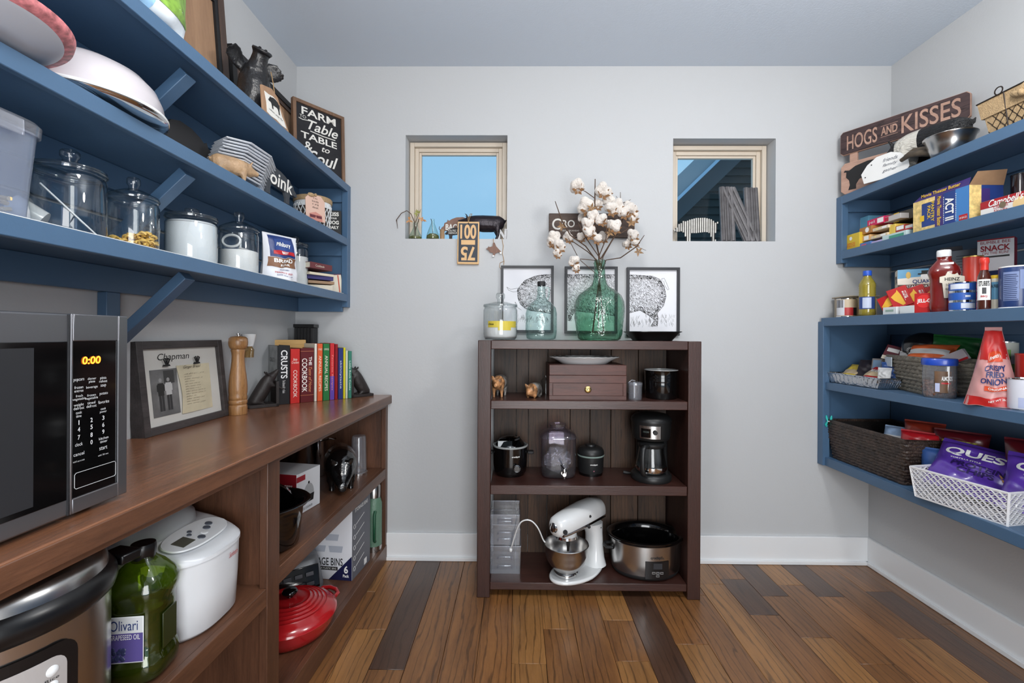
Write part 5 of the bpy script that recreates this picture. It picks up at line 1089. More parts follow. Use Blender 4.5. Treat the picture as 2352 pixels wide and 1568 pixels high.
for pa, pb, ptop, s, col, tc_, lb, dpt in BK:
    (u0, yy0), (u1, yy1) = row_u(pa), row_u(pb); w = u1-u0-.0005; h = zat(ptop, (yy0+yy1)/2, pa)-Z; c0 = A+ux*(u0+u1)/2
    t = thing('cookbook', lb, 'book', (c0.x, c0.y, Z), ang, 'row of cookbooks across the counter corner'); bi += 1; cm = mat('spine_%d' % bi, col, .35)
    obj('cover', MB().box(-w/2, -w/2+.0025 if w > .01 else -w/2+.001, 0, dpt, 0, h).box(w/2-.0025 if w > .01 else w/2-.001, w/2, 0, dpt, 0, h).box(-w/2, w/2, -.0, .002, 0, h), cm, t, bevel=.0008)
    obj('pages', MB().box(-w/2+.0015, w/2-.0015, .002, dpt-.004, .004, h-.005), PAPER, t)
    if s:
        M_ = Matrix.Rotation(PI/2, 4, 'Y')  # spine text runs downwards
        tm = mat('spine_text_%d' % bi, tc_, .5); L_ = h*(.62 if s != 'skinnytaste' else .55)
        if bi == 1: word('CRUSTS', tm, t, -h*.68, 0.001, h*.48, w*.55, y=-.001, M=M_, bold=.02); word('The Ultimate Bakers Book', tm, t, -h*.3, 0, h*.22, w*.22, y=-.001, M=M_)
        elif bi == 2: word('COOKBOOK', tm, t, -h*.36, 0, h*.5, w*.4, y=-.001, M=M_); word('Betty\nCrockers', tm, t, 0, h*.78, w*.75, h*.1, y=-.001, shear=.3)
        elif bi == 3: word('COOKBOOK', tm, t, -h*.5, -w*.2, h*.62, w*.38, y=-.001, M=M_, bold=.01); word('THE', tm, t, -h*.76, w*.23, h*.16, w*.22, y=-.001, M=M_, bold=.02); word('Taste of Home', mat('spine_gold', (214, 140, 92), .5), t, -h*.42, w*.23, h*.46, w*.24, y=-.001, M=M_, shear=.3)
        else: word(s, tm, t, -h*.48, 0, L_, w*.45, y=-.001, M=M_)
    if bi == 7: obj('purple_band', MB().flat(-w/2, w/2, 0.001, h*.42, -.0009), mat('purple_band', (92, 66, 160), .4), t)
    if bi == 3: obj('gold_rule', MB().flat(-w/2, w/2, h*.94, h*.945, -.0009).flat(-w/2, w/2, h*.13, h*.135, -.0009), mat('spine_gold', (214, 140, 92), .5), t)
    if bi in (5, 6): obj('year', put_text(MB(), '1983' if bi == 5 else '1995', 0, h*.9, w*.7, h*.035, y=-.001), PAPER, t)
    if bi == 1: word('CRUSTS', INK, t, -.09, h*.75, .075, .02, y=-.0006, M=Matrix.Translation((-w/2, 0, 0)) @ Matrix.Rotation(-PI/2, 4, 'Z') @ Matrix.Translation((0, 0, 0))); obj('jacket', MB().box(-w/2-.0004, -w/2, .01, dpt, .002, h-.002), mat('jacket_grey', (140, 142, 142), .3, var=.3, vscale=30), t)
IRON = mat('dark_iron', (38, 32, 31), .5, bump=.15, bscale=80)
def bookend(label, u, flip):
    c0 = A+ux*u; t = thing('pig_bookend', label, 'bookend', (c0.x, c0.y, Z), ang+(PI if flip else 0), 'pair of dark pig bookends'); s = 1
    o = -.05 if flip else .0
    obj('base', MB().box(-.125, -.001, -.045+.0, .045, 0, .014), IRON, t, bevel=.001); obj('upright', MB().box(-.014, -.001, -.045, .045, .0, .115), IRON, t, bevel=.001)
    pm = pig_mesh(.205, fat=.145, leg=.28, drop=.05, ears=1.5); M_ = TR((-.048, 0, .012), rz=PI/2) @ Matrix.Rotation(-1.05, 4, 'X') @ Matrix.Translation((0, -.055, -.035)); q = MB().add(pm.v, pm.f, M_); q.v = [(x, y, max(z, .012)) for x, y, z in q.v]
    remesh(obj('pig', q, IRON, t), .004); return t
bookend('upright black pig bookend left of the cookbooks', -.004, False)
bookend('upright black pig bookend right of the cookbooks', row_u(808)[0]+.001, True).location += nrm*.05
c0 = A+ux*.135+nrm*.200; t = thing('bread_board', 'pale wooden board standing behind the cookbooks', 'board', (c0.x, c0.y, Z), ang, rx=0)
obj('board', MB().box(-.105, .105, 0, .012, 0, .305), wood('pale_board', (206, 160, 92), (226, 184, 118), 'X', 2, .5, .1, .1), t, bevel=.003)
t = thing('slotted_holder', 'black slotted holder standing in the counter corner', 'holder', (-1.142, 2.455, Z), .1); m = MB().box(-.05, .05, -.035, .035, 0, .37)
obj('body', m, BLACKM, t, bevel=.003); q = MB()
for i in range(5): q.box(-.038+i*.0165, -.030+i*.0165, -.040, -.035, .28, .37)
obj('slat', q, BLACK, t); obj('top_rim', MB().box(-.054, .054, -.04, .038, .37, .388), BLACK, t, bevel=.002)

# ================================================================ COUNTER, LEFT BAY
Z = .4805
t = thing('pressure_cooker', 'steel electric pressure cooker with black rim and control panel', 'pressure cooker', (-.935, .80, Z), math.atan2(.936, .351)-.16); r = .165
obj('base', MB().lathe([(0, 0), (r*.85, 0), (r*.97, .012), (r*.98, .035)], 64), BLACKM, t, smooth=50); obj('housing', MB().lathe([(r*.985, .035), (r*.985, .272)], 64), STEEL, t, smooth=60)
obj('rim', MB().lathe([(r*.985, .268), (r*1.03, .276), (r*1.05, .288), (r*1.04, .302), (r*1.0, .312), (r*.96, .318)], 64), BLACK, t, smooth=50)
obj('lid', MB().lathe([(r*.97, .312), (r*.95, .330), (r*.88, .345), (r*.7, .353), (0, .356)], 64), STEEL, t, smooth=50)
for s in (-1,): obj('side_handle', MB().box(-.03, .03, 0, .05, 0, .03, TR((.0, r*1.03, .285))), BLACK, t, bevel=.006)
obj('lid_fin', MB().box(-.02, .022, -.06, -.0, .0, .022, TR((r*1.08, .03, .283), rz=.3)), BLACK, t, bevel=.005)
def rr_band(R, a0, a1, z0, z1, rc, n=28):
    """rounded rectangle wrapped on a cylinder"""
    pts = []
    for cx_, cz_, q in ((a1-rc/R, z1-rc, 0), (a0+rc/R, z1-rc, 1), (a0+rc/R, z0+rc, 2), (a1-rc/R, z0+rc, 3)):
        for k in range(6): b_ = (q+k/5)*PI/2; pts.append((cx_+rc/R*math.cos(b_), cz_+rc*math.sin(b_)))
    rows = sorted(set(round(p[1], 5) for p in pts)); m = MB()
    L_ = []
    for z_ in rows:
        dz = max(0, (z0+rc)-z_, z_-(z1-rc)); ins = (rc-math.sqrt(max(0, rc*rc-dz*dz)))/R
        L_.append((a0+ins, a1-ins, z_))
    nn = 14; vs = [(R*math.sin(l+(h_-l)*i/nn), -R*math.cos(l+(h_-l)*i/nn), z_) for l, h_, z_ in L_ for i in range(nn+1)]
    return m.add(vs, [(j*(nn+1)+i, j*(nn+1)+i+1, (j+1)*(nn+1)+i+1, (j+1)*(nn+1)+i) for j in range(len(L_)-1) for i in range(nn)])
pb = obj('panel_bezel', rr_band(r*1.012, -.60, .47, .03, .245, .03), BLACK, t); pf = obj('panel_face', rr_band(r*1.018, -.53, .36, .042, .226, .022), mat('panel_silver', (196, 194, 194), .35, metal=.4), pb)
obj('screen', rr_band(r*1.024, -.42, .10, .085, .170, .004), mat('screen_smoke', (58, 46, 54), .15), pb); obj('screen_foot', rr_band(r*1.026, -.42, .10, .065, .088, .003), GLOSSB, pb); word('+', WHITE, pb, -.018, .077, .012, .012, bend=r*1.026, bold=.01)
word('Instant Pot', INK, pb, -.028, .198, .075, .014, bend=r*1.019, shear=.2, bold=.01)
for i, s in enumerate(('Rice', 'Multigrain', 'Porridge', 'Steam', 'Yogurt', 'Sauté')):
    zz = .203-.026*i; a = .235; obj('button', MB().lathe([(0, .004), (.006, .003), (.009, 0)], 16, TR((r*1.018*math.sin(a), -r*1.018*math.cos(a), zz), rz=a, rx=PI/2)), WHITEG, pb, smooth=60); word(s, INK, pb, r*.235, zz-.013, .019, .005, bend=r*1.019)
# grape seed oil bottle
OG = glass('green_oil_bottle', (176, 196, 84), (78, 100, 28), .05, milk=.07, milkcol=(120, 140, 40), bump=.05); OIL = mat('dark_oil', (24, 28, 8), .12, coat=.6)
t = thing('oil_bottle', 'green plastic cooking oil bottle with black cap and purple label', 'bottle', (-.85, 1.03, Z), math.radians(8)); s = 1.0
pr = [(0, .002), (.050, .0), (.058, .01), (.06, .03), (.058, .045), (.053, .06), (.053, .15), (.053, .168), (.059, .185), (.060, .205), (.052, .222), (.035, .245), (.022, .258), (.0195, .268)]
obj('body', MB().lathe(pr, 48, None, 1, 1, .25), OG, t, smooth=60)
obj('oil', MB().lathe([(r_*.97, z_+.001) for r_, z_ in pr[:7]]+[(.0515, .155), (0, .156)], 48, None, 1, 1, .25), OIL, t, smooth=60)
obj('cap', MB().lathe([(.022, .252), (.023, .262), (.0245, .264), (.0245, .285), (.023, .290), (0, .290)], 32), BLACK, t, smooth=40)
LG = obj('label', MB().box(-.036, .036, -.0575, -.0545, .055, .155), mat('label_white', (216, 218, 220), .5), t, bevel=.002)
obj('label_purple', MB().flat(-.0355, .0355, .058, .12, -.0580), mat('grape_purple', (88, 76, 140), .5), LG)
word('Olivari', NAVY, LG, -.002, .137, .055, .022, y=-.0582, bold=.0); word('GRAPESEED OIL', WHITE, LG, 0, .112, .06, .011, y=-.0584)
m = MB(); rr = random.Random(4)
for i in range(20): m.ball((rr.uniform(-.03, -.0), -.0586, rr.uniform(.062, .088)), (.005, .001, .005), 8)
obj('grape_print', m, mat('grape', (52, 56, 92), .3), LG); obj('grip', MB().box(-.0575, -.0545, -.025, .025, .06, .14, TR((0, 0, 0), rz=PI)), mat('grip_green', (38, 46, 14), .3), t, bevel=.006)
# bread machine
BMW = mat('bread_machine_white', (214, 217, 221), .3, coat=.2); BML = mat('bread_machine_lid', (176, 178, 180), .4)
t = thing('bread_machine', 'rounded white bread machine with a small display on its lid end', 'bread machine', (-.985, 1.215, Z), PI/2)
def ov(z_, k, y0_=-.21, y1_=.19, p=2.7, s=1): return ((0, (y0_+y1_)/2, z_), (.138*k, 0, 0), (0, (y1_-y0_)/2*k, 0))
obj('body', MB().loft([ov(0, .9), ov(.012, .96), ov(.1, .985), ov(.19, 1.0)], 64, p=2.8), BMW, t, smooth=60)
def ov2(z_, k, sl): return ((0, -.01, z_), (.138*k, 0, 0), (0, .2*k, sl))
obj('upper_shell', MB().loft([ov2(.191, 1.012, 0), ov2(.212, 1.012, .012), ov2(.236, .985, .035), ov2(.246, .94, .04), ov2(.250, .86, .04)], 64, p=2.8), BMW, t, smooth=60)
obj('lid', MB().loft([((0, .05, .262), (.122, 0, 0), (0, .128, .026)), ((0, .05, .282), (.118, 0, 0), (0, .124, .024)), ((0, .055, .298), (.095, 0, 0), (0, .1, .018))], 48, p=3.5), BML, t, smooth=50)
cpn = obj('control_panel', MB().loft([((0, -.125, .2285), (.104, 0, 0), (0, .046, .0105)), ((0, -.125, .2315), (.102, 0, 0), (0, .044, .0100))], 48, p=2.4), mat('panel_pale', (226, 228, 230), .35), t, smooth=40)
TP = TR((0, -.125, .2318), rx=.22)
obj('display', MB().box(-.075, -.032, -.022, .012, 0, .0012, TP), mat('lcd_olive', (84, 84, 74), .3), cpn)
for i, (x_, y_) in enumerate(((-.012, -.024), (.012, -.014), (.036, -.004), (.058, .006), (-.018, .006), (-.004, .016))): obj('button', MB().lathe([(0, .0025), (.009 if i < 4 else .0055, .002), (.0095 if i < 4 else .006, 0)], 18, TP @ Matrix.Translation((x_, y_, 0))), mat('button_grey', (84, 90, 100), .4) if i != 1 else WHITEG, cpn, smooth=50)
word('Sunbeam', RED, t, .025, .168, .036, .014, y=-.2115, shear=.3)
t = thing('black_appliance', 'black lidded appliance half hidden behind the oil bottle', 'appliance', (-1.07, 1.0-.045, Z), PI/2)
# ================================================================ COUNTER, RIGHT BAY
bpy.data.objects.remove(t)
Z = .5105
t = carton('egg_cooker_box', 'white and red egg cooker box on the counter shelf', 'box', (-.968, 1.919, Z), .2, .155, .168, math.radians(-10.8), mat('box_white', (214, 216, 220), .5), prints=[(0, 1, .3, 1, mat('box_red', (150, 28, 40), .4)), (0, 1, 0, .3, mat('box_red', (150, 28, 40), .4)), (0, .35, .8, .93, mat('box_red', (150, 28, 40), .4), 'r')])
word('PROCESS', WHITE, t, .045, .118, .075, .014, y=-.079, bold=.03); word('YOUR', WHITE, t, .04, .092, .1, .026, y=-.079, bold=.03); word('EGG', WHITE, t, .05, .06, .07, .026, y=-.079, bold=.03)
M_ = SIDER(.2, .155); word('EGG COOKER', INK, t, -.01, .016, .07, .009, M=M_)
obj('cooker_print', MB().prism([(-.03, 0), (.03, 0), (.036, .03), (-.036, .03)], 0, .0008, M_ @ TR((.0, -.0002, .035), rx=PI/2)), INK, t)
obj('cooker_print', MB().prism([(.034*math.cos(q*PI/12), .046*math.sin(q*PI/12)) for q in range(13)], 0, .0009, M_ @ TR((.0, -.0002, .067), rx=PI/2)), mat('print_grey', (160, 162, 164), .4), t)
obj('cooker_print', MB().ball((0, -.001, .116), (.006, .001, .006), 10, M_).ball((0, -.001, .05), (.006, .001, .006), 10, M_), INK, t)
t = thing('slow_cooker_crock', 'black oval stoneware crock on the counter shelf beside the divider', 'crock', (-.872, 1.575, Z))
obj('pot', MB().lathe([(0, 0), (.095, 0), (.108, .01), (.118, .1), (.122, .135), (.14, .145), (.146, .152), (.14, .157), (.122, .152), (.112, .12), (.1, .015), (0, .015)], 48), GLOSSB, t, smooth=60)
obj('lid', MB().lathe([(0, .03), (.04, .028), (.07, .018), (.085, 0)], 36, TR((-.0, .03, .16), rx=-.9)), GLOSSB, t, smooth=60); obj('knob', MB().ball((0, .055, .19), .016, 12), BLACK, t, smooth=60)
t = thing('ceramic_pig', 'glossy black ceramic pig facing out from the counter shelf', 'figurine', (-.853, 2.205, Z), math.radians(24))
remesh(obj('figure', pig_mesh(.31, fat=.25, leg=.17, drop=.17, ears=.75), mat('ceramic_black', (10, 10, 11), .12, coat=.7, bump=.25, bscale=60), t), .005)
t = thing('blender_cup', 'clear upturned blender cup right of the ceramic pig', 'cup', (-.833, 2.40, Z)); obj('cup', MB().lathe([(.044, .0), (.044, .012), (.040, .014), (.036, .19), (.032, .2), (0, .202)], 32), CLEARP, t, smooth=50); obj('collar', MB().lathe([(.046, 0), (.046, .01), (.041, .012)], 32), CHROME, t)
t = thing('steel_saucepan', 'steel saucepan stored behind the ceramic pig', 'saucepan', (-1.09, 2.36, Z)); obj('pan', MB().lathe([(0, 0), (.09, 0), (.095, .01), (.095, .2), (.099, .205), (.092, .2)], 40), CHROME, t, smooth=50)
obj('lid', MB().lathe([(.098, .205), (.07, .225), (0, .232)], 40), CHROME, t, smooth=50); obj('handle', MB().tube([(.09, -.04, .19), (.14, -.06, .205), (.16, -.03, .2), (.1, .0, .19)], .005, 8), CHROME, t, smooth=60)
Z = .0855
BW_ = mat('carton_white', (222, 224, 230), .5); BG_ = mat('carton_grey', (96, 98, 106), .5, var=.08, vscale=9)
t = carton('storage_bins_box', 'large white and grey box of clear storage bins standing on the bottom counter shelf', 'box', (-.905, 2.25, Z), .29, .2, .36, math.radians(-6), BW_, prints=[(0, 1, 0, 1, BG_, 'r')])
obj('corner_print', MB().prism([(.03, 0.0005), (.1447, .0005), (.1447, .115)], 0, .0008, TR((0, -.1004, 0), rx=PI/2)), mat('deep_navy', (26, 30, 70), .4), t)
word('STORAGE BINS', INK, t, -.0, .085, .2, .036, y=-.1008, bold=.01); obj('strip', MB().flat(-.04, .075, .045, .062, -.1008), INK, t); word('CLEAR PLASTIC BINS', WHITE, t, .018, .0535, .1, .009, y=-.1012)
word('6', WHITE, t, .117, .052, .02, .036, y=-.102, bold=.03); word('Pack', WHITE, t, .117, .022, .03, .014, y=-.102, bold=.03)
q = MB()
for i in range(3):
    for j in range(2): q.prism([(-.03, 0), (.03, 0), (.036, .03), (-.036, .03)], 0, .0006, TR((-.02+.085*j-.02*i, -.1004, .13+.055*i), rx=PI/2))
obj('bin_print', q, mat('bin_print_grey', (176, 182, 194), .5), t)
M_ = SIDER(.29, .2); word('STORAGE BINS', WHITE, t, 0, .32, .14, .018, M=M_, bold=.01)
q = MB()
for i in range(5): q.rod((-.06, -.001, .05+.05*i), (.03, -.001, .075+.05*i), .0004, .0025); q.tube([(-.075+.01*math.cos(a_), -.001, .045+.05*i+.01*math.sin(a_)) for a_ in [k_*PI/6 for k_ in range(13)]], .0008, 4)
obj('icons', MB().add(q.v, q.f, M_), WHITE, t); obj('code_label', MB().flat(.03, .06, .01, .04, -.001, M_), WHITE, t)
t = thing('thermos_flask', 'tall green thermos flask with steel ends in the counter corner', 'flask', (-.768, 2.452, Z)); HG = mat('hammered_green', (92, 124, 104), .4, bump=.2, bscale=200); r = .043
obj('body', MB().lathe([(r, .03), (r, .25), (r*.8, .28), (r*.72, .285)], 36), HG, t, smooth=50); obj('base', MB().lathe([(0, 0), (r*1.0, 0), (r*1.02, .03)], 36), STEEL, t, smooth=50)
obj('cup_lid', MB().lathe([(r*.8, .285), (r*.82, .345), (r*.7, .352), (0, .352)], 36), STEEL, t, smooth=50)
obj('handle', MB().tube([(.02, -.04, .06), (.022, -.058, .07), (.022, -.06, .2), (.02, -.04, .22)], .008, 8), mat('dark_green_handle', (20, 74, 48), .5), t, smooth=60)
t = thing('kitchen_appliance', 'grey appliance with tilted dark button panel behind the red casserole', 'appliance', (-.985, 1.985, Z), math.radians(38))
obj('body', MB().loft([((0, .02, 0), (.12, 0, 0), (0, .08, 0)), ((0, .02, .05), (.13, 0, 0), (0, .09, 0)), ((0, .05, .15), (.12, 0, 0), (0, .06, 0)), ((0, .055, .16), (.11, 0, 0), (0, .05, 0))], 32, p=5), mat('appliance_grey', (120, 122, 126), .35, metal=.4), t, smooth=50)
q = obj('panel', MB().box(-.105, .105, -.002, .004, .0, .095, TR((0, -.066, .052), rx=-.32)), GLOSSB, t, bevel=.003)
for i in range(4):
    for j in range(2): obj('button', MB().box(-.016, .016, -.004, -.002, 0, .016, TR((-.07+.045*i, -.066, .066), rx=-.32) @ Matrix.Translation((0, 0, .04*j))), mat('panel_grey', (64, 64, 70), .4), q, bevel=.002)
CR = mat('cherry_enamel', (168, 26, 30), .16, coat=.6, var=.12, vscale=5); r = .172
t = thing('enamel_casserole', 'round cherry red enamelled casserole with black knob and loop handles', 'casserole', (-.887, 1.78, Z), math.radians(62))
obj('pot', MB().lathe([(0, .0), (r*.78, 0), (r*.86, .008), (r*.95, .035), (r, .062), (r*1.01, .066), (r*.98, .068)], 64), CR, t, smooth=60)
lp = [(r*1.015, .067), (r*1.0, .076), (r*.9, .088)]
for i in range(5): q = .82-.09*i; zz = .096+.006*i; lp += [(r*q, zz), (r*(q-.03), zz+.0045), (r*(q-.045), zz+.002)]
lid = obj('lid', MB().lathe(lp+[(r*.3, .126), (r*.12, .13), (0, .13)], 64), CR, t, smooth=80)
obj('knob', MB().lathe([(.012, .128), (.012, .136), (.026, .142), (.029, .15), (.024, .158), (0, .16)], 32), GLOSSB, lid, smooth=60)
for s in (-1, 1): obj('handle', MB().tube([(s*r*.96, -.052, .056), (s*(r+.022), -.045, .06), (s*(r+.036), -.018, .062), (s*(r+.036), .018, .062), (s*(r+.022), .045, .06), (s*r*.96, .052, .056)], .0085, 8), CR, t, smooth=60)
# ================================================================ WINDOW SILLS
Z = w1a.z+.0008; SY = D+.038
def SX(px, y=SY, py=548): return P(px, py, y=y).x
t = thing('bud_vase', 'tiny glass vase with moss and dried flowers at the left end of the window ledge', 'vase', (SX(954), SY, Z)); CG = glass('sill_glass', (240, 248, 244), (150, 180, 168), .03)
obj('body', MB().lathe([(0, .003), (.034, 0), (.038, .01), (.036, .02), (.02, .05), (.012, .07), (.012, .095), (.016, .1)], 28), CG, t, smooth=60); obj('moss', MB().lathe([(0, .004), (.033, .004), (.034, .016), (.02, .022), (0, .02)], 20), mat('moss', (110, 108, 62), 1, bump=1, bscale=120, var=.3, vscale=60), t, smooth=60)
DF = mat('dried_flower', (196, 142, 92), .8, var=.3, vscale=50); m = MB()
st = [[(0, 0, .02), (.0, 0, .1), (.03, 0, .175)], [(0, 0, .02), (-.004, -.01, .1), (-.014, -.05, .135), (-.035, -.058, .15), (-.065, -.06, .135), (-.09, -.062, .10), (-.094, -.062, .09)], [(-.09, -.062, .10), (-.084, -.062, .05)], [(0, 0, .05), (.02, 0, .12), (.045, -.01, .1)]]
for q in st: obj('twig', MB().tube(q, [.0022]*(len(q)-1)+[.001], 5), STEM, t, smooth=60)
rr = random.Random(4)
for cx_, cz_, n, col in ((-.035, .11, 8, DF), (.045, .115, 8, DF), (.012, .15, 12, mat('dried_leaf', (150, 150, 84), .8))):
    m = MB()
    for i in range(n):
        a_ = rr.uniform(0, 2*PI); d = V((math.cos(a_), rr.uniform(-.6, .3), math.sin(a_)))*rr.uniform(.014, .028); e = d.cross(V((0, 1, 0))).normalized()*.0045; c0 = V((cx_, -.01, cz_))
        m.add([c0, c0+d*.5+e, c0+d, c0+d*.5-e], [(0, 1, 2, 3)])
    obj('petal_tuft' if n == 8 else 'leaf_tuft', m, col, t)
t = thing('glass_flask', 'little clear conical flask with moss on the window ledge', 'flask', (SX(994), SY, Z)); obj('body', MB().lathe([(0, .003), (.032, 0), (.037, .008), (.034, .03), (.01, .095), (.008, .115), (.011, .118)], 28), CG, t, smooth=60)
obj('moss', MB().lathe([(0, .004), (.034, .004), (.034, .024), (.02, .034), (0, .03)], 20), _mc['moss'], t, smooth=60); obj('sprig', MB().tube([(0, 0, .03), (-.005, 0, .1), (-.012, 0, .12)], .0015, 5), STEM, t)
t = thing('cork_pig', 'small brown cork figure beside the bacon sign on the window ledge', 'figurine', (SX(1017), SY-.02, Z)); obj('cork', MB().lathe([(0, 0), (.013, 0), (.014, .03), (.012, .036), (.014, .045), (.012, .054), (0, .056)], 16), CARD, t, smooth=50); obj('curl', MB().tube([(-.01, 0, .05), (-.018, 0, .06), (-.015, 0, .072)], .002, 5), STEM, t)
RW = wood('reddish_board', (104, 76, 66), (150, 116, 100), 'Z', 3, .7, 0, .2)
xa, xb = SX(1012, D+.06), SX(1085, D+.06); t = thing('bacon_sign', 'brown pig shaped board lettered bacon behind the dark iron pig', 'sign', ((xa+xb)/2, D+.062, Z)); q = pig_cut(xb-xa, .135, .01); obj('board', q, RW, t)
word('BACON', CH, t, -.002, .078, .12, .034, y=-.0062, bold=.03)
xa, xb = SX(1022, D+.02), SX(1062, D+.02); t = thing('hangry_sign', 'tiny black pig sign with white lettering in front of the bacon board', 'sign', ((xa+xb)/2, D+.02, Z)); obj('board', pig_cut(xb-xa, .066, .008), BLACKM, t)
word("YOU'RE SO\nHANGRY", CH, t, 0, .042, .07, .024, y=-.005)
IP = mat('iron_pig', (44, 38, 44), .35, metal=.5, bump=.3, bscale=50); xa, xb = SX(1054), SX(1160)
t = thing('iron_pig', 'dark cast iron pig standing on the left window ledge', 'figurine', ((xa+xb)/2+.004, SY-.01, Z), -PI/2+.08); remesh(obj('figure', pig_mesh(.262, fat=.165, leg=.23, drop=-.01, ears=1.0), IP, t), .004)
t = thing('number_sign', 'hanging wooden sign with 100 over an upside-down 75', 'sign', (P(1075, 607, y=D-.008).x, D-.008, P(1075, 607, y=D-.008).z), ry=.01); w = P(1100, 560, y=D).x-P(1050.5, 560, y=D).x; h = P(1075, 510, y=D).z-P(1075, 607, y=D).z
TANW = mat('sign_tan', (218, 178, 128), .6, var=.06, vscale=20); SL_ = mat('sign_slate', (50, 56, 66), .6)
obj('board', MB().box(-w/2, w/2, -.010, .006, 0, h), TANW, t, bevel=.003); f = obj('face', MB().box(-w/2+.007, w/2-.007, -.0112, -.010, .012, h-.010), SL_, t)
word('100', TANW, f, 0, h*.76, w*.74, h*.34, y=-.012, bold=.03); obj('bar', MB().flat(-w*.32, w*.32, h*.455, h*.565, -.0118), TANW, f); word('75', TANW, f, 0, h*.25, w*.66, h*.33, y=-.012, bold=.03, turn=PI)
obj('hanging_cord', MB().tube([(0, -.011, h-.01), (-.004, -.004, h+.02), (.006, .02, h+.05), (.014, .04, h+.055)], .0016, 5).tube([(0, -.011, h-.01), (.004, -.004, h+.02), (.014, .03, h+.05)], .0016, 5), TWINE, t); obj('hole', MB().lathe([(0, .0), (.005, 0)], 12, TR((0, -.0121, h-.012), rx=PI/2)), INK, t)
GALV = mat('galvanised', (150, 150, 152), .45, metal=.6, var=.2, vscale=30)
def letter_n(t, w, h, s, d, m, ribs=0):
    B = MB().box(-w/2, -w/2+s, 0, d, 0, h).box(w/2-s, w/2, 0, d, 0, h).prism([(-w/2, h), (-w/2+s*1.15, h), (w/2, 0), (w/2-s*1.15, 0)], -.0, -.0+d*.98, TR((0, d, 0), rx=PI/2))
    o = obj('letter', B, m, t, bevel=.001)
    if ribs:
        R_ = MB()
        for k in range(ribs):
            x_ = -w/2+s*(k+.5)/ribs
            R_.tube([(x_, 0, .002), (x_, 0, h-.002)], s/ribs*.38, 6); R_.tube([(-x_, 0, .002), (-x_, 0, h-.002)], s/ribs*.38, 6)
            R_.tube([(-w/2+s*1.15*(k+.5)/ribs, -.0005, h-.003), (w/2-s*1.15+s*1.15*(k+.5)/ribs, -.0005, .003)], s/ribs*.38, 6)
        obj('corrugation', R_, m, t, smooth=60)
t = thing('metal_letter', 'small grey metal letter N at the right end of the left window ledge', 'letter', (SX(1154), D+.012, Z)); letter_n(t, .05, .056, .014, .01, GALV); obj('serif', MB().box(-.03, -.012, -.001, .010, .052, .058).box(.012, .03, -.001, .010, .052, .058).box(-.03, -.012, -.001, .010, 0, .006), GALV, t)
p = P(1133, 574, y=D-.006); t = thing('wooden_pig_ornament', 'small brown wooden pig ornament hanging below the window ledge', 'ornament', (p.x, D-.008, p.z-.03)); 
obj('cutout', MB().prism([(-.04, .035), (-.028, .03), (-.02, .018), (.0, .012), (-.004, -.004), (.006, -.006), (.012, .01), (.028, .018), (.042, .01), (.044, .02), (.03, .035), (.016, .05), (.008, .07), (-.002, .07), (-.004, .05), (-.02, .045), (-.026, .05), (-.03, .042)], -.003, .003, TR((0, 0, 0), rx=PI/2)), RW, t)
obj('hoof', MB().box(-.004, .006, -.0045, .0045, -.008, .0).box(.036, .046, -.0045, .0045, .008, .018), WHITE, t); obj('cord', MB().tube([(.002, 0, .068), (.0, 0, .095)], .0015, 5), TWINE, t)
t = thing('jute_string', 'loose jute string dangling from the left window ledge beside the metal letter', 'string', (SX(1153), D-.004, Z))
mw = t.matrix_world.inverted(); obj('strand', MB().tube([mw @ P(a_, b_, y=D-.004) for a_, b_ in ((1153, 546), (1156, 565), (1154, 582), (1158, 600), (1157, 608))], .0016, 5).tube([mw @ P(a_, b_, y=D-.004) for a_, b_ in ((1157, 600), (1149, 603), (1147, 612), (1151, 618))], .0014, 5), TWINE, t)
Z = w2a.z+.0008
# corrugated pig: vertical ribs clipped to a pig outline
xa, xb = SX(1547, D+.03, 553), SX(1650, D+.03, 553); w = xb-xa
t = thing('corrugated_pig', 'white corrugated metal pig cutout on the right window ledge', 'figurine', ((xa+xb)/2, D+.03, Z)); h = P(1590, 500, y=D+.03).z-Z
pl = [((x_)*w-w/2, z_*h/.83) for x_, z_ in PIGOUT]; obj('silhouette', MB().prism(pl, -.002, .002, Matrix.Rotation(PI/2, 4, 'X')), mat('rust_black', (30, 28, 28), .8), t)
m = MB(); n = 21
for k in range(n):
    x_ = -w/2+w*(k+.5)/n; cr = []
    for i in range(len(pl)):
        (ax, az), (bx_, bz_) = pl[i], pl[(i+1) % len(pl)]
        if (ax > x_) != (bx_ > x_): cr.append(az+(x_-ax)/(bx_-ax)*(bz_-az))
    cr.sort()
    for q in range(0, len(cr)-1, 2): m.tube([(x_, -.002, cr[q]+.001), (x_, -.002, cr[q+1]-.001)], w/n*.34, 6)
obj('corrugation', m, mat('chalky_white', (214, 212, 206), .6, var=.12, vscale=60), t, smooth=60)
p = SX(1695, D+.035, 553); t = thing('metal_letter', 'large corrugated galvanised letter N leaning in the right window', 'letter', (p+.004, D+.006, Z), 0, rx=-.16, ry=.03); letter_n(t, .215, P(1690, 430, y=D+.04).z-Z+.01, .078, .014, mat('galvanised_dark', (104, 102, 104), .6, metal=.3, var=.25, vscale=24), 3)

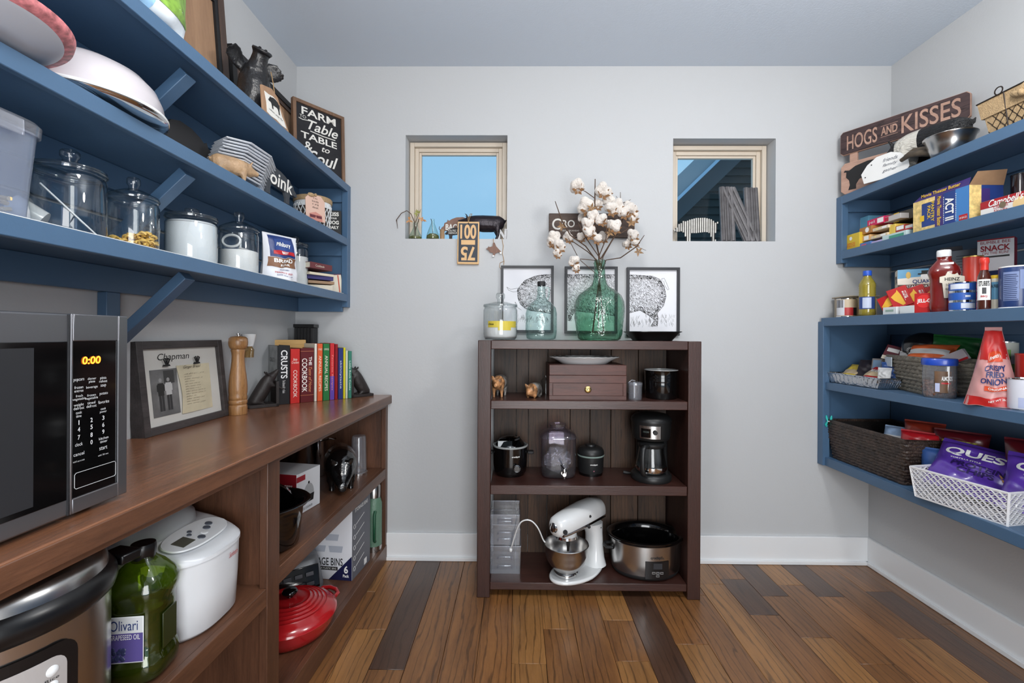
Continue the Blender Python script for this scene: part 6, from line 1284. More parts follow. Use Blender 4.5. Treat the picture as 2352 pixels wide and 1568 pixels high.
# ================================================================ RIGHT: TOP SHELF
Z = ru1+.0006
a, b = V((1.752, 2.480, 0)), V((2.014, 2.045, 0)); w = (b-a).length; rz = math.atan2(b.y-a.y, b.x-a.x)
PLUM = wood('plum_board', (44, 32, 34), (78, 58, 58), 'X', 3, .75, 0, .6); PINKW = wood('pink_board', (150, 116, 100), (192, 156, 138), 'X', 2.5, .7, 0, .15)
t = thing('hogs_and_kisses_sign', 'two tiered wooden hogs and kisses sign leaning across the corner of the top shelf', 'sign', ((a.x+b.x)/2, (a.y+b.y)/2, Z), rz)
def rbox(w0, w1, z0, z1, y0, y1, c=.012): return MB().prism([(w0+c, z0), (w1-c, z0), (w1, z0+c), (w1, z1-c), (w1-c, z1), (w0+c, z1), (w0, z1-c), (w0, z0+c)], -y1, -y0, Matrix.Rotation(PI/2, 4, 'X'))
u_ = obj('upper_board', rbox(-w/2, w/2, .212, .332, -.012, .006), PLUM, t, bevel=.002); obj('board_edge', rbox(-w/2-.002, w/2+.002, .210, .334, -.008, .008), PINKW, t)
l_ = obj('lower_board', rbox(-w/2, w/2, .0, .165, -.006, .010, .018), PINKW, t, bevel=.002); obj('post', MB().box(-w/2+.04, -w/2+.075, -.002, .01, .16, .215).box(w/2-.075, w/2-.04, -.002, .01, .16, .215), PINKW, t)
word('HOGS', PINKW, u_, -w/2+.098, .268, .135, .078, y=-.0128, bold=.01); word('AND', PINKW, u_, -w/2+.215, .272, .068, .042, y=-.0128, bold=.03); word('KISSES', PINKW, u_, -w/2+.372, .274, .215, .085, y=-.0128, bold=.01)
obj('rule', MB().flat(-w/2+.18, -w/2+.25, .298, .300, -.0125).flat(-w/2+.18, -w/2+.25, .243, .245, -.0125), PINKW, u_)
o = obj('silhouette', pig_cut(.36, .13, .001, True), INK, l_); o.location = (-.06, -.0068, .018)
PW = mat('white_tin', (222, 222, 220), .6)
t = thing('friends_and_family_sign', 'small white scalloped sign with grey script in front of the hog board', 'sign', (1.770, 2.21, Z), math.radians(-66), rx=-.08)
obj('plate', MB().prism([(-.09, .0), (.08, 0), (.098, .03), (.09, .07), (.06, .105), (.02, .122), (-.04, .118), (-.08, .09), (-.105, .05)], 0, .004, TR((0, 0, 0), rx=PI/2)), PW, t)
for i, s in enumerate(('friends', 'family', 'gather')): word(s, mat('script_grey', (88, 92, 104), .6), t, .02, .09-.027*i, .062, .018, y=-.0055, shear=.4)
for x_, z_ in ((-.06, .085), (-.085, .03)): obj('nail', MB().ball((x_, -.005, z_), .003, 8), INK, t)
LE = mat('brown_horn', (74, 64, 52), .5, var=.5, vscale=30)
t = thing('carved_horns', 'pair of dark brown curved horns lying beside the belted pig', 'horns', (1.83, 2.04, Z), math.radians(-70))
for k, dz in enumerate((0, .022)): obj('horn', MB().tube([(-.10, -.02+.03*k, .055+dz), (-.06, -.03+.03*k, .066+dz), (-.01, -.03+.03*k, .055+dz*.8), (.05, -.02+.03*k, .03+dz*.5), (.09, 0, .010)], [.009, .013, .016, .014, .009], 10), LE, t, smooth=60)
def banded(name, c1, c2, y0, y1):
    m = bpy.data.materials.new(name); m.use_nodes = True; nt = m.node_tree; N = nt.nodes; L = nt.links; b = N['Principled BSDF']
    tc = N.new('ShaderNodeTexCoord'); sx = N.new('ShaderNodeSeparateXYZ'); L.new(tc.outputs['Object'], sx.inputs[0]); g = []
    for op, v in (('GREATER_THAN', y0), ('LESS_THAN', y1)): k = N.new('ShaderNodeMath'); k.operation = op; k.inputs[1].default_value = v; L.new(sx.outputs[1], k.inputs[0]); g.append(k)
    mu = N.new('ShaderNodeMath'); mu.operation = 'MULTIPLY'; L.new(g[0].outputs[0], mu.inputs[0]); L.new(g[1].outputs[0], mu.inputs[1])
    mx = N.new('ShaderNodeMix'); mx.data_type = 'RGBA'; mx.inputs[6].default_value = (*lin(c1), 1); mx.inputs[7].default_value = (*lin(c2), 1); L.new(mu.outputs[0], mx.inputs[0]); L.new(mx.outputs[2], b.inputs['Base Color']); b.inputs['Roughness'].default_value = .35
    mp = N.new('ShaderNodeMapping'); mp.inputs['Scale'].default_value = (60, 18, 60); L.new(tc.outputs['Object'], mp.inputs[0]); n = N.new('ShaderNodeTexNoise'); n.inputs['Scale'].default_value = 3; L.new(mp.outputs[0], n.inputs[0]); bp = N.new('ShaderNodeBump'); bp.inputs['Strength'].default_value = .9; bp.inputs['Distance'].default_value = .01; L.new(n.outputs[0], bp.inputs['Height']); L.new(bp.outputs[0], b.inputs['Normal'])
    return m
piglet('belted_pig', 'black and white belted pig figurine between the hog sign and steel bowl', 'figurine', (1.875, 2.12, Z), .36, math.radians(201), banded('belted_glaze', (24, 24, 26), (214, 210, 200), -.1, -.0), .005, fat=.16, leg=.27, drop=.08, ears=1.0)
cx, cy, r = cylfit(2118, 2246, x=1.835); r = min(r, .093)
t = thing('steel_bowl', 'shiny steel mixing bowl at the front of the right top shelf', 'bowl', (cx, cy, Z)); obj('bowl', MB().lathe([(0, .002), (.045, 0), (.06, .01), (r*.85, .05), (r*.97, .082), (r*1.04, .086), (r*1.04, .089), (r*.95, .086), (r*.82, .052), (.055, .014), (0, .008)], 48), STEEL, t, smooth=60)
t = thing('burlap_basket', 'wire basket lined with burlap and tied with a bow', 'basket', (1.90, 1.63, Z), -PI/2); WIRE = mat('dark_wire', (52, 44, 40), .5, metal=.6)
bw, bd, bh = .30, .22, .14
def taper(w0, d0, w1, d1, h0, h1, m=None): return MB().add([(-w0/2, -d0/2, h0), (w0/2, -d0/2, h0), (w0/2, d0/2, h0), (-w0/2, d0/2, h0), (-w1/2, -d1/2, h1), (w1/2, -d1/2, h1), (w1/2, d1/2, h1), (-w1/2, d1/2, h1)], [(0, 3, 2, 1), (0, 1, 5, 4), (1, 2, 6, 5), (2, 3, 7, 6), (3, 0, 4, 7)])
obj('liner', taper(bw*.86, bd*.86, bw, bd, .003, bh), BURLAP, t); obj('burlap_cuff', taper(bw*.99, bd*.99, bw*1.05, bd*1.05, bh*.55, bh*1.01), BURLAP, t)
for sgn in (-1, 1):
    m = MB()
    for k in range(9):
        for j in range(4):
            z0_ = bh*.14*j+.004; z1_ = z0_+bh*.14; xx = -bw*.38+bw*.76*(k+.5*(j % 2))/8; m.tube([(xx, sgn*(bd*.44+z0_*.09), z0_), (xx+bw*.055, sgn*(bd*.44+z1_*.09), z1_)], .0012, 4, False); m.tube([(xx, sgn*(bd*.44+z0_*.09), z0_), (xx-bw*.055, sgn*(bd*.44+z1_*.09), z1_)], .0012, 4, False)
    obj('wire_mesh', m, WIRE, t)
q = [(-bw*.53, -bd*.53, bh), (bw*.53, -bd*.53, bh), (bw*.53, bd*.53, bh), (-bw*.53, bd*.53, bh), (-bw*.53, -bd*.53, bh)]; obj('rim_wire', MB().tube(q, .0025, 6).tube([(-.06, -bd*.53, bh), (-.06, -bd*.44, .003)], .002, 5), WIRE, t)
obj('ring_handle', MB().tube([(-.075+.014*math.cos(k*PI/8), -bd*.54, bh+.012+.014*math.sin(k*PI/8)) for k in range(17)], .0022, 5), WIRE, t)
obj('bow', MB().ball((-.03, -bd*.56, bh*.72), (.035, .012, .014), 10, TR(ry=.3)).ball((.05, -bd*.56, bh*.78), (.04, .012, .014), 10, TR(ry=-.3)).ball((.01, -bd*.57, bh*.74), (.012, .014, .013), 8), BURLAP, t, smooth=60)

# ================================================================ RIGHT: UPPER SHELF (boxes)
Z = ru2+.0006
def pbox(name, label, cat, pl, pr, pt, pb, x, col, depth, group=None, prints=(), rz=-PI/2, z=None, rx=0, ry=0):
    """carton facing the aisle, its front face given by its extent in the photograph on the plane x"""
    y1_, y0_ = P(pl, pt, x=x).y, P(pr, pt, x=x).y; ym = (y0_+y1_)/2; zt_ = zat(pt, ym, (pl+pr)/2); zb_ = zat(pb, ym, (pl+pr)/2) if z is None else z; w = y1_-y0_
    return carton(name, label, cat, (x+depth/2, ym, zb_), w, depth, zt_-zb_, rz, col if not isinstance(col, tuple) else mat('carton_%d_%d_%d' % col, col, .5), group, rx, ry, prints), w, zt_-zb_
G_ = 'small food boxes piled in the corner of the right upper shelf'; WL = WHITE
t, w, h = pbox('food_box', 'yellow flap-top food box at the left front of the box pile', 'box', 1936, 1974, 538, 572, 1.785, (212, 180, 52), .10, G_, z=Z); word('SPICE\nPACK', ORNG, t, .004, h*.3, w*.5, h*.28, y=-.0515); obj('badge', MB().lathe([(0, 0), (.01, 0)], 14, TR((0, -.051, h*.72), rx=PI/2)), WHITE, t)
t, w, h = pbox('food_box', 'thin blue and pink box lying beside the yellow box', 'box', 1975, 2000, 556, 570, 1.787, (74, 118, 178), .11, G_, [(.15, .6, .1, .6, mat('pinkprint', (206, 90, 120), .5))], z=Z)
t, w, h = pbox('food_box', 'thin lilac box lying at the bottom of the pile', 'box', 2001, 2026, 552, 564, 1.79, (186, 172, 214), .11, G_, z=Z)
z2 = Z+.030
t, w, h = pbox('food_box', 'orange banded pudding box on the blue and pink box', 'box', 1974, 1998, 541, 556, 1.80, (214, 168, 112), .10, G_, [(.45, .9, .15, .85, WL)], z=z2)
t, w, h = pbox('food_box', 'cream pudding box with a round picture, lower of two', 'box', 2000, 2038, 538, 553, 1.80, (216, 196, 166), .10, G_, [(.6, .9, .2, .8, WL)], z=z2); obj('picture', MB().lathe([(0, 0), (h*.4, 0)], 16, TR((-w*.2, -.051, h*.5), rx=PI/2)), mat('custard', (232, 214, 150), .5), t)
z3 = z2+.037
t, w, h = pbox('food_box', 'caramel brown pudding box on the orange banded box', 'box', 1974, 2002, 521, 538, 1.80, (172, 116, 58), .10, G_, z=z3); obj('picture', MB().lathe([(0, 0), (h*.36, 0)], 16, TR((w*.15, -.051, h*.5), rx=PI/2)), WHITE, t)
t, w, h = pbox('food_box', 'cream pudding box with a round picture, upper of two', 'box', 2004, 2040, 520, 536, 1.80, (218, 200, 172), .10, G_, [(.62, .9, .2, .8, WL)], z=z3); obj('picture', MB().lathe([(0, 0), (h*.4, 0)], 16, TR((-w*.2, -.051, h*.5), rx=PI/2)), mat('custard', (232, 214, 150), .5), t)
t, w, h = pbox('food_box', 'light blue box standing behind the yellow box', 'box', 1938, 1951, 515, 538, 1.86, (118, 168, 200), .07, G_, [(.1, .9, .1, .5, WL)], z=Z)
t, w, h = pbox('food_box', 'slim lilac box standing second from the shelf end', 'box', 1952, 1961, 507, 538, 1.86, (166, 158, 196), .07, G_, z=Z)
t, w, h = pbox('food_box', 'tall blue milk print box standing in the pile', 'box', 1962, 1995, 500, 538, 1.875, (112, 176, 206), .08, G_, [(.05, .45, .5, .95, WL), (.5, .95, .05, .4, mat('milkprint', (230, 236, 240), .4))], z=Z)
t, w, h = pbox('food_box', 'bright pink gelatine box on top of the pile', 'box', 1992, 2030, 501, 518, 1.815, (200, 34, 88), .09, G_, [(.62, .98, .15, .85, WL)], z=z3+.036, ry=-.0); word('jel', WHITE, t, -w*.22, h*.5, w*.35, h*.5, y=-.046)
t, w, h = pbox('food_box', 'grey barcode side box lying behind the pink gelatine box', 'box', 2012, 2045, 480, 500, 1.93, (150, 148, 144), .09, G_, [(.1, .6, .2, .8, WL)], z=None); t.location.z = z3+.06
t, w, h = pbox('food_box', 'second grey box tipped at the back of the pile', 'box', 2040, 2072, 481, 500, 1.92, (136, 134, 132), .09, G_, [(.1, .5, .2, .8, WL)]); t.location.z = z3+.055
t, w, h = pbox('food_box', 'black and yellow box at the right of the pile', 'box', 2053, 2096, 492, 514, 1.86, (66, 62, 54), .09, G_, [(.0, .3, .0, 1, YELL)]); t.location.z = z3+.03
t, w, h = pbox('food_box', 'white barcode end box over the red and white box', 'box', 2030, 2068, 502, 514, 1.82, (188, 184, 180), .09, G_, [(0, .3, .1, .9, mat('crimson', (170, 30, 60), .5))]); t.location.z = z3+.034
t, w, h = pbox('food_box', 'teal and white box lying at the right front of the pile', 'box', 2026, 2082, 535, 550, 1.79, (196, 216, 214), .10, G_, [(.3, .9, .1, .7, mat('tealprint', (74, 156, 132), .5))], z=Z)
t, w, h = pbox('food_box', 'yellow ended box above the teal and white box', 'box', 2042, 2056, 515, 534, 1.81, (222, 190, 84), .10, G_, z=Z+.034)
t, w, h = pbox('food_box', 'red and white ended box beside the popcorn box', 'box', 2057, 2078, 517, 532, 1.81, (160, 50, 44), .10, G_, [(.1, .9, .3, .9, WL)], z=Z+.034)
t, w, h = pbox('food_box', 'white box with a red base touching the popcorn box', 'box', 2079, 2096, 516, 532, 1.81, (206, 204, 200), .10, G_, [(0, 1, 0, .3, RED)], z=Z+.034)
# popcorn
POP = mat('popcorn_print', (224, 196, 128), .5, var=.3, vscale=60); DBLUE = mat('popcorn_blue', (38, 62, 128), .4, var=.2, vscale=6); LBLUE = mat('popcorn_light_blue', (66, 124, 186), .4); PUR = mat('popcorn_purple', (64, 48, 112), .4)
t, w, h = pbox('popcorn_box', 'big blue and yellow popcorn box with its top flap open', 'box', 2098, 2226, 447, 530, 1.785, DBLUE, .135, None, [(0, .17, 0, 1, POP), (.17, .42, .0, .13, POP), (.17, .42, .87, 1, POP), (.42, .57, 0, 1, PUR), (.78, 1, 0, 1, LBLUE), (0, .35, 0, 1, POP, 'r'), (.35, .6, .1, .9, PUR, 'r'), (.6, 1, 0, .12, POP, 'r')], z=Z)
M_ = Matrix.Rotation(PI/2, 4, 'Y'); yy = -.0685
word('PANTRY\nPACK', YELL, t, -h*.55, w*(-.5+.345), h*.62, w*.13, y=yy, M=M_, bold=.02); word('Movie Theater Butter', YELL, t, -h*.5, 0.0, h*.9, w*.075, y=yy, M=M_, bold=.02); word('ACT II', WHITE, t, -h*.48, w*.185, h*.68, w*.15, y=yy-.001, M=M_, bold=.03)
q = MB()
for i in range(15):
    for x_ in (.08, .29): q.box(w*x_-.0015, w*x_+.0015, yy-.0006, yy, h*(.09+.055*i), h*(.09+.055*i)+.003)
obj('film_strip', q, WHITE, t); word('18 BAGS', WHITE, obj('flash', MB().flat(w*.34, w*.48, h*.02, h*.2, yy), RED, t), w*.41, h*.11, w*.12, h*.06, y=yy-.0008)
obj('kernel_print', MB().box(-w*.36, -w*.28, yy-.0004, yy, h*.32, h*.5), YELL, t)
obj('flap', MB().add([(-w/2, -.0675, h), (w*.5, -.0675, h), (w*.46, -.05, h+.035), (-w*.42, -.05, h+.028)], [(0, 1, 2, 3)]), PUR, t); word('Movie Theater Butter', YELL, t, -.0, h+.017, w*.7, .014, y=-.0650, M=TR((0, 0, 0)), bold=.02)
obj('flap', MB().add([(w*.5, -.0675, h), (w*.5, .0675, h), (w*.62, .05, h+.052), (w*.60, -.06, h+.045)], [(0, 1, 2, 3)]), CARD, t); obj('inside', MB().box(-w/2+.004, w/2-.004, -.0635, .0635, h-.001, h+.0006), mat('box_inside', (92, 76, 62), .9), t)
t, w, h = pbox('soup_pack', 'shrink wrapped red and white soup can pack beside the popcorn box', 'pack', 2252, 2420, 446, 500, 1.79, mat('soup_white', (226, 222, 218), .35, coat=.3), .13, None, [(0, 1, .52, 1, mat('soup_red', (170, 22, 32), .3, coat=.4, var=.15, vscale=25)), (0, 1, .5, 1, mat('soup_red', (170, 22, 32), .3, coat=.4, var=.15, vscale=25), 'r')], z=Z)
word("Campbell's", WHITE, t, -w*.5+.092, h*.74, .12, .034, y=-.067, shear=.35, bold=.015); word('Chicken\nNoodle', RED, t, -w*.5+.075, h*.3, .05, .026, y=-.067); word('Soup', INK, t, -w*.5+.075, h*.1, .03, .01, y=-.067, shear=.3)
obj('soup_print', MB().lathe([(0, 0), (.024, 0)], 20, TR((-w*.5+.14, -.0668, h*.3), rx=PI/2)), mat('noodle', (224, 192, 138), .5), t); obj('seal_print', MB().lathe([(0, 0), (.012, 0)], 16, TR((-w*.5+.082, -.0672, h*.5), rx=PI/2)), mat('bronze_seal', (112, 98, 76), .4), t)
obj('film', MB().box(-w/2-.001, w/2+.001, -.066, .066, h, h+.004), mat('soup_red', (170, 22, 32)), t, bevel=.003)
cx, cy, r = cylfit(2318, 2372, x=1.97); can('jar', 'dark lidded jar behind the soup pack', (cx, cy, Z), r, zat(400, cy, 2345)-Z, mat('dark_jar', (40, 26, 30), .15, coat=.5), cat='jar', lid=BLACK)

# ================================================================ RIGHT: LOWER UNIT, TOP BOARD
Z = rl1+.0006
cx, cy, r = cylfit(1920, 1968, x=1.712); RD = mat('beans_red', (176, 42, 44), .45)
can('food_can', 'short wide tin with a black, white and red label', (cx, cy, Z), r, zat(686, cy, 1943)-Z, mat('tin_cream', (196, 178, 152), .5), rz=-.65, bands=[(-1.2, -.15, .08, .92, mat('tin_label_grey', (206, 208, 214), .5)), (-.15, .75, .08, .5, RD), (.75, 1.4, .08, .5, BLACKM), (-1.2, -.3, .5, .92, mat('tin_label_dark', (58, 58, 66), .5))])
t = thing('plastic_lid_tray', 'shallow beige plastic tray behind the short tin', 'tray', (1.80, 2.44, Z)); obj('tray', MB().box(-.07, .07, -.06, .06, 0, .105).box(-.078, .078, -.068, .068, .105, .112), mat('beige_plastic', (168, 156, 138), .5), t, bevel=.003)
cx, cy, r = cylfit(1971, 2012, x=1.712); h = zat(622, cy, 1991)-Z
t = thing('cooking_oil_bottle', 'ribbed bottle of yellow oil with a blue cap on the right lower shelf top', 'bottle', (cx, cy, Z), -.7); YO = glass('yellow_oil', (228, 214, 120), (150, 136, 40), .05, milk=.35, milkcol=(200, 186, 80))
pr = [(0, .001), (r*.85, 0), (r, .008), (r*.97, .03)]+[(r*(.96 if i % 2 else .98), .03+.006*i) for i in range(1, 12)]+[(r*.99, h*.48)]+[(r*(1.0 if i % 2 else .95), h*(.5+.022*i)) for i in range(8)]+[(r*.98, h*.7), (r*.75, h*.78), (r*.45, h*.86), (r*.42, h*.9)]
obj('body', MB().lathe(pr, 36), YO, t, smooth=70); obj('cap', MB().lathe([(r*.5, h*.89), (r*.52, h*.9), (r*.52, h*.985), (r*.48, h), (0, h)], 28), mat('cap_blue', (36, 84, 190), .4), t, smooth=40)
obj('label', MB().band(r*.995, -1.1, 1.1, h*.15, h*.42), mat('label_deep_blue', (40, 66, 130), .45), t); obj('label_panel', MB().band(r*1.003, -.5, .55, h*.17, h*.40), mat('label_pale', (188, 198, 220), .45), t)
# oat box
t = carton('oatmeal_box', 'blue and cream instant oatmeal box behind the red gelatine boxes', 'box', (1.845, 2.105, Z), .165, .085, zat(619, 2.1, 2070)-Z, math.radians(-33), mat('oat_cream', (222, 214, 200), .5), None, prints=[(0, 1, .78, 1, mat('oat_blue', (92, 152, 188), .45)), (0, 1, .0, .66, mat('oat_brown', (84, 52, 40), .5))]); h = zat(619, 2.1, 2070)-Z
obj('cream_panel', MB().prism([(-.0825, h*.665), (.0825, h*.665), (.0825, h*.86), (-.0825, h*.8)], 0, .0008, TR((0, -.0432, 0), rx=PI/2)), _mc['oat_cream'], t); word('QUAKER', NAVY, t, .012, h*.72, .085, .02, y=-.0448, bold=.02); word('INSTANT OATMEAL', WHITE, t, .0, h*.62, .13, .011, y=-.0448)
hat = obj('emblem', MB().ball((.012, -.044, h*.84), (.015, .001, .017), 12), WHITE, t); obj('emblem_hat', MB().box(-.012, .036, -.0462, -.044, h*.88, h*.90).box(.0, .024, -.0462, -.044, h*.90, h*.96), INK, hat); obj('emblem', MB().ball((-.045, -.044, h*.87), (.009, .001, .016), 10), mat('gold_cup', (206, 170, 84), .4), t); obj('emblem', MB().ball((.064, -.044, h*.76), (.010, .001, .012), 10), RED, t)
word('QUAKER', INK, t, .0, h*.72, .06, .012, y=-.0006, M=SIDEM(.165, .085)); obj('emblem', MB().box(-.022, .022, -.0012, 0, h*.82, h*.83).box(-.012, .012, -.0012, 0, h*.83, h*.87).ball((0, -.0, h*.79), (.012, .001, .014), 8).add([], []), INK, t).matrix_local = SIDEM(.165, .085)
JR = mat('jelly_red', (178, 28, 30), .45)
def jelly(label, loc, rz, rx=0, ry=0, w=.072, h=.088, d=.026, turn=0):
    t = carton('gelatine_box', label, 'box', loc, w, d, h, rz, JR, 'red gelatine boxes in front of the oatmeal box', rx, ry)
    obj('yellow_print', MB().prism([(-w*.4, h*.62), (-w*.05, h*.8), (w*.02, h*.9), (w*.1, h*.62), (w*.15, h*.1), (-.0, h*.06), (-w*.3, h*.4)], 0, .0006, TR((0, -d/2-.0006, 0), rx=PI/2)), mat('lemon_print', (222, 172, 58), .45), t); word('JELL-O', WHITE, t, w*.3, h*.5, w*.2, h*.5, y=-d/2-.001, bold=.02); return t
jelly('front red gelatine box of the tilted three, its yellow print showing', (1.735, 2.055, Z+.036), math.radians(-50), ry=-.35); jelly('middle red gelatine box of the tilted three', (1.775, 2.015, Z+.036), math.radians(-50), ry=-.35); jelly('rear red gelatine box of the tilted three', (1.815, 1.975, Z+.036), math.radians(-50), ry=-.35)
jelly('red gelatine box lying slanted over the white boxes', (1.70, 2.135, Z+.034), math.radians(-62), ry=1.15, w=.085)
t = carton('gelatine_box', 'upright red gelatine box with large white lettering beside the ketchup', 'box', (1.716, 1.925, Z), .062, .05, .082, math.radians(-62), JR, 'red gelatine boxes in front of the oatmeal box'); word('JELL-O', WHITE, obj('disc', MB().lathe([(0, 0), (.027, 0)], 20, TR((.002, -.0258, .048), rx=PI/2)), mat('jelly_bright', (208, 44, 44), .45), t), .002, .048, .046, .02, y=-.0268, bold=.03)
for i, (px, lb) in enumerate(((2043, 'flat white and pale green box under the slanted gelatine box'), (2083, 'plain flat white box beside the upright gelatine box'))):
    y_ = 1.695*1045/(px-1187); carton('flat_box', lb, 'box', (1.735, y_, Z), .075, .11, .033, -PI/2, mat('boxwhite', (216, 220, 220), .5), 'flat white boxes under the gelatine boxes', prints=[(.2, .8, .35, .65, mat('palegreen', (150, 172, 160), .5))] if i == 0 else [])
# ketchup
cx, cy, r = cylfit(2128, 2208, x=1.735); h = zat(575, cy, 2170)-Z; r *= .97
KET = mat('ketchup', (108, 22, 16), .12, coat=.8); t = thing('ketchup_bottle', 'large squat ketchup bottle with a white cap', 'bottle', (cx, cy, Z), -.72)
obj('body', MB().lathe([(0, .002), (r*.8, 0), (r*.9, .01), (r*.93, .03), (r*.86, .05), (r*.86, h*.5), (r*.9, h*.56), (r*1.0, h*.62), (r*1.0, h*.66), (r*.9, h*.72), (r*.62, h*.8), (r*.45, h*.84), (r*.42, h*.86), (r*.47, h*.875), (r*.47, h*.89), (r*.42, h*.9)], 40, None, 1, .78, .15), KET, t, smooth=60)
obj('cap', MB().lathe([(r*.44, h*.89), (r*.46, h*.9), (r*.46, h*.98), (r*.43, h), (0, h)], 28), WHITEG, t, smooth=40)
lb = obj('label', MB().prism([(-.024, 0), (.024, 0), (.030, .06), (.038, .062), (.038, .085), (.02, .09), (.014, .105), (-.014, .105), (-.02, .09), (-.038, .085), (-.038, .062), (-.030, .06)], 0, .003, TR((.022, -r*.66, .055), rz=.32, rx=PI/2)), mat('heinz_label', (214, 206, 190), .5), t)
word('HEINZ', INK, lb, 0, .075, .046, .013, y=-.0036, M=TR((.022, -r*.66, .055), rz=.32), bold=.02); word('TOMATO', INK, lb, 0, .052, .04, .009, y=-.0036, M=TR((.022, -r*.66, .055), rz=.32)); word('KETCHUP', INK, lb, 0, .036, .04, .009, y=-.0036, M=TR((.022, -r*.66, .055), rz=.32))
obj('neck_label', MB().box(-.012, .028, -r*.62, -r*.58, h*.755, h*.79, TR(rx=0)), WHITE, t, bevel=.002)
# tuna cans
cx, cy, r = cylfit(2177, 2243, x=1.722); hh = (zat(649, cy, 2208)-Z)/3; TB = mat('tuna_blue', (38, 84, 166), .4); TW = mat('tuna_white', (206, 212, 226), .45)
for i, lbx in enumerate(('lowest flat blue fish can of the stack of three', 'middle flat blue fish can of the stack of three', 'topmost flat blue fish can of the stack of three')):
    t = can('fish_can', lbx, (cx, cy, Z+i*(hh+.0004)), r, hh, TB, rz=-.75+.4*(i == 1), group='stack of three flat fish cans', bands=[(-.1, 1.1, .25, .8, TW)] if i == 0 else [(-1.0, .5, .25, .8, TW)] if i == 2 else [(-.2, .2, .4, .6, TW)])
# big blue can, red can, sauce bottle, jar
cx, cy, r = cylfit(2291, 2380, x=1.745); h = zat(612, cy, 2330)-Z
t = can('snack_canister', 'large dark blue canister with a pale nutrition panel and white lid', (cx, cy, Z), r, h, mat('canister_navy', (30, 54, 104), .35, coat=.3), rz=-.85, bands=[(-.75, .15, .18, .86, mat('nutrition_pale', (116, 132, 172), .5)), (.2, .8, .45, .9, mat('nutrition_pale', (116, 132, 172), .5))], cat='canister', lid=WHITE)
q = MB(); 
for i in range(14): q.band(r*.98+.0012, -.7, (.05 if i % 3 else .1)-.02*(i % 4), h*(.2+.045*i), h*(.2+.045*i)+.0022, 8)
obj('lettering', q, mat('nutrition_ink', (24, 40, 84), .5), t)
cx, cy, r = cylfit(2209, 2260, x=1.885); can('coffee_can', 'bright red orange can standing behind the fish cans', (cx, cy, Z), r, zat(589, cy, 2235)-Z, mat('can_red_orange', (206, 56, 38), .35, coat=.3), rz=-.8, lid=mat('gold_rim', (200, 160, 90), .3, metal=1))
cx, cy, r = cylfit(2243, 2277, x=1.70); h = zat(592, cy, 2262)-Z; t = thing('sauce_bottle', 'barbecue sauce bottle with a red sealed cap and white label', 'bottle', (cx, cy, Z), -.8); BBQ = mat('bbq_sauce', (70, 28, 16), .12, coat=.7)
obj('body', MB().lathe([(0, 0), (r*.95, .0), (r, .006), (r, h*.58), (r*.9, h*.66), (r*.55, h*.76), (r*.48, h*.8)], 32), BBQ, t, smooth=60); obj('cap', MB().lathe([(r*.62, h*.76), (r*.6, h*.88), (r*.72, h*.9), (r*.72, h*.98), (r*.6, h), (0, h)], 28), mat('seal_red', (206, 52, 42), .35), t, smooth=50)
obj('label', MB().band(r+.0005, -1.1, 1.0, h*.18, h*.58), WHITE, t); word("STUBB'S", INK, t, 0, h*.5, r*1.5, h*.1, bend=r+.001, bold=.02); obj('portrait', MB().band(r+.0012, -.25, .3, h*.3, h*.42), mat('ink_grey', (70, 70, 72), .6), t); word('BBQ', RED, t, 0, h*.25, r*.9, h*.04, bend=r+.001, bold=.02)
cx, cy, r = cylfit(2272, 2302, x=1.745); h = zat(632, cy, 2285)-Z; t = thing('sauce_jar', 'pale labelled sauce jar squeezed between the barbecue bottle and the blue canister', 'jar', (cx, cy+.0, Z), -.8)
obj('body', MB().lathe([(0, 0), (r, 0), (r, h*.85), (r*.8, h*.92)], 28), mat('alfredo', (206, 200, 184), .4), t, smooth=50); obj('lid', MB().lathe([(r*.85, h*.9), (r*.85, h), (0, h)], 28), YELL, t, smooth=40); obj('label', MB().band(r+.0006, -1, 1, h*.3, h*.8), mat('jar_blue', (96, 152, 186), .5), t); word('ALFREDO', INK, t, 0, h*.68, r*1.4, h*.09, bend=r+.0012)
# boxes at the back
t = carton('cardboard_case', 'low dark blue case standing against the back behind the ketchup', 'box', (1.985, 1.95, Z), .5, .1, .17, -PI/2, mat('case_navy', (28, 46, 86), .6), prints=[(.05, .3, .3, .8, mat('case_purple', (70, 50, 96), .6))])
t = carton('snack_box', 'grey and red snack box with bold lettering at the back of the board', 'box', (1.965, 1.885, Z+.171), .105, .05, .13, math.radians(-56), mat('snack_grey', (186, 186, 190), .5), prints=[(0, 1, 0, 1, mat('snack_red', (128, 22, 34), .4), 'r'), (0, 1, .96, 1, mat('snack_red', (128, 22, 34), .4))])
word('BUMBLE BEE', mat('snack_red', (128, 22, 34)), t, 0, .116, .085, .012, y=-.0258); word('SNACK', mat('snack_red', (128, 22, 34)), t, 0, .092, .085, .024, y=-.0258, bold=.03); word('ON THE RUN!', mat('snack_red', (128, 22, 34)), t, 0, .072, .075, .011, y=-.0258); obj('strip', MB().flat(-.04, .04, .054, .061, -.0256), INK, t)
for i, (y_, x_, hh, col, lb) in enumerate(((2.105, 2.0, .145, (92, 92, 98), 'dark grey packet standing behind the ketchup bottle'), (2.02, 1.975, .115, (128, 134, 142), 'grey packet printed with a small table behind the ketchup'))):
    t = carton('seasoning_packet', lb, 'packet', (x_, y_, Z+.171), .1, .006, hh, math.radians(-58), mat('packet_%d' % i, col, .45), 'grey packets at the back of the board', rx=-.1)
    q = MB()
    for k in range(6): q.flat(-.035, .03-.01*(k % 3), hh*(.2+.11*k), hh*(.2+.11*k)+.003, -.0036)
    if i: obj('lettering', q, mat('packet_ink', (70, 74, 82), .5), t)

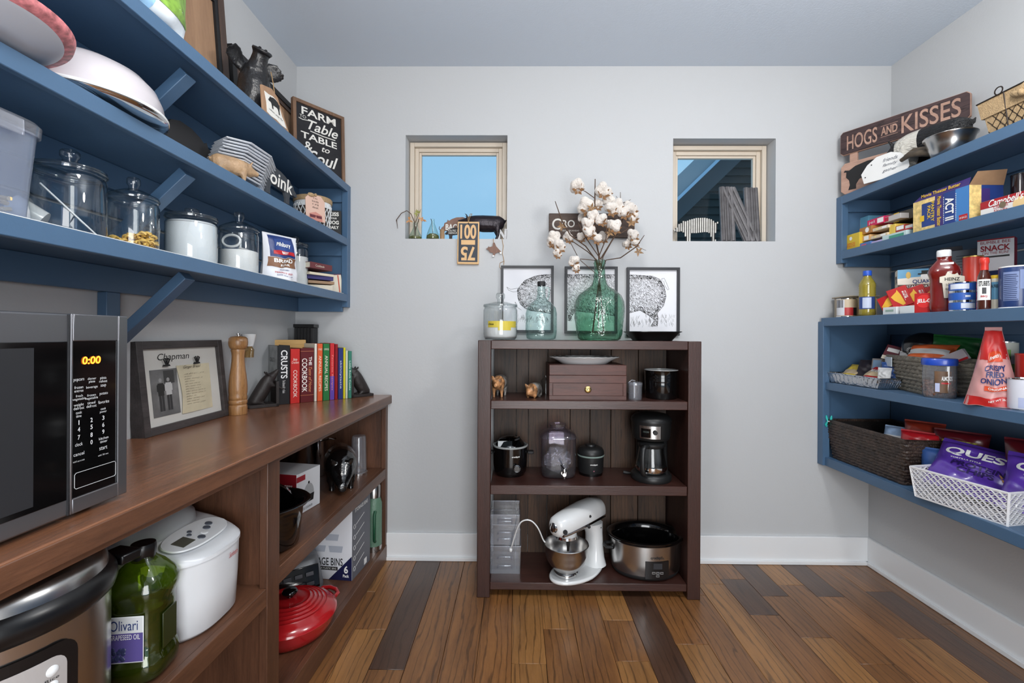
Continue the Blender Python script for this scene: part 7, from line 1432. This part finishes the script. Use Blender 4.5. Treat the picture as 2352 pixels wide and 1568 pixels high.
# ================================================================ RIGHT: LOWER UNIT, MIDDLE SHELF
Z = rl2+.0006
FOIL = mat('foil', (200, 202, 206), .22, metal=1, bump=.5, bscale=60)
t = thing('foil_pan', 'crimped foil pan of seasoning packets at the left end of the shelf', 'pan', (1.755, 2.315, Z), -PI/2); nn = 96; rows = []
vs = []; fs = []
def rr_pt(k, w_, d_, c_):
    q = k/nn*4; s_ = int(q) % 4; f = q-int(q); P4 = [(-w_, -d_), (w_, -d_), (w_, d_), (-w_, d_)]; a_, b_ = P4[s_], P4[(s_+1) % 4]; return (a_[0]+(b_[0]-a_[0])*f, a_[1]+(b_[1]-a_[1])*f)
for z_, k1, cr in ((0, .80, 0), (.002, .86, .0), (.045, .97, .0022), (.05, 1.0, .0), (.052, 1.03, 0)):
    for k in range(nn):
        x_, y_ = rr_pt(k, .185*k1, .068*k1, 0); g_ = 1+(cr*(1 if k % 2 else -1))/.1; vs.append((x_*g_, y_*g_, z_))
fs = [(j*nn+i, j*nn+(i+1) % nn, (j+1)*nn+(i+1) % nn, (j+1)*nn+i) for j in range(4) for i in range(nn)]+[tuple(range(nn))[::-1]]
obj('tray', MB().add(vs, fs), FOIL, t); obj('rolled_rim', MB().tube([(rr_pt(k, .191, .071, 0)[0], rr_pt(k, .191, .071, 0)[1], .052) for k in range(nn+1)], .003, 5, False), FOIL, t, smooth=60)
PKM = dict(y=mat('packet_yellow', (214, 186, 70), .35, var=.15, vscale=40), r=mat('packet_red', (176, 34, 40), .35), k=mat('packet_dark', (50, 44, 50), .35), w=mat('packet_white', (214, 214, 214), .35), b=mat('packet_blue', (54, 88, 150), .35), g=mat('packet_green', (40, 110, 52), .35), o=mat('packet_orange', (224, 106, 54), .35), c=mat('packet_cream', (206, 184, 150), .4))
def packet(label, x, y, z, c, w=.11, h=.13, rz=-60, rx=-.9, ry=0, seed=1, name='seasoning_packet', group='seasoning packets in the foil pan', d=.018, txt=None, tm=None, cat='packet', stripe=None):
    t = pillow(name, label, cat, (x, y, z), math.radians(rz), w, h, d, PKM[c], rx=rx, ry=ry, group=group, seam=.006, crump=.0025, seed=seed)
    if stripe: on_bag(t, 'print', PKM[stripe], .05, .95, .3, .6)
    if txt: bag_text(t, txt, tm or WHITE, .5, .62, .7, .2, bold=.02, shear=.2)
    return t
packet('yellow seasoning packet leaning in the foil pan', 1.73, 2.41, Z+.022, 'y', rz=-75, rx=-1.0, seed=3, stripe='c'); packet('red and cream seasoning packet leaning in the foil pan', 1.735, 2.27, Z+.022, 'r', rz=-80, rx=-.95, seed=4, txt='Mexican', stripe='c')
packet('dark packet behind the yellow seasoning packet', 1.775, 2.34, Z+.02, 'k', rz=-60, rx=-.7, seed=5); packet('crumpled white packet at the end of the foil pan', 1.75, 2.19, Z+.02, 'w', w=.055, h=.075, rz=-60, rx=-.25, seed=6)
packet('blue packet standing at the back of the foil pan', 1.79, 2.21, Z+.02, 'b', w=.07, h=.10, rz=-60, rx=-.2, seed=7)
WOVE = mat('grey_rope', (134, 128, 116), .8, var=.25, vscale=50, bump=.5, bscale=150)
def woven_box(t, w0, d0, w1, d1, h, m, liner, strand=.011, rows=9, wob=.0018, name='woven_row', twist=False, seg=1.0, corner=.0):
    obj('liner', taper(w0*.96, d0*.96, w1*.96, d1*.96, .003, h*.97), liner, t)
    for j in range(rows):
        f = (j+.5)/rows; w_, d_ = w0+(w1-w0)*f, d0+(d1-d0)*f; z_ = h*f; pts = []
        cs = [(-w_/2, -d_/2), (w_/2, -d_/2), (w_/2, d_/2), (-w_/2, d_/2)]
        for s_ in range(4):
            a_, b_ = cs[s_], cs[(s_+1) % 4]; L_ = math.hypot(b_[0]-a_[0], b_[1]-a_[1]); n_ = max(3, int(L_/.012/seg)); nx, ny = (b_[1]-a_[1])/L_, -(b_[0]-a_[0])/L_
            for i in range(n_):
                g_ = i/n_; o_ = wob*(1 if (i+j) % 2 else -1); pts.append((a_[0]+(b_[0]-a_[0])*g_+nx*o_, a_[1]+(b_[1]-a_[1])*g_+ny*o_, z_+.0012*math.sin(i*1.7+j)*(1 if twist else 0)))
        pts.append(pts[0]); obj(name, MB().tube(pts, h/rows*.56, 5, False), m, t, smooth=70)
    q = [(x_, y_, h) for x_, y_ in cs]+[(cs[0][0], cs[0][1], h)]; obj('rim', MB().tube(q, strand*.6, 6, False), m, t, smooth=60)
t = thing('woven_basket', 'grey woven rectangular basket with a white tag, stuffed with packets', 'basket', (1.885, 2.087, Z), math.radians(-108.5)); woven_box(t, .33, .19, .37, .225, .155, WOVE, mat('basket_dark', (60, 56, 52), .9), wob=.0028, seg=1.6)
obj('tag', MB().box(-.125, -.06, -.128, -.124, .105, .15), mat('tag_blue_white', (206, 218, 228), .5, var=.15, vscale=60), t)
# contents of the woven basket
GB = 'packets stuffed in the grey woven basket'
t = carton('tea_box', 'maroon and cream box poking out at the left of the woven basket', 'box', (1.84, 2.24, Z+.125), .1, .03, .075, math.radians(-66), mat('tea_maroon', (96, 34, 46), .5), GB, rx=-.3, ry=.25, prints=[(.1, .6, .55, .8, WL), (0, 1, 0, .25, PAPER)])
t = carton('tea_box', 'cream backed box below the maroon box beside the basket', 'box', (1.84, 2.285, Z+.05), .12, .04, .085, math.radians(-66), mat('tea_grey', (128, 122, 118), .5), GB, rx=-.2, prints=[(.05, .35, .1, .9, mat('tea_blue', (120, 150, 180), .5)), (.5, 1, 0, 1, mat('tea_maroon', (96, 34, 46), .5))])
t = thing('black_pouch', 'bulging black pouch with a white gear mark in the woven basket', 'pouch', (1.89, 2.13, Z+.145), math.radians(-56)); t_ = obj('pouch', MB().ball((0, 0, .055), (.085, .06, .068), 24), mat('pouch_black', (12, 12, 14), .25, coat=.4), t, smooth=80)
gm = MB()
for k in range(20): a_ = k*PI/10; gm.rod((-.03+.010*math.cos(a_), -.064, .038+.010*math.sin(a_)), (-.03+.018*math.cos(a_), -.063, .038+.018*math.sin(a_)), .002, .001)
obj('gear_mark', gm, WHITE, t); word('NUTS', WHITE, t, .02, .05, .04, .014, y=-.0605, turn=.6)
packet('orange and white snack bag in the middle of the woven basket', 1.80, 2.02, Z+.135, 'o', w=.17, h=.10, rz=-68, rx=-.75, seed=11, group=GB, d=.05, stripe='w', name='snack_bag', cat='bag'); packet('green snack bag at the back of the woven basket', 1.89, 1.99, Z+.165, 'g', w=.17, h=.085, rz=-60, rx=-.35, ry=.12, seed=12, group=GB, d=.03, name='snack_bag', cat='bag')
packet('white and lilac bag beside the black pouch', 1.83, 2.15, Z+.13, 'w', w=.08, h=.05, rz=-64, rx=-.5, seed=13, group=GB, d=.03, name='snack_bag', cat='bag')
t = carton('mix_box', 'white and red printed box leaning out of the woven basket', 'box', (1.83, 1.93, Z+.13), .13, .02, .045, math.radians(-68), mat('mix_white', (196, 186, 190), .5), GB, ry=-.5, prints=[(0, 1, 0, .2, RED)])
# almonds
cx, cy, r = cylfit(2113, 2205, x=1.745); r *= .93; h = zat(822, cy, 2158)-Z
t = thing('almond_jar', 'square clear jar of almonds with a bright blue lid', 'jar', (cx, cy, Z), -.74); obj('tub', MB().lathe([(0, .003), (r*.85, 0), (r*.93, .008), (r*.95, .03), (r*.95, h*.78), (r*.9, h*.85)], 48, None, 1, 1, .35), CLEARP, t, smooth=50)
obj('lid', MB().lathe([(r*1.0, h*.82), (r*1.02, h*.84), (r*1.02, h*.95), (r*.98, h*.99), (r*.8, h*1.0), (0, h*.99)], 48, None, 1, 1, .1), mat('lid_blue', (34, 72, 176), .3, coat=.3), t, smooth=50)
LA = obj('label', MB().band(r*1.04, -.25, .66, h*.14, h*.68, 10), mat('label_brown', (92, 66, 44), .5, var=.4, vscale=20), t); word('ALMONDS', WHITE, t, r*.42, h*.5, r*.62, h*.11, bend=r*1.06, bold=.03); obj('barcode_panel', MB().band(r*1.045, -.22, .02, h*.16, h*.38, 6), mat('barcode', (176, 184, 214), .5), t); obj('red_strip', MB().band(r*1.05, .1, .6, h*.36, h*.4, 6), RED, t)
AL = mat('almond', (96, 56, 34), .6, var=.2, vscale=60); rr = random.Random(9)
m = MB()
for i in range(150):
    a_ = rr.uniform(0, 2*PI); q_ = r*.85*math.sqrt(rr.uniform(.35, 1)); z_ = rr.uniform(.008, .035+(.03 if math.sin(a_) > .3 or math.cos(a_) < -.6 else 0)); m.ball((0, 0, 0), (.012, .0075, .0055), 8, TR((q_*math.cos(a_), q_*math.sin(a_), z_), rr.uniform(0, 3), rr.uniform(0, 3), rr.uniform(0, 3)))
stuff(obj('almonds', m, AL, t, smooth=80))
# fried onions
t = pillow('fried_onion_bag', 'tall red and white crispy fried onion bag narrowing to its top', 'bag', (1.72, 1.66, Z), math.radians(-50), .155, .272, .09, mat('onion_pink', (206, 150, 148), .35, var=.12, vscale=12), gusset=1, taper=.72, crump=.005, seed=21, seam=.012)
on_bag(t, 'print', mat('onion_red', (188, 40, 38), .35), 0.02, .98, .62, .995); on_bag(t, 'print', mat('onion_red', (188, 40, 38), .35), .02, .98, .01, .13); on_bag(t, 'print', mat('onion_orange', (206, 74, 40), .35), .38, .8, .58, .72)
bag_text(t, "French's", WHITE, .6, .65, .34, .055, shear=.2, turn=.1); bag_text(t, 'CRISPY\nFRIED\nONIONS', NAVY, .58, .42, .66, .23, bold=.02); on_bag(t, 'print', mat('onion_orange', (206, 74, 40), .35), .35, .92, .22, .275); bag_text(t, 'ORIGINAL', WHITE, .64, .25, .42, .03); bag_text(t, 'NET WT 26.5 OZ', WHITE, .66, .09, .42, .025)
for i, k in enumerate(()): pass
cx, cy, r = cylfit(2270, 2342, x=1.875); t = can('vegetable_can', 'green bean can stacked behind the fried onion bag', (cx, cy, Z+.063), r, zat(784, cy, 2306)-Z-.063, mat('can_white', (196, 200, 190), .5), rz=-.83, bands=[(-.7, .9, .2, .5, mat('bean_green', (106, 150, 66), .5, var=.2, vscale=30)), (-.7, .9, .03, .2, mat('bean_dark', (70, 96, 44), .5, var=.4, vscale=40))]); h = zat(784, cy, 2306)-Z-.063
word('CUT', WHITE, t, .004, h*.44, r*.6, h*.08, bend=r, bold=.02); word('Green Beans', WHITE, t, .01, h*.3, r*1.5, h*.11, bend=r, bold=.02); obj('leaf_print', MB().band(r, -.3, .5, h*.6, h*.82, 8), mat('leaf_green', (120, 166, 84), .5, var=.3, vscale=40), t)
can('food_can', 'short white can under the green bean can', (cx, cy, Z), r*.98, .062, mat('can_white', (196, 200, 190)), rz=-.8, bands=[(-.5, .1, .3, .8, mat('bean_blue', (60, 104, 170), .5))])
cx, cy, r = cylfit(2312, 2404, x=1.745); t = can('food_can', 'white printed can with a barcode at the front of the shelf', (cx, cy, Z), r, zat(868, cy, 2350)-Z, mat('can_lilac_white', (210, 212, 222), .45), rz=-.88, bands=[(-.35, .3, .08, .4, mat('barcode', (176, 184, 214)))])
cx, cy, r = cylfit(2330, 2410, x=1.84); t = can('spice_jar', 'red plastic jar with an orange lid behind the white can', (cx, cy, Z), r, zat(812, cy, 2352)-Z, mat('jar_red', (186, 44, 36), .35, coat=.3), cat='jar', lid=mat('lid_orange_red', (204, 60, 44), .4))

# ================================================================ RIGHT: LOWER UNIT, BOTTOM SHELF
Z = rl3+.0006
WK = mat('dark_wicker', (58, 44, 36), .5, var=.55, vscale=26, bump=.6, bscale=120, coat=.2)
t = thing('wicker_basket', 'large dark brown wicker basket at the left end of the bottom shelf', 'basket', (1.865, 2.245, Z), -PI/2); woven_box(t, .44, .31, .50, .35, .20, WK, mat('wicker_dark', (24, 18, 16), .9), strand=.012, rows=14, wob=.0022, twist=True, seg=1.2)
TL = mat('teal_plastic', (40, 176, 170), .4); p = P(1904, 955, x=1.685); t = thing('clothes_peg', 'turquoise plastic clothes peg clipped on the rim of the wicker basket', 'clothes peg', (1.685, p.y, Z+.165), math.radians(-40))
for s in (-1, 1): obj('jaw', MB().tube([(s*.010, 0, 0), (s*.014, 0, .012), (s*.006, 0, .03), (s*.010, 0, .048), (s*.012, 0, .062)], [.004, .0065, .004, .0065, .003], 8), TL, t, smooth=60)
obj('spring', MB().tube([(-.006, -.004, .03), (.006, -.004, .03)], .003, 6), CHROME, t)
GW = 'snack bags in the dark wicker basket'; PKM['rd'] = mat('bag_red', (186, 26, 36), .3, coat=.3); PKM['ro'] = mat('bag_rust', (136, 44, 26), .3, coat=.3); PKM['bw'] = mat('bag_blue_white', (150, 174, 206), .3, var=.3, vscale=20, coat=.3); PKM['dr'] = mat('bag_dark_red', (92, 16, 24), .3, coat=.3)
packet('pale blue snack bag in the wicker basket', 1.80, 2.17, Z+.10, 'bw', w=.16, h=.13, rz=-66, rx=-.5, seed=31, group=GW, d=.07, name='snack_bag', cat='bag', stripe='w'); packet('rusty red snack bag in the wicker basket', 1.86, 2.11, Z+.10, 'ro', w=.15, h=.16, rz=-60, rx=-.25, seed=32, group=GW, d=.07, name='snack_bag', cat='bag')
packet('bright red snack bag nearest the corner of the wicker basket', 1.79, 2.05, Z+.09, 'rd', w=.15, h=.14, rz=-58, rx=-.4, seed=33, group=GW, d=.07, name='snack_bag', cat='bag')
t = packet('dark red cracker bag with lime lettering behind the wicker basket', 1.88, 1.955, Z+.10, 'dr', w=.18, h=.15, rz=-58, rx=-.3, seed=34, group=GW, d=.06, name='snack_bag', cat='bag', txt='RITZ', tm=mat('lime_text', (176, 170, 60), .5))
packet('blue and red bag standing between the two baskets', 1.80, 1.93, Z+.002, 'b', w=.16, h=.17, rz=-50, rx=-.15, seed=35, group=None, d=.06, name='snack_bag', cat='bag', stripe='dr')
t = thing('yellow_lid_tub', 'tub with a round yellow lid behind the purple chip bag', 'tub', (1.86, 1.86, Z)); obj('tub', MB().lathe([(0, 0), (.07, 0), (.078, .13)], 36), mat('tub_clear', (160, 160, 120), .5), t, smooth=50); obj('lid', MB().lathe([(.08, .125), (.085, .13), (.085, .15), (.078, .155), (.05, .152), (0, .152)], 36), mat('lid_yellow', (208, 196, 60), .4), t, smooth=50)
# white plastic basket
WB = mat('white_plastic_weave', (222, 222, 224), .4); rz = math.radians(-78.9)
t = thing('plastic_basket', 'white plastic woven-pattern basket holding purple chip bags', 'basket', (1.834, 1.772, Z), rz); w0, d0, w1, d1, h = .30, .33, .325, .355, .118
m = MB(); nw, nr = 26, 9
def wallp(side, u, v):
    w_, d_ = w0+(w1-w0)*v, d0+(d1-d0)*v
    return {0: ((u-.5)*w_, -d_/2), 1: (w_/2, (u-.5)*d_), 2: ((.5-u)*w_, d_/2), 3: (-w_/2, (.5-u)*d_)}[side]+(v*h,)
for side in range(4):
    n_ = nw if side % 2 == 0 else 28
    for i in range(n_):
        for j in range(nr):
            v0, v1 = (j+.05)/nr*.94+.03, (j+.95)/nr*.94+.03; s_ = 1 if (i+j) % 2 else -1; uc = (i+.5)/n_; du = .55/n_
            a_ = V(wallp(side, uc-du*s_, v0)); b_ = V(wallp(side, uc+du*s_, v1)); m.rod(a_, b_, .0078, .0024, (0, 0, 1))
for j in range(nr+1):
    v = j/nr*.94+.03
    for side in range(4): m.rod(V(wallp(side, 0, v)), V(wallp(side, 1, v)), .002, .0022)
stuff(obj('weave', m, WB, t)); 
for v, r_, n_ in ((1.0, .0045, 'rim'), (.01, .004, 'base_ring')): obj(n_, MB().tube([wallp(s_, 0, v) for s_ in range(4)]+[wallp(0, 0, v)], r_, 6, False), WB, t, smooth=60)
obj('rim_lip', MB().tube([wallp(s_, 0, .97) for s_ in range(4)]+[wallp(0, 0, .97)], .003, 6, False), WB, t); obj('floor_panel', MB().box(-w0/2, w0/2, -d0/2, d0/2, 0, .003), WB, t); [obj('corner_post', MB().rod(wallp(q_, 0, 0), wallp(q_, 0, 1), .007, .007), WB, t) for q_ in range(4)]
c0 = wallp(1, .22, .6); obj('grip_slot', MB().tube([(c0[0]+.001, c0[1]+.045*math.cos(k*PI/12)*1.0, c0[2]+.014*math.sin(k*PI/12)) for k in range(25)], .004, 6, False), WB, t, smooth=60)
PB = mat('bag_purple', (88, 54, 160), .25, coat=.5, var=.12, vscale=8); DP = mat('deep_purple', (40, 22, 84), .4)
def chips(label, loc, rz, rx, ry, w, h, seed):
    t = pillow('chip_bag', label, 'bag', loc, math.radians(rz), w, h, .075, PB, rx=rx, ry=ry, group='purple protein chip bags in the white basket', crump=.006, seed=seed, seam=.016)
    bag_text(t, 'QUEST', WHITE, .5, .70, .80, .2, bold=.03); bag_text(t, 'PROTEIN\nCHIPS', DP, .52, .38, .56, .24, bold=.03); bag_text(t, 'TORTILLA STYLE', WHITE, .36, .55, .34, .03)
    f = t_fn[t.name]; q = [f(.74, .42), f(.92, .36), f(.86, .16)]; obj('chip_print', MB().add([(a[0], a[1]-.0018, a[2]) for a in q], [(0, 1, 2)]), mat('tortilla', (196, 140, 70), .5, var=.3, vscale=60), t); on_bag(t, 'print', mat('badge_pink', (176, 60, 110), .4), .86, .94, .2, .26)
    return t
chips('front purple protein chip bag tilted back in the white basket', (1.752, 1.785, Z+.055), -62, -.85, .12, .29, .21, 41); chips('second purple protein chip bag to the right in the white basket', (1.80, 1.56, Z+.05), -52, -.75, .1, .24, .21, 42)
packet('dark red popcorn bag behind the purple chip bags', 1.92, 1.66, Z+.05, 'dr', w=.24, h=.22, rz=-55, rx=-.3, seed=43, group=None, d=.08, name='snack_bag', cat='bag', txt='PIRATE', tm=mat('bag_grey_text', (176, 172, 168), .5))
